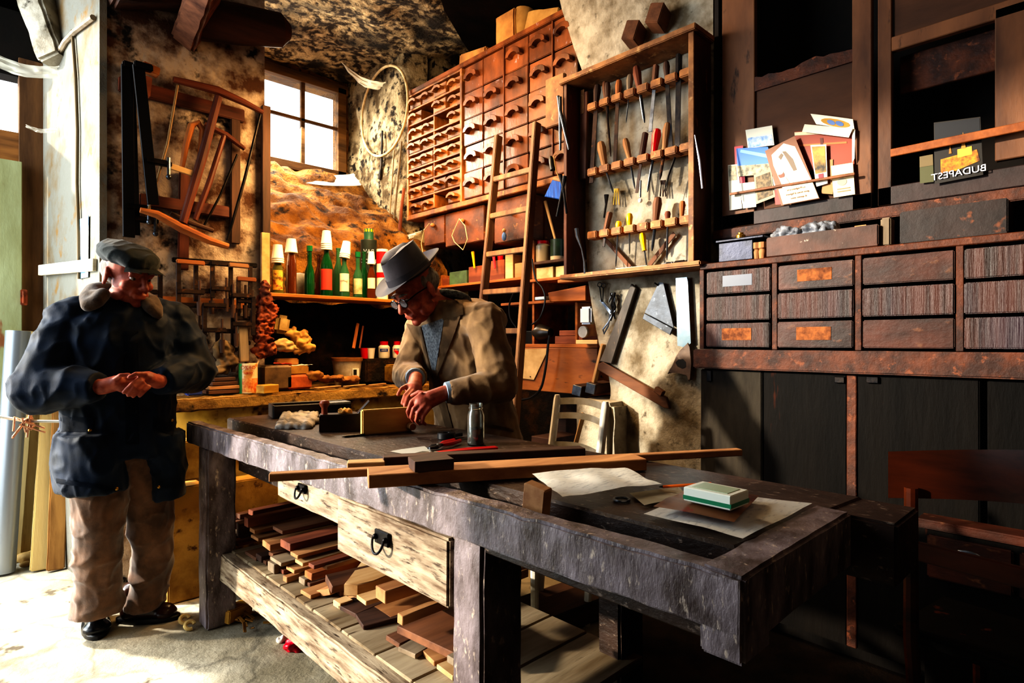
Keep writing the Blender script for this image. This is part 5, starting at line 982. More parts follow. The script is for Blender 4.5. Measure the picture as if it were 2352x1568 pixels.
# ---- counter clutter (Y read off the counter depth)
GY = lambda px, py, Y: PY(px, py, Y)
t, _ = tin(570, 834, 884, .048, 'tomato coloured food can with mirrored ORZO lettering on the counter', M('can_cream', '#d8c49a', '#c88a4a', scale=18, lo=.5, hi=.6, rough=.35, rnd=0), Y=3.32, z0=ZC + .006, band=((flat('can_green', '#2f7a3a'), -.9, -.45, 0, 1), (M('can_picture', '#c05a28', '#d8a860', scale=40, rough=.4, rnd=0), -.42, .9, .05, .5)), txt=(('ORZO', .026, .86), ('BIMBA', .016, .68)), tc='#a02018')
m = MB(); m.bar(PY(590, 838, 3.32), PY(612, 786, 3.38), .008, .004); m.single('wood_splint', W('pale', 'z'), 'pale splint of wood standing behind the food can', 'splint')
def cl_(pts, vox, amp, fr, name, mat, label, cat, sm=2):
    m = MB()
    for px, py, Y, r in pts: m.ell(PY(px, py, Y), r)
    q = remesh(m, vox, sm, lambda c, n: noise.noise(c * fr) * amp + noise.noise(c * fr * 2.3) * amp * .5); return q.single(name, mat, label, cat)
BPAP = M('burnt_brown_paper', '#8a3e14', '#4a1c0a', scale=9, c3='#b5652a', s3=16, t3=(.58, .68), rough=.7, bump=.6, rnd=0)
m = MB()
for (px, py, w_) in ((606, 668, .012), (606, 690, .03), (612, 712, .05), (611, 730, .05), (606, 750, .045), (604, 775, .05), (606, 800, .055)): m.ell(PY(px, py, 3.34), (w_, .03, .05))
q = remesh(m, .006, 1, lambda c, n: .016 * noise.noise(c * 20) + .014 * (1 - 3 * abs(noise.noise(c * 34))) + .006 * (1 - 3 * abs(noise.noise(c * 80)))); q.single('paper_bundle', BPAP, 'crumpled red-brown paper bundle hanging from the shelf corner', 'bundle')
cl_([(512, 805, 3.36, (.05, .04, .06)), (522, 830, 3.36, (.06, .05, .04)), (505, 850, 3.36, (.05, .04, .03))], .006, .02, 22, 'cloth_bag', M('grey_rag', '#8a7456', '#5a4630', rough=.9), 'crumpled greyish cloth bag on the counter behind the capped man', 'bag', 1)
m = MB(); m.box(PY(646, 745, 3.5), (.085, .07, .11), rot=(0, .15, 0), bev=.02); t = m.single('plastic_can', M('cream_can', '#c9ac72', '#9a7c48', rough=.5), 'cream rounded can lying on the heap of papers', 'can')
cl_([(690, 785, 3.5, (.07, .05, .07)), (675, 765, 3.5, (.04, .04, .04)), (705, 800, 3.48, (.05, .04, .04))], .007, .03, 24, 'crumpled_paper', M('tan_paper_ball', '#b88c4a', '#7a5424', scale=6, rough=.9), 'crumpled ball of tan paper beside the cream can', 'paper', 1)
cl_([(650, 790, 3.42, (.06, .04, .03)), (660, 800, 3.42, (.07, .04, .02))], .006, .014, 26, 'dark_bag', M('tan_pouch', '#a88a58', '#6a5230'), 'flat tan pouch lying on the paper heap', 'pouch')
for i, (a, b, c, d, z, col, lab) in enumerate((((600, 820), (700, 812), (690, 806), (610, 808), .10, PAPER, 'loose cream papers hanging over the stone crock'), ((640, 812), (720, 805), (700, 796), (640, 800), .115, NEWS, 'folded grey newspaper above the stone crock'), ((628, 806), (672, 802), (668, 796), (630, 800), .125, flat('pinkish', '#c8503a'), 'bright red and pink printed paper on the heap'))):
    z_ = ZC + .135 + .012 * i; P = [PY(*q, Y_) for q, Y_ in ((a, 3.36), (b, 3.36), (c, 3.5), (d, 3.5))]
    for p in P: p.z = z_ + .01 * noise.noise(p * 30)
    m = MB(); m.grid(lambda u, v: P[0].lerp(P[1], u).lerp(P[3].lerp(P[2], u), v) + V((0, 0, .008 * noise.noise(V((u * 5, v * 5, i))))), 8, 4, .004); m.single('loose_paper', col, lab, 'paper')
t = thing('stone_crock', 'grey brown square stoneware crock on the counter', 'crock', PY(636, 885, 3.36)); p = PY(636, 885, 3.36); m = MB(); m.prism([(-.075, -.06), (.075, -.06), (.075, .06), (-.075, .06)], .14, Matrix.Translation((p.x, 3.40, ZC + .08)), bev=.012); m.part('crock_body', M('stoneware', '#6a5236', '#43321f', scale=9, rough=.6), t)
p = PY(686, 885, 3.36); m = MB(); m.prism([(-.07, -.06), (.07, -.06), (.07, .06), (-.07, .06)], .085, Matrix.Translation((p.x, 3.40, ZC + .05)), bev=.012); m.single('terracotta_box', M('terracotta', '#b05a2a', '#7a3616', scale=9, rough=.8), 'terracotta orange box below the yellow box', 'box')
m = MB(); m.box((p.x - .005, 3.40, ZC + .118), (.125, .1, .05), rot=(0, 0, .1), bev=.006); m.single('yellow_box', M('ochre_box', '#b5843a', '#7a5420', rough=.7), 'ochre yellow box on top of the terracotta box', 'box')
m = MB(); m.box((p.x - .03, 3.46, ZC + .165), (.12, .08, .04), rot=(0, 0, -.1), bev=.006); m.single('brown_carton', CARD, 'brown carton topmost of the three stacked boxes', 'box')
t = thing('bucket', 'white plastic bucket with a brown rim and small black emblem', 'bucket', PY(797, 862, 3.5)); bz = ZC + .006
m = MB(); m.lathe([(.075, 0), (.092, .15), (.096, .152), (.097, .17), (.09, .17), (.088, .15), (.072, .01), (0, .01)], n=28); m.obj('bucket_body', M('bucket_white', '#c4beae', '#8f8672', rough=.5), t); t.location.z = bz
m = MB(); m.lathe([(.099, .155), (.1, .175), (.086, .176), (.085, .16), (0, .16)], n=28); m.obj('rim', M('glue_rim', '#8a5a2a', '#5a3615'), t)
fc = V((-t.location.x, -t.location.y, 0)).normalized(); xd = V((0, 0, 1)).cross(fc); q_ = (fc * .8 + xd * .6).normalized(); mf = frame(q_ * .0885 + V((0, 0, .07)), V((0, 0, 1)).cross(q_), V((0, 0, 1)))
m = MB(); m.box((0, 0, 0), (.05, .075, .003), M=mf, bev=0); l = m.obj('emblem_panel', flat('emblem_white', '#d8d6ce'), t); m = MB(); m.box((-.006, .014, .002), (.026, .034, .002), M=mf, bev=.001); m.box((.016, -.018, .002), (.03, .006, .002), M=mf, bev=0); m.box((.0, -.028, .002), (.03, .004, .002), M=mf, bev=0); m.obj('emblem', INK, l)
for k, (a, b, c, lab) in enumerate((((812, 800), (822, 742), 'orange', 'flat orange stick standing in the white bucket'), ((826, 800), (834, 748), 'red', 'thin red stick standing in the white bucket'))):
    m = MB(); m.bar(PY(*a, 3.5), PY(*b, 3.52), .022 - .01 * k, .008, up=(0, 1, 0)); m.single('stirring_stick', W(c, 'z'), lab, 'stick')
m = MB(); m.bx(PY(832, 880, 3.55).x, PY(915, 880, 3.55).x, 3.5, 3.75, ZC + .008, ZC + .17, bev=.01); m.single('black_box', SOOT, 'sooty black box under the glue jars', 'box')
zj = ZC + .171
def pot(px, r, h, label, parts, Y=3.56, name='jar', cat='jar'):
    p = PY(px, 800, Y); t = thing(name, label, cat, (p.x, Y, zj))
    for nm, pr, mt in parts: m = MB(); m.lathe(pr, None, 22); m.obj(nm, mt, t)
    return t, V((-p.x, -Y, 0)).normalized()
pot(838, .03, .07, 'small red plastic cup on the sooty black box', (('cup_body', [(.025, 0), (.033, .07), (.03, .07), (.023, .006), (0, .006)], REDP),), name='cup', cat='cup')
pot(852, .025, .07, 'small grey white cup between the red cup and the glue jar', (('cup_body', [(.02, 0), (.028, .07), (.025, .07), (.018, .006), (0, .006)], WHITEP),), name='cup', cat='cup', Y=3.53)
for px, r, lab, Y in ((882, .04, 'white glue jar with red cap and blue label on the sooty box', 3.56), (912, .032, 'second white jar with red cap and slanted red and blue label', 3.54)):
    t, fc = pot(px, r, .1, lab, (('jar_body', [(r * .95, 0), (r, .006), (r, .075), (r * .7, .09), (0, .09)], WHITEP), ('cap', [(r * .72, .0905), (r * .72, .115), (0, .116)], REDP)), Y=Y)
    a0 = math.atan2(fc.y, fc.x); m = MB(); m.grid(lambda u, v: V(((r + .001) * math.cos(a0 + (u - .5) * 1.4), (r + .001) * math.sin(a0 + (u - .5) * 1.4), .045 + .02 * v)), 8, 2); m.obj('label_band', flat('label_blue', '#1c3a8a'), t)
    xd = V((0, 0, 1)).cross(fc); m = MB(); m.text('ERRBA', .012, frame(fc * (r + .0025) + V((0, 0, .055)), xd, V((0, 0, 1))), mirror=True); m.obj('lettering', WHITEP, t)
    if px > 900: m = MB(); m.box((0, 0, 0), (.02, .05, .002), rot=(0, 0, .7), M=frame(fc * (r + .001) + V((0, 0, .04)), xd, V((0, 0, 1))), bev=0); m.obj('red_slash', REDP, t)
m = MB(); a = PY(912, 885, 3.4); m.bx(a.x - .04, a.x + .06, 3.36, 3.5, ZC + .01, ZC + .13, bev=.01); m.single('ochre_tin', M('ochre_tin', '#a8843a', '#5f4216', scale=12, rough=.6), 'dented ochre tin beside the stooping man', 'tin')
cl_([(720, 862, 3.36, (.06, .04, .03)), (760, 868, 3.4, (.09, .05, .018)), (800, 872, 3.42, (.09, .05, .015))], .006, .02, 20, 'crumpled_wrapping', M('wrapping', '#9a6a30', '#5a3614', scale=7, rough=.8), 'crumpled tan wrapping paper below the white bucket', 'paper', 1)
for i, (a, b, w_, c, lab) in enumerate((((725, 893), (780, 884), .03, 'tan', 'thin tan slat at the counter edge'), ((790, 880), (838, 884), .02, 'pale', 'pale splinter on the counter before the bucket'), ((850, 880), (884, 882), .025, 'tan', 'small tan chip on the counter near the black box'))):
    A, B = PY(*a, 3.28), PY(*b, 3.34); A.z = B.z = ZC + .014; m = MB(); m.bar(A, B, w_, .006); m.single('wood_chip', W(c), lab, 'wood chip')
A, B = PY(597, 902, 3.22), PY(632, 892, 3.24); A.z = B.z = ZC + .03; m = MB(); m.bar(A, B, .07, .045, bev=.003); m.single('yellow_block', wood('yellow_wood', '#d0a040', '#9a6c20', 'x'), 'yellow lit wooden block at the counter edge below the crock', 'wood block')
for i in range(4):
    p = PY(510, 880, 3.34); m = MB(); m.box((p.x + rng.uniform(-.015, .015), 3.36, ZC + .02 + i * .022), (.17 - .02 * i, .1, .018), rot=(0, 0, rng.uniform(-.1, .1)), bev=.002); m.single('flat_board', W(('brown', 'tan', 'brown', 'dark')[i]), ('lowest brown board of the little stack beside the food can', 'second board, tan, of the little stack beside the food can', 'third board, brown, of the little stack beside the food can', 'small dark board on top of the little stack')[i], 'board')
m = MB(); p = PY(447, 890, 3.3); m.box((p.x, 3.32, ZC + .035), (.07, .06, .05), bev=.006); m.single('blue_packet', flat('blue_packet', '#2a3a7a'), 'small blue packet on the counter at the sleeve of the capped man', 'packet')
# ---- yellow lit things on the floor between man and bench
YB = M('yellow_crate', '#c9a050', '#8a6424', scale=5, c3='#5a3a14', s3=12, t3=(.6, .68), rough=.85, bump=.3)
for (l, t_, r, b, Y, lab, rot) in ((385, 1110, 470, 1298, 3.08, 'tall yellowish crate leaning between the capped man and the bench leg', .1), (400, 1010, 462, 1108, 3.06, 'pale yellow carton on top of the tall yellowish crate', 0), (535, 1090, 640, 1190, 3.1, 'ochre crate seen under the bench behind the far leg', 0)):
    A, B = PY(l, b, Y), PY(r, t_, Y); z0 = max(0, A.z); 
    if b > 1290: z0 = 0
    m = MB(); m.box(((A.x + B.x) / 2, Y + .06, (z0 + B.z) / 2), (B.x - A.x, .12, B.z - z0), rot=(0, 0, 0), bev=.006, wear=.004, cuts=6); m.single('crate', YB, lab, 'crate')
# ================================================================ the pier: bow saws, rails, sash clamps
RW = wood('rail_red', '#6a3420', '#3a1a10', 'x'); RWZ = wood('rail_red', '#6a3420', '#3a1a10', 'z')
S_ = lambda px, py, Y=3.39: PY(px, py, Y)
def stick(name, lab, cat, a, b, w, h, mat, Y=3.39, up=(0, 1, 0), r=None):
    m = MB()
    if r: m.tube([S_(*a, Y), S_(*a, Y).lerp(S_(*b, Y), .5), S_(*b, Y)], [r * .8, r, r * .8], 9)
    else: m.bar(S_(*a, Y), S_(*b, Y), w, h, up=up, bev=.004, wear=.001, cuts=6)
    return m.single(name, mat, lab, cat)
stick('wall_rail', 'upper red-brown rail nailed across the pier', 'rail', (272, 192), (560, 268), .07, .03, RW, 3.43)
stick('wall_rail', 'lower red-brown rail nailed across the pier', 'rail', (320, 458), (525, 488), .06, .03, RW, 3.43)
stick('upright_batten', 'dark red vertical batten on the pier below the lower rail', 'batten', (424, 395), (420, 620), .05, .025, RWZ, 3.43)
stick('upright_batten', 'dark vertical batten at the pier edge', 'batten', (540, 250), (540, 560), .05, .025, W('dark', 'z'), 3.43)
t = thing('bow_saw', 'large wooden bow saw with dark blade hanging tilted on the pier', 'bow saw', S_(420, 510, 3.33))
for nm, P, rr, mt in (('upper_arm', ((398, 182), (430, 190), (500, 208), (560, 235), (604, 258)), (.014, .018, .022, .018, .013), RW), ('lower_arm', ((322, 482), (360, 492), (420, 525), (480, 552), (524, 566)), (.013, .02, .024, .021, .016), W('orange', 'x')),
                      ('stretcher', ((502, 222), (465, 360), (420, 512)), (.02, .024, .02), RWZ), ('blade', ((598, 262), (562, 410), (522, 552)), (.007, .008, .007), IRON)):
    m = MB(); m.tube([S_(*p, 3.33) for p in P], list(rr), 10); m.part(nm, mt, t)
m = MB(); m.tube([S_(408, 196, 3.33), S_(385, 330, 3.33), S_(342, 480, 3.33)], .006, 7); m.part('twisted_cord', flat('sisal', '#8a6a40'), t); m = MB(); m.bar(S_(392, 382, 3.33), S_(448, 400, 3.33), .01, .03); m.part('toggle', W('pale'), t)
t = thing('bow_saw', 'smaller bow saw behind the large one, with thin dark blade', 'bow saw', S_(470, 530, 3.38))
for nm, P, rr, mt in (('upper_arm', ((470, 285), (520, 310), (562, 342)), (.012, .016, .012), RW), ('lower_arm', ((392, 490), (440, 512), (490, 530)), (.012, .014, .012), W('dark')), ('stretcher', ((515, 310), (480, 420), (448, 505)), (.013, .015, .013), RWZ), ('blade', ((545, 355), (505, 450), (465, 525)), (.006, .006, .006), IRON)):
    m = MB(); m.tube([S_(*p, 3.385) for p in P], list(rr), 9); m.part(nm, mt, t)
t = thing('wooden_fork', 'orange two-pronged wooden yoke hanging between the saw frames', 'yoke', S_(440, 400, 3.36))
m = MB(); m.tube([S_(418, 385, 3.36), S_(428, 330, 3.36), S_(440, 288, 3.36), S_(455, 282, 3.36), S_(466, 300, 3.36), S_(458, 370, 3.36)], [.012, .016, .018, .018, .016, .012], 9); m.part('yoke_body', W('orange', 'z'), t)
def sash(lab, top, bot, Y, mid, w=.022):
    t = thing('sash_clamp', lab, 'clamp', S_(*bot, Y)); a, b = S_(*top, Y), S_(*bot, Y)
    m = MB(); m.bar(a, b, w * 1.7, .012, up=(0, 1, 0), bev=.002); m.part('bar', BLACKI, t); d = (b - a).normalized(); s = V((1, 0, 0))
    m = MB(); m.bar(a - s * .02, a + s * .06, .03, .035, bev=.005); m.part('head', BLACKI, t); c = a.lerp(b, mid); m = MB(); m.bar(c - s * .015, c + s * .10, .03, .03, bev=.006); j = m.part('sliding_jaw', IRON, t)
    m = MB(); m.tube([c + V((.085, -.01, .03)), c + V((.085, -.01, -.06))], .008, 8); m.ell(c + V((.085, -.01, -.065)), .013); m.part('screw', STEEL, j); return t
BLACKI = flat('painted_black_iron', '#0c0d12', rough=.3, metal=.3)
sash('black sash clamp hanging vertically from the upper rail', (292, 150), (296, 545), 3.36, .82, .030); sash('slanting black sash clamp crossing the vertical one', (318, 150), (352, 470), 3.31, .68, .030); sash('third thin black sash clamp behind the vertical one', (300, 160), (312, 540), 3.40, .9)
m = MB(); p = S_(345, 160, 3.33); m.box(p + V((0, 0, 0)), (.075, .05, .04), rot=(0, .2, 0), bev=.004); m.single('orange_block', W('orange'), 'sunlit orange block on top of the sash clamps', 'wood block'); m = MB(); p = S_(335, 200, 3.36); m.box(p, (.04, .04, .10), rot=(0, .1, 0), bev=.004); m.single('orange_block', W('red'), 'darker orange block below the sunlit one', 'wood block')
# clamps hanging above the counter
def clamp(lab, px, py, hp, wp, Y, wd, k=1):
    p0, p1 = S_(px, py, Y), S_(px, py + hp, Y); q = S_(px + wp, py, Y); w = q.x - p0.x
    t = thing('bar_clamp', lab, 'clamp', p1, group='clamps hanging on the pier'); m = MB(); m.bar(p0, p1, .022, .01, up=(0, 1, 0), bev=.002); m.part('bar', RUST, t)
    m = MB(); m.bar(p0 - V((.01, 0, 0)), p0 + V((w, 0, 0)), .02, .024, bev=.004); m.part('fixed_jaw', wd, t); c = p0.lerp(p1, .72); m = MB(); m.bar(c - V((.01, 0, 0)), c + V((w, 0, 0)), .02, .024, bev=.004); j = m.part('sliding_jaw', RUST, t)
    m = MB(); m.cyl(c + V((w * .8, 0, .06)), c + V((w * .8, 0, -.05)), .006, n=8); m.cyl(c + V((w * .8, 0, -.05)), c + V((w * .8, 0, -.12)), .014, .011, n=10); m.part('handle', W('dark', 'z') if k else IRON, j)
for a in (('clamp with a pale orange jaw hanging first from the bar', 410, 600, 95, 60, 3.33, W('orange')), ('rusty clamp hanging second from the bar', 450, 602, 90, 45, 3.36, RUST), ('rusty clamp hanging third from the bar', 488, 604, 80, 40, 3.34, RUST), ('clamp with a broad tan jaw hanging near the shelf corner', 575, 612, 95, -50, 3.33, W('tan')),
          ('clamp lying lower under the first clamp', 418, 700, 70, 50, 3.36, RUST), ('clamp under the shelf corner beside the paper bundle', 582, 680, 90, -50, 3.32, RUST), ('clamp hanging low above the crumpled bag', 535, 730, 80, 40, 3.35, RUST), ('clamp lowest in the middle of the pier', 500, 760, 60, 45, 3.36, RUST), ('rusty clamp hanging fourth from the bar', 530, 606, 100, 42, 3.34, W('dark')), ('clamp with an orange jaw hanging at the bar end', 548, 640, 70, 40, 3.33, W('orange')), ('clamp low beside the grey wooden bar', 470, 700, 80, 50, 3.32, RUST), ('clamp with dark jaws beneath the small one beside the cap', 385, 720, 60, 45, 3.34, RUST), ('small clamp beside the cap, at its peak', 368, 628, 60, -30, 3.38, STEEL)): clamp(*a)
stick('hanging_bar', 'black iron bar carrying the row of clamps', 'bar', (395, 596), (590, 610), .025, .02, IRON, 3.37)
stick('wall_rail', 'pale brown rail low on the pier behind the clamps', 'rail', (345, 690), (560, 700), .05, .03, W('orange'), 3.43)
stick('wood_square', 'upright grey wooden bar among the low clamps', 'bar', (556, 745), (560, 830), .05, .03, W('grey', 'z'), 3.34)
# ================================================================ by the doorway
LB = M('limewashed_board', '#d2bb84', '#a8864c', scale=4, st=(1, 1, .12), lo=.4, hi=.65, c3='#8a5a2a', s3=10, t3=(.62, .7), rough=.85, bump=.25)
D_ = lambda px, py, Y: PY(px, py, Y)
for (b0, t0, w_, Y, mt, lab) in (((18, 1262), (60, 760), .05, 4.25, LB, 'pale board leaning at the green door, nearest the frame edge'), ((55, 1248), (85, 905), .045, 4.28, LB, 'second pale board leaning beside the first'), ((92, 1252), (120, 880), .04, 4.02, LB, 'third pale board leaning by the door post'), ((128, 1240), (140, 930), .035, 3.96, wood('brown_board', '#a9804a', '#6f4c26', 'z'), 'brownish board leaning furthest from the door')):
    A, B = D_(*b0, Y), D_(*t0, Y + .1); A.z = .005; m = MB(); m.bar(A, B, w_ * 2.2, .03, up=(0, 1, 0), bev=.006, wear=.004, cuts=8); m.single('leaning_board', mt, lab, 'board')
A, B = D_(6, 1200, 4.1), D_(42, 760, 4.15); A.z = .01; m = MB(); m.cyl(A, B, .055, n=18); m.single('metal_pipe', flat('grey_pipe', '#8f959c', rough=.3, metal=.5), 'shiny grey pipe leaning in front of the green door', 'pipe')
A, B = D_(-30, 952, 3.2), D_(150, 968, 3.1); m = MB(); m.tube([A, A.lerp(B, .5) - V((0, 0, .012)), B], .006, 7); m.single('rope', flat('white_rope', '#cfc8b8'), 'thin pale rope stretched behind the capped man', 'rope')
c = D_(62, 968, 3.14); m = MB()
for k in range(9): m.tube([c + V((rng.uniform(-.02, .02), 0, .01)), c + V((rng.uniform(-.05, .05), rng.uniform(-.02, .02), rng.uniform(-.02, .05))), c + V((rng.uniform(-.06, .06), rng.uniform(-.02, .02), -.06 + rng.uniform(-.02, .03)))], .004, 6)
m.single('string_knot', flat('orange_twine', '#d8a07a'), 'tangled knot of pinkish twine tied on the pale rope', 'knot')
q = [(110, 605), (190, 590), (188, 628), (112, 640)]
m = MB(); A, B = PX(0, 0, 1) if False else None, None; a, b = V((.405, 4.35, 0)), V((.53, 3.47, 0)); a.z, b.z = D_(112, 622, 4.35).z, D_(186, 607, 3.5).z; m.bar(a, b, .02, .06); m.single('wooden_crossbar', wood('white_bar', '#e2dccb', '#b8aa8a', 'x'), 'white painted crossbar fixed on the bright door jamb', 'bar')
def JB(px, py, o=.0):
    r = ray(px, py); y = (.545 - o + .1226 * 3.44) / (r.x / r.y + .1226); return PY(px, py, y)
t = thing('wall_notice', 'pale blue and white paper sheet on the bright jamb', 'poster', (.5, 3.6, 1.5))
m = MB(); m.slab([JB(*p, .008) for p in ((180, 505), (203, 495), (202, 636), (181, 640))], (-1, -.12, 0), .002); m.part('sheet', M('blue_poster', '#dfe6ea', '#6f9ac0', scale=7, lo=.52, hi=.58, rough=.7, rnd=0), t)
m = MB(); m.tube([JB(*p, .012) for p in ((166, 70), (174, 180), (178, 300), (177, 420), (181, 540), (182, 640))], .008, 7); m.single('hanging_cable', flat('old_cable', '#5a4a30', rough=.8), 'old cable running down the bright door jamb', 'cable')
m = MB(); m.tube([JB(*p, .014) for p in ((122, 145), (150, 95), (172, 72), (214, 40))], .014, 7); m.single('twisted_branch', W('grey'), 'thin twisted branch nailed high on the door jamb', 'branch')
# cobwebs, floor litter
WEB = M('cobweb', '#e8e4d4', rough=.9, alpha=.6, rnd=0, bump=0); WEB2 = M('cobweb_thin', '#efe9d8', rough=.9, alpha=.35, rnd=0, bump=0)
def web(a, b, c, d, mat, lab, sag=.05):
    m = MB(); m.grid(lambda u, v: a.lerp(b, u).lerp(d.lerp(c, u), v) + V((.02 * noise.noise(V((u * 6, v * 6, 1))), .012 * noise.noise(V((u * 5, v * 5, 8))), -sag * math.sin(math.pi * u))), 20, 8); o = m.single('cobweb', mat, lab, 'cobweb'); o['kind'] = 'stuff'
web(PY(782, 140, 4.6), PX(886, 188, 2.66), PX(872, 205, 2.66), PY(800, 165, 4.6), WEB, 'dusty white cobweb sheet hanging beside the hoop')
web(PY(622, 385, 4.85), PY(812, 398, 4.80), PY(830, 425, 4.6), PY(625, 400, 4.7), WEB, 'thick white cobweb sheet under the window', .04)
web(D_(-20, 118, 4.0), D_(135, 150, 3.9), D_(132, 178, 3.9), D_(-20, 148, 4.0), WEB, 'dusty cobweb sheet hanging across the doorway top', .03)
web(D_(60, 285, 4.2), D_(130, 290, 4.1), D_(128, 302, 4.1), D_(60, 292, 4.2), WEB2, 'thin cobweb strand by the door post', .02)
web(PX(880, 525, 2.68), PX(975, 525, 2.66), PX(960, 540, 2.64), PX(890, 530, 2.6), WEB2, 'grey dusty cobweb under the corner of the chest', .05)
FL = lambda px, py: PZ(px, py, 0)
m = MB(); p = FL(95, 1288); m.ell(p + V((0, 0, .03)), (.11, .06, .045)); q = remesh(m, .008, 1, lambda c, n: noise.noise(c * 18) * .02); q.single('stone', M('sandy_stone', '#c9a66a', '#9a7840'), 'rounded sandy stone on the floor by the leaning boards', 'stone')
m = MB(); p = FL(60, 1300); m.ell(p + V((0, 0, .012)), (.03, .02, .016)); m.single('pebble', M('sandy_stone', '#c9a66a'), 'small pale pebble beside the rounded sandy stone', 'stone')
for k, (px, py) in enumerate(((424, 1432), (436, 1446))):
    p = FL(px, py); m = MB(); m.tube([p + V((.018 * math.cos(q), .012 * math.sin(q) , .02 + .012 * math.sin(q))) for q in [k_ * .5 for k_ in range(11)]], .008, 7); m.single('wood_shaving', M('shaving_pale', '#d8bc7c', rough=.8), ('curled pale shaving on the floor beside the far bench leg', 'second curled shaving, a step nearer the bench')[k], 'shaving')
p = FL(540, 1420); m = MB(); m.box(p + V((0, .0, .03)), (.14, .07, .055), rot=(0, .1, .5), bev=.004); m.single('ochre_offcut', wood('yellow_wood', '#d0a040', '#9a6c20', 'x'), 'ochre offcut on the floor behind the far bench leg', 'wood offcut')
p = FL(600, 1420); m = MB()
for k in range(26): m.box(p + V((rng.uniform(-.12, .12), rng.uniform(-.1, .1), .008 + rng.random() * .03)), (rng.uniform(.02, .06), .012, .004), rot=(rng.uniform(-.5, .5), rng.uniform(-.5, .5), rng.uniform(0, 3)), bev=0)
o = m.single('shavings_litter', M('litter_ochre', '#b08038', '#6a4418'), 'litter of shavings under the bench by the far leg', 'shavings'); o['kind'] = 'stuff'
p = FL(682, 1490); m = MB(); m.ell(p + V((0, 0, .02)), (.05, .035, .03)); q = remesh(m, .005, 1, lambda c, n: noise.noise(c * 50) * .014); q.single('red_wrapper', flat('red_wrapper', '#b8102a', rough=.25), 'crumpled shiny red wrapper on the floor under the stretcher', 'wrapper')
p = FL(650, 1472); m = MB(); m.ell(p + V((0, 0, .012)), (.025, .02, .014)); q = remesh(m, .004, 1, lambda c, n: noise.noise(c * 60) * .01); q.single('paper_scrap', WHITEP, 'small white scrap on the floor beside the red wrapper', 'paper')
# far things under the bench on the other side
for (a, b, z, lab) in (((1180, 1420), (1330, 1365), .02, 'dark flat board lying on the floor beyond the bench'), ((1200, 1475), (1385, 1400), .06, 'long dark box edge on the floor under the bench')):
    A, B = FL(*a), FL(*b); A.z = B.z = z; m = MB(); m.bar(A, B, .16, .03 + z, bev=.004); m.single('floor_board', W('dark'), lab, 'board')
p = FL(1370, 1545); m = MB(); m.box(p + V((0, 0, .05)), (.09, .05, .1), rot=(.1, .2, .6), bev=.006); m.single('brown_offcut', W('brown'), 'brown offcut standing on the dark floor under the near bench end', 'wood offcut')
# ================================================================ the two men
from mathutils.bvhtree import BVHTree
SKIN = M('weathered_skin', '#a85a44', '#7e3a2c', scale=26, lo=.4, hi=.65, rough=.55, bump=.15, bs=120, bd=.003, rnd=0)
NAVY = M('navy_waxed_cloth', '#081a30', '#040d1a', spec=.15, scale=9, lo=.4, hi=.65, rough=.62, bump=.25, bs=240, bd=.002, rnd=0, sheen=.08)
CORD = M('brown_corduroy', '#54412f', '#3a2b20', scale=30, rough=.9, bump=.3, rnd=0, sheen=.3)
TROU = M('brown_wool', '#6c4e38', '#4c3626', scale=14, rough=.9, bump=.3, bs=260, bd=.002, rnd=0, sheen=.3)
COAT = M('tan_work_cloth', '#7b603f', '#5c4429', scale=9, rough=.85, bump=.25, bs=240, bd=.002, rnd=0, sheen=.2)
FELT = M('grey_felt', '#38333a', '#28252b', scale=12, rough=.9, bump=.2, bs=160, bd=.002, rnd=0, sheen=.22)
CAPM = M('dark_green_felt', '#121d1e', '#0a1012', scale=14, rough=.9, bump=.35, bs=120, bd=.003, rnd=0, sheen=.15)
SHOE = flat('black_leather', '#0d0e14', rough=.25); BROWNSHOE = flat('brown_leather', '#2a150e', rough=.3)
HAIR = M('grey_hair', '#8a847c', '#5a5550', scale=60, st=(1, 1, .2), rough=.8, rnd=0)
def loft(mb, rows, n=20):                              # rows: centre, half width, half depth, turn
    b = bmesh.new(); rg = []
    for c, rx, ry, a in rows:
        ca, sa = math.cos(a), math.sin(a)
        rg.append([b.verts.new(V(c) + V((ca * rx * math.cos(q) - sa * ry * math.sin(q), sa * rx * math.cos(q) + ca * ry * math.sin(q), 0))) for q in [2 * math.pi * k / n for k in range(n)]])
    for A, B in zip(rg, rg[1:]):
        for k in range(n): b.faces.new((A[k], A[(k + 1) % n], B[(k + 1) % n], B[k]))
    b.faces.new(rg[0][::-1]); b.faces.new(rg[-1]); bmesh.ops.recalc_face_normals(b, faces=list(b.faces)); mb.add(b)
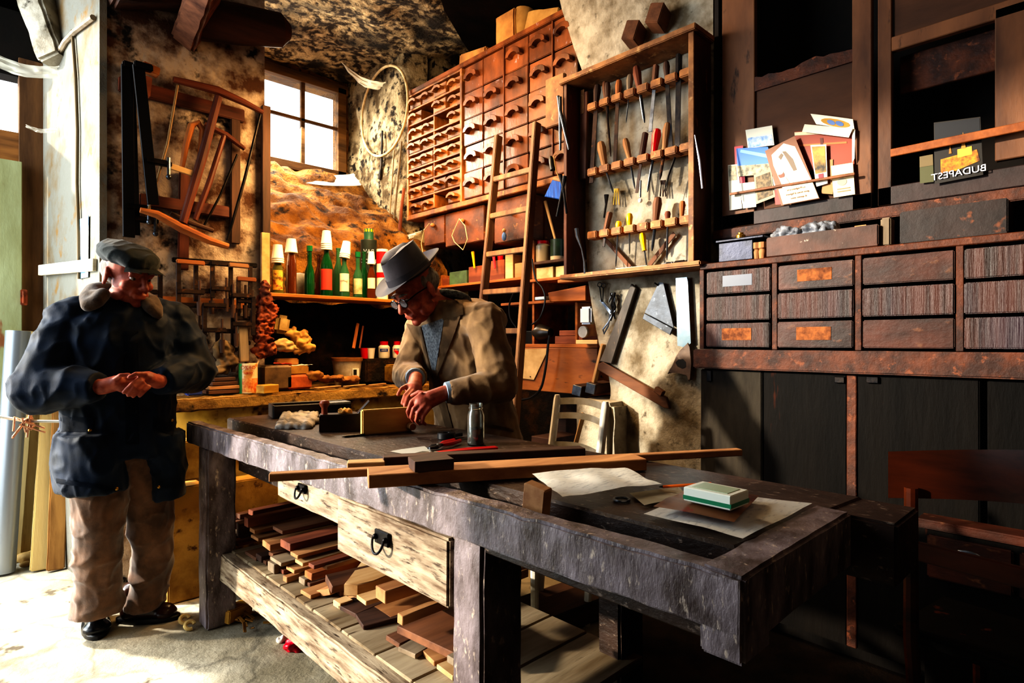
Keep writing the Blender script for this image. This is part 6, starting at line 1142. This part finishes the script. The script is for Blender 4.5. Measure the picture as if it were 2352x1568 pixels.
def head(mb, H, s=1.0):                                # faces -y, centre between the ears
    def e(c, r, rot=(0, 0, 0)): mb.ell(V(c) * s, tuple(q * s for q in r), rot, M=H, seg=20)
    def k(a, b, r0, r1): mb.cap(H @ (V(a) * s), H @ (V(b) * s), r0 * s, r1 * s)
    e((0, .012, .035), (.076, .095, .085)); e((0, -.03, -.03), (.064, .066, .085)); e((0, -.045, -.085), (.042, .045, .035)); e((0, -.078, -.103), (.022, .018, .018))
    k((-.042, -.083, .026), (.042, -.083, .026), .013, .013); k((0, -.092, .015), (0, -.118, -.030), .009, .0125)
    for q in (-1, 1):
        e((q * .011, -.106, -.034), (.009, .011, .008)); e((q * .046, -.066, -.028), (.022, .022, .022)); e((q * .052, -.03, -.07), (.018, .04, .028))
        k((q * .022, -.088, .012), (q * .046, -.080, .012), .007, .006); k((q * .022, -.087, -.006), (q * .046, -.078, -.005), .006, .005)
        e((q * .079, .012, -.008), (.010, .021, .034), (0, 0, q * .35)); e((q * .083, .008, -.035), (.007, .01, .012))
    k((-.022, -.094, -.063), (.022, -.094, -.063), .0065, .0065); k((-.019, -.093, -.074), (.019, -.093, -.074), .0075, .0075); k((0, -.095, -.045), (0, -.096, -.058), .007, .006)
    k((-.026, -.09, -.032), (-.032, -.082, -.07), .007, .005); k((.026, -.09, -.032), (.032, -.082, -.07), .007, .005)
def eyes(par, H, s=1.0):
    for q in (-1, 1):
        m = MB(); m.ell(V((q * .033, -.079, .003)) * s, .0115 * s, M=H, seg=16); e = m.part('eye', flat('eye_white', '#94847a', rough=.2), par); m = MB(); m.ell(V((q * .033, -.0885, .001)) * s, (.0055 * s, .003 * s, .0055 * s), M=H); m.part('iris', flat('iris_dark', '#1a120e', rough=.2), e)
    for q in (-1, 1):
        m = MB(); m.tube([H @ (V(p) * s) for p in ((q * .016, -.099, .028), (q * .035, -.098, .033), (q * .054, -.084, .027))], [.004 * s, .0055 * s, .003 * s], 7); m.part('eyebrow', HAIR, par)
def finger(mb, P, r): 
    for i in range(len(P) - 1): mb.cap(P[i], P[i + 1], r * (1 - .1 * i), r * (1 - .1 * (i + 1)), 10)
def cling(bvh, quad, nu, nv, th, lift=.003):            # a cloth patch laid on a garment where the photo shows it
    def fn(u, v):
        a, b, c, d = [V((p[0], p[1], 0)) for p in quad]; p = a.lerp(b, u).lerp(d.lerp(c, u), v); r = ray(p.x, p.y); h = bvh.ray_cast(V((0, 0, CH)), r.normalized())
        if h[0] is None: h = bvh.find_nearest(V((0, 0, CH)) + r * fn.last)
        q = h[0]; fn.last = (q - V((0, 0, CH))).dot(FWD) if True else 0
        return q - r.normalized() * lift
    fn.last = 2.6; m = MB(); m.grid(fn, nu, nv, th); return m
def folds(amp, fr, seed, st=(1, 1, 1)):
    def f(c, n):
        q = V((c.x * st[0], c.y * st[1], c.z * st[2])) * fr + V((seed, seed, 0)); a = max(0, 1 - abs(noise.noise(q)) * 3) ** 1.5; e = max(0, 1 - abs(noise.noise(q * 1.9 + V((7, 3, 1)))) * 3.2) ** 1.5
        return amp * (a * .8 + e * .45 - .3 + noise.noise(q * .6) * .5)
    return f
# ---------------------------------------------------------------- the man in the flat cap
Y1 = 2.88
P1 = lambda px, py, Y=Y1: PY(px, py, Y)
man = thing('person', 'standing man in dark flat cap, bulky navy coat and brown trousers, hands clasped', 'person', (P1(285, 1400).x, Y1 + .02, 0))
hc = P1(291, 633, 2.845); H1 = Matrix.Translation(hc) @ Matrix.Rotation(R(26), 4, 'Z') @ Matrix.Rotation(R(14), 4, 'X')
b = MB(); head(b, H1, 1.0)
nk = P1(282, 715, 2.9); b.cap(hc + V((0, .03, -.06)), nk, .052, .062)
hips = P1(275, 1060, 2.9); che = P1(275, 800, 2.9)
loft(b, [(hips, .15, .10, 0), (hips.lerp(che, .5), .14, .095, 0), (che, .16, .10, 0), (nk - V((0, 0, .03)), .09, .06, 0)])
shR, shL = P1(155, 745, 2.90), P1(405, 745, 2.90); elR, elL = P1(95, 890, 2.84), P1(440, 850, 2.86); wrR, wrL = P1(236, 888, 2.665), P1(362, 876, 2.675)
for s_, e_, w_ in ((shR, elR, wrR), (shL, elL, wrL)): b.cap(nk - V((0, 0, .04)), s_, .06, .06); b.cap(s_, e_, .055, .042); b.cap(e_, w_, .042, .03)
legs = ((P1(222, 1080, 2.88), P1(222, 1270, 2.86), P1(226, 1405, 2.99)), (P1(342, 1075, 2.92), P1(350, 1250, 2.93), P1(334, 1385, 3.0)))
for a, k_, f in legs: b.cap(a, k_, .08, .055); b.cap(k_, f, .055, .04)
F1 = lambda L: [P1(x, y, Y) for x, y, Y in L]
b.cap(wrR, P1(272, 878, 2.645), .03, .030); b.ell(P1(272, 880, 2.645), (.040, .032, .026))                         # his right hand, underneath
for L in (((285, 868, 2.635), (312, 866, 2.625), (335, 874, 2.635)), ((283, 878, 2.63), (312, 880, 2.618), (334, 886, 2.63)), ((281, 888, 2.63), (308, 892, 2.62), (328, 896, 2.63)), ((276, 895, 2.635), (296, 900, 2.625), (312, 903, 2.632)), ((262, 872, 2.63), (276, 862, 2.61), (296, 860, 2.605))): finger(b, F1(L), .0095)
b.cap(wrL, P1(338, 868, 2.635), .028, .028); b.ell(P1(335, 868, 2.63), (.038, .030, .024), (0, .3, 0))                   # his left hand, on top
for L in (((322, 868, 2.60), (302, 882, 2.585), (284, 901, 2.588)), ((326, 876, 2.595), (308, 890, 2.58), (294, 908, 2.585)), ((332, 883, 2.597), (317, 896, 2.583), (306, 910, 2.588)), ((342, 888, 2.60), (330, 899, 2.588), (321, 909, 2.593)), ((332, 858, 2.605), (312, 858, 2.588), (296, 866, 2.588))): finger(b, F1(L), .0092)
remesh(b, .0042, 3).part('body', SKIN, man)
eyes(man, H1)
m = MB(); m.ell((0, .03, .02), (.0775, .083, .07), M=H1, seg=20); m.part('hair', HAIR, man)
# trousers
m = MB()
loft(m, [(P1(224, 1405, 2.96), .088, .088, 0), (P1(224, 1340, 2.93), .084, .085, 0), (P1(222, 1270, 2.89), .083, .085, 0), (P1(226, 1180, 2.87), .093, .095, 0), (P1(238, 1080, 2.88), .105, .11, 0), (P1(265, 1030, 2.9), .12, .11, 0)])
loft(m, [(P1(330, 1392, 2.99), .068, .085, .3), (P1(344, 1330, 2.965), .072, .08, .2), (P1(352, 1255, 2.93), .080, .082, 0), (P1(344, 1170, 2.92), .088, .092, 0), (P1(330, 1080, 2.91), .102, .105, 0), (P1(300, 1030, 2.9), .12, .11, 0)])
remesh(m, .007, 3, folds(.014, 7, 4.2, (1, 1, .8))).part('trousers', TROU, man)
# coat
m = MB()
loft(m, [(P1(275, 1045, 2.89), .205, .155, 0), (P1(275, 960, 2.89), .200, .165, 0), (P1(275, 860, 2.885), .205, .165, 0), (P1(275, 780, 2.885), .215, .155, 0), (P1(275, 735, 2.89), .205, .13, 0), (P1(280, 705, 2.89), .13, .10, 0), (P1(283, 685, 2.90), .098, .085, 0), (P1(280, 664, 2.93), .082, .06, 0)], 28)
loft(m, [(P1(208, 1123, 2.87), .118, .165, .1), (P1(206, 1060, 2.875), .120, .17, .05), (P1(214, 990, 2.88), .128, .165, 0)], 24)
loft(m, [(P1(378, 1136, 2.90), .072, .14, -.1), (P1(376, 1060, 2.905), .085, .15, -.1), (P1(350, 990, 2.9), .12, .155, 0)], 24)
for s_, e_, w_ in ((shR, elR, wrR), (shL, elL, wrL)):
    m.cap(nk - V((0, 0, .09)), s_ - V((0, 0, .01)), .09, .085); m.cap(nk + (s_ - nk) * .35 + V((0, .01, .0)), s_ + V((0, 0, .022)), .068, .078); m.cap(s_ - V((0, 0, .01)), e_, .088, .098); m.cap(e_, e_.lerp(w_, .55), .098, .078); m.tube([e_.lerp(w_, .4), e_.lerp(w_, .8), e_.lerp(w_, .93)], [.082, .062, .055], 16)
m.cap(P1(262, 698, 2.93), P1(178, 722, 2.89), .060, .072); m.cap(P1(310, 702, 2.93), P1(372, 726, 2.89), .060, .070)
cm = remesh(m, .008, 4, folds(.011, 7.5, 1.7, (1, 1, .75))); bv = BVHTree.FromBMesh(cm.bm); cm.part('coat', NAVY, man)
for nm, q, mt, th in (('pocket_flap', ((108, 958), (216, 958), (212, 992), (108, 990)), NAVY, .008), ('placket', ((284, 760), (318, 760), (320, 1020), (290, 1020)), NAVY, .006), ('hem_band', ((128, 1098), (280, 1122), (281, 1130), (130, 1110)), NAVY, .006), ('pocket_flap', ((352, 960), (402, 975), (398, 1000), (352, 985)), NAVY, .007)):
    m = cling(bv, q, 14, 8, th); m.part(nm, mt, man)
for px, py in ((207, 988), (120, 985), (365, 1118), (395, 965), (268, 1122)):
    m = MB(); h = bv.ray_cast(V((0, 0, CH)), ray(px, py).normalized())
    if h[0] is not None: m.ell(h[0] - ray(px, py).normalized() * .012, .007); m.part('snap_button', BRASS, man)
for q in (((262, 668, 2.975, .040), (236, 664, 2.95, .040), (216, 668, 2.90, .042), (203, 684, 2.84, .040), (203, 700, 2.79, .034), (222, 692, 2.775, .034), (236, 676, 2.80, .034)), ((305, 676, 2.975, .040), (334, 684, 2.93, .036), (350, 692, 2.86, .036), (358, 708, 2.81, .034), (362, 722, 2.775, .026), (344, 706, 2.775, .030), (336, 694, 2.80, .03))):
    m = MB(); P = [(P1(a_, b_, Y_), r_) for a_, b_, Y_, r_ in q]
    for (p0, r0), (p1, r1) in zip(P, P[1:]): m.cap(p0, p1, r0 * .8, r1 * .8)
    m.cap(P[2][0], P[5][0], P[2][1] * .7, P[5][1] * .7); m.cap(P[3][0], P[6][0], P[3][1] * .7, P[6][1] * .7)
    remesh(m, .006, 4).part('collar', CORD, man)
m = MB(); m.tube([nk + V((.090 * math.cos(t), .080 * math.sin(t) + .015, .062 + .022 * math.sin(t))) for t in [2 * math.pi * k / 24 for k in range(24)]], .027, 10, closed=True); q = remesh(m, .006, 3); q.part('collar_stand', CORD, man)
# cap
m = MB(); m.ell((0, .012, .085), (.104, .128, .048), (R(8), 0, 0), M=H1, seg=28); m.ell((0, -.045, .070), (.090, .075, .032), (R(16), 0, 0), M=H1, seg=24); m.ell((0, .04, .075), (.098, .085, .045), M=H1, seg=24)
q = remesh(m, .006, 4, folds(.007, 11, 3.1)); c_ = q.part('flat_cap', CAPM, man)
m = MB(); m.grid(lambda u, v: H1 @ V((math.sin((u - .5) * 2.2) * (.078 + .024 * v), -.062 - math.cos((u - .5) * 2.2) * .035 - v * .045 * math.cos((u - .5) * 2.0), .058 - .020 * v - .012 * (u * 2 - 1) ** 2)), 16, 5, .006); m.part('cap_peak', CAPM, c_)
# shoes
def shoe(a, tip, mat, w=.048):
    a, tip = V(a), V(tip); a.z = tip.z = 0; d = (tip - a).normalized(); n = V((-d.y, d.x, 0)); L = (tip - a).length; m = MB()
    m.ell(a + d * L * .22 + V((0, 0, .055)), (w * .95, w * .95, .055)); m.cap(a + d * .05 + V((0, 0, .042)), tip - d * .05 + V((0, 0, .036)), w * .85, w * .8); m.ell(tip - d * .055 + V((0, 0, .032)), (w * 1.05, w * 1.05, .03)); m.cap(a + d * .07 + V((0, 0, .05)), a + d * .06 + V((0, 0, .13)), w * .95, w * 1.0); m.cap(a + d * .07 + V((0, 0, .10)), tip - d * .09 + V((0, 0, .05)), w * .9, w * .75)
    q = remesh(m, .005, 3); s = q.part('shoe', mat, man); m = MB(); pl = []
    for k in range(20):
        t = 2 * math.pi * k / 20; pl.append(((L / 2 + .008) * math.cos(t), (w * 1.02) * math.sin(t) * (1 + .12 * math.cos(t))))
    m.prism(pl, .022, frame((a + tip) / 2 + V((0, 0, .011)), d, n), bev=.004); m.part('sole', BLACKP, s)
tp = PZ(226, 1474, 0) + V((0, .02, 0)); shoe(tp + V((.03, .27, 0)), tp, SHOE, .05)
tp = PZ(410, 1420, 0); shoe(tp + V((-.20, .15, 0)), tp, BROWNSHOE, .046)
# ---------------------------------------------------------------- the stooping carpenter
Pd = PD
carp = thing('person', 'stooping man in grey felt hat, glasses and tan work coat, working at the bench', 'person', (1.74, 2.12, 0))
hc = Pd(958, 668, 2.56); H2 = Matrix.Translation(hc) @ Matrix.Rotation(R(-88), 4, 'Z') @ Matrix.Rotation(R(34), 4, 'X') @ Matrix.Rotation(R(-4), 4, 'Y')
b = MB(); head(b, H2, 1.04)
nk = Pd(1035, 700, 2.64); pel = V((1.80, 2.12, .92)); che = Pd(1062, 790, 2.70)
b.cap(H2 @ V((0, .035, -.06)), nk, .055, .062)
A2 = R(-80.6)
loft(b, [(pel, .15, .10, A2), (pel.lerp(che, .6), .15, .10, A2), (che, .16, .10, A2), (nk - V((0, 0, .03)), .08, .06, A2)])
shN, shF = Pd(1112, 735, 2.50), Pd(968, 760, 2.82); elN, elF = Pd(1150, 885, 2.36), Pd(938, 862, 2.76); wrN, wrF = Pd(1022, 902, 2.28), Pd(955, 868, 2.52)
for s_, e_, w_ in ((shN, elN, wrN), (shF, elF, wrF)): b.cap(nk - V((0, 0, .06)), s_, .06, .06); b.cap(s_, e_, .055, .042); b.cap(e_, w_, .042, .03)
for dy in (-.09, .09):
    a = pel + V((0, dy, -.05)); b.cap(a, V((1.76, 2.15 + dy, .48)), .08, .055); b.cap(V((1.76, 2.15 + dy, .48)), V((1.78, 2.15 + dy, .08)), .055, .04); b.cap(V((1.78, 2.15 + dy, .06)), V((1.66, 2.15 + dy * 1.2, .04)), .04, .035)
G = lambda L: [Pd(*p) for p in L]
b.cap(wrN, Pd(985, 918, 2.25), .030, .034); b.ell(Pd(975, 924, 2.245), (.044, .036, .034))
for L in (((968, 905, 2.235), (945, 922, 2.225), (936, 945, 2.235), (940, 958, 2.245)), ((972, 918, 2.22), (950, 938, 2.21), (944, 958, 2.22), (950, 968, 2.235)), ((978, 928, 2.215), (960, 948, 2.205), (956, 966, 2.215), (964, 974, 2.23)), ((986, 936, 2.215), (972, 955, 2.21), (970, 969, 2.22), (977, 974, 2.235)), ((985, 905, 2.26), (962, 900, 2.27), (946, 908, 2.28))): finger(b, G(L), .0098)
b.cap(wrF, Pd(952, 888, 2.46), .029, .032); b.ell(Pd(950, 893, 2.45), (.036, .04, .032))
for L in (((944, 893, 2.42), (930, 908, 2.38), (924, 926, 2.36)), ((950, 898, 2.41), (936, 914, 2.37), (930, 934, 2.35)), ((956, 902, 2.41), (944, 920, 2.37), (938, 940, 2.35)), ((960, 905, 2.42), (952, 922, 2.38), (946, 938, 2.36)), ((936, 885, 2.44), (922, 892, 2.41), (914, 906, 2.39))): finger(b, G(L), .0098)
remesh(b, .0042, 3).part('body', SKIN, carp)
eyes(carp, H2, 1.04)
m = MB(); m.ell((0, .04, .02), (.0825, .082, .07), M=H2, seg=20); m.ell((.072, .005, .03), (.012, .02, .03), M=H2); m.ell((-.072, .005, .03), (.012, .02, .03), M=H2); remesh(m, .006, 2, lambda c, n: noise.noise(c * 70) * .004).part('hair', HAIR, carp)
# hat
m = MB(); n_ = 40
def brim(u, v):
    t = 2 * math.pi * u; r = .092 + .062 * v; x, y = r * .96 * math.sin(t), -r * 1.12 * math.cos(t)
    return H2 @ V((x * 1.0, y + .008, .068 + .026 * v * (abs(math.sin(t)) ** 2) + .034 * v * v * max(0, -math.cos(t)) - .008 * v * max(0, math.cos(t)) + .008))
m.grid(brim, n_, 6, .005); bmesh.ops.remove_doubles(m.bm, verts=m.bm.verts, dist=.0005)
ht = m.part('hat', FELT, carp)
def crown(u, v):
    t = 2 * math.pi * u; z = min(v / .8, 1); r = (.098 - .016 * z) * (1 if v <= .8 else 1 - (v - .8) / .2); x, y = r * .92 * math.sin(t), -r * 1.12 * math.cos(t)
    top = .128 - .020 * max(0, math.cos(t)) * z
    zz_ = .07 + top * z ** .9 - (.030 * max(0, 1 - abs(x) / .035) * (1 if v > .79 else 0))
    pinch = .014 * z * max(0, math.cos(t)) * abs(math.sin(t)) * 2
    return H2 @ V((x - math.copysign(min(pinch, abs(x)), x), y + .008, zz_))
m = MB(); m.grid(crown, 48, 20); bmesh.ops.remove_doubles(m.bm, verts=m.bm.verts, dist=.0005); m.part('hat_crown', FELT, ht, smooth=60)
m = MB(); m.grid(lambda u, v: H2 @ V(((.0985 - .004 * v) * .925 * math.sin(2 * math.pi * u), -(.0985 - .004 * v) * 1.125 * math.cos(2 * math.pi * u) + .008, .074 + .03 * v)), 48, 2); m.part('hat_band', flat('band_dark', '#2a272e', rough=.7), ht)
# glasses
t_ = MB()
for q in (-1, 1):
    c = V((q * .034, -.112, .000)); t_.tube([H2 @ (c + V((.026 * math.cos(a), -.002 * math.cos(a), .019 * math.sin(a)))) for a in [2 * math.pi * k / 20 for k in range(20)]], .0028, 7, closed=True); t_.tube([H2 @ V((q * .060, -.108, .006)), H2 @ V((q * .078, -.06, .012)), H2 @ V((q * .084, .01, .008))], .0028, 7)
t_.tube([H2 @ V((-.009, -.114, .004)), H2 @ V((0, -.117, .008)), H2 @ V((.009, -.114, .004))], .0028, 7)
gl = t_.part('glasses', flat('black_frame', '#0c0a0c', rough=.2), carp)
for q in (-1, 1):
    m = MB(); m.prism([(.025 * math.cos(a), .018 * math.sin(a)) for a in [2 * math.pi * k / 20 for k in range(20)]], .001, H2 @ Matrix.Translation((q * .034, -.112, 0)) @ Matrix.Rotation(R(90), 4, 'X')); m.part('lens', flat('lens_glass', '#dfe8f4', rough=.03, trans=.9), gl)
# trousers and shoes (mostly behind the bench)
m = MB()
for dy in (-.09, .09): loft(m, [(V((1.77, 2.15 + dy, .07)), .08, .085, 0), (V((1.76, 2.15 + dy, .45)), .085, .09, 0), (pel + V((0, dy, .03)), .11, .12, 0)])
remesh(m, .009, 3, folds(.008, 7, 9.0)).part('trousers', M('dark_trousers', '#1a1614', '#0f0d0c', rough=.9), carp)
for dy in (-.12, .12):
    m = MB(); m.cap((1.80, 2.15 + dy, .045), (1.62, 2.15 + dy * 1.1, .038), .048, .042); remesh(m, .006, 2).part('shoe', BROWNSHOE, carp)
# coat
m = MB()
loft(m, [(Pd(1106, 1250, 2.80), .225, .18, A2), (Pd(1108, 1080, 2.79), .235, .18, A2), (Pd(1098, 990, 2.77), .215, .165, A2), (Pd(1082, 900, 2.74), .205, .155, A2), (Pd(1066, 810, 2.70), .205, .15, A2), (Pd(1050, 750, 2.66), .20, .13, A2), (Pd(1040, 712, 2.64), .135, .10, A2), (Pd(1030, 688, 2.62), .085, .078, A2)], 28)
m.ell(Pd(1090, 735, 2.72), (.14, .16, .10))
for s_, e_, w_ in ((shN, elN, wrN), (shF, elF, wrF)):
    m.cap(nk - V((0, 0, .07)), s_, .085, .082); m.cap(s_, e_, .082, .074); m.cap(e_, e_.lerp(w_, .5), .074, .062); m.tube([e_.lerp(w_, .35), e_.lerp(w_, .75), e_.lerp(w_, .92)], [.064, .052, .046], 16)
cm = remesh(m, .008, 4, folds(.010, 7.5, 6.3, (1, 1, .7))); bv = BVHTree.FromBMesh(cm.bm); cm.part('coat', COAT, carp)
for s_, e_, w_ in ((shN, elN, wrN), (shF, elF, wrF)):
    m = MB(); m.tube([e_.lerp(w_, .88), e_.lerp(w_, .985)], [.044, .041], 16); m.part('shirt_cuff', flat('blue_grey_cuff', '#7f8fa0', rough=.9), carp)
SHT = M('grey_check_shirt', '#9aa0a4', '#62666c', scale=90, rough=.9, rnd=0)
for nm, q, mt, th, lf in (('shirt', ((968, 748), (1020, 730), (1000, 850), (992, 850)), SHT, .004, .004), ('lapel', ((932, 742), (966, 750), (996, 880), (962, 800)), COAT, .008, .010), ('lapel', ((1020, 735), (1062, 712), (1042, 770), (1002, 868)), COAT, .008, .010),
                      ('coat_front_edge', ((985, 850), (1004, 850), (1040, 985), (1024, 985)), COAT, .007, .008), ('collar', ((1022, 650), (1060, 655), (1064, 722), (1016, 735)), COAT, .010, .014), ('side_pocket', ((1100, 968), (1180, 985), (1180, 992), (1100, 976)), COAT, .006, .006)):
    m = cling(bv, q, 10, 12, th, lf); m.part(nm, mt, carp)
m = MB(); m.tube([nk + V((.01 + .068 * math.cos(t), .066 * math.sin(t), .028 + .02 * math.cos(t + 2.8))) for t in [2 * math.pi * k / 24 for k in range(24)]], .020, 10, closed=True); remesh(m, .006, 2).part('shirt_collar', M('check_collar', '#6a7078', '#2c3036', scale=80, rough=.9, rnd=0), carp)
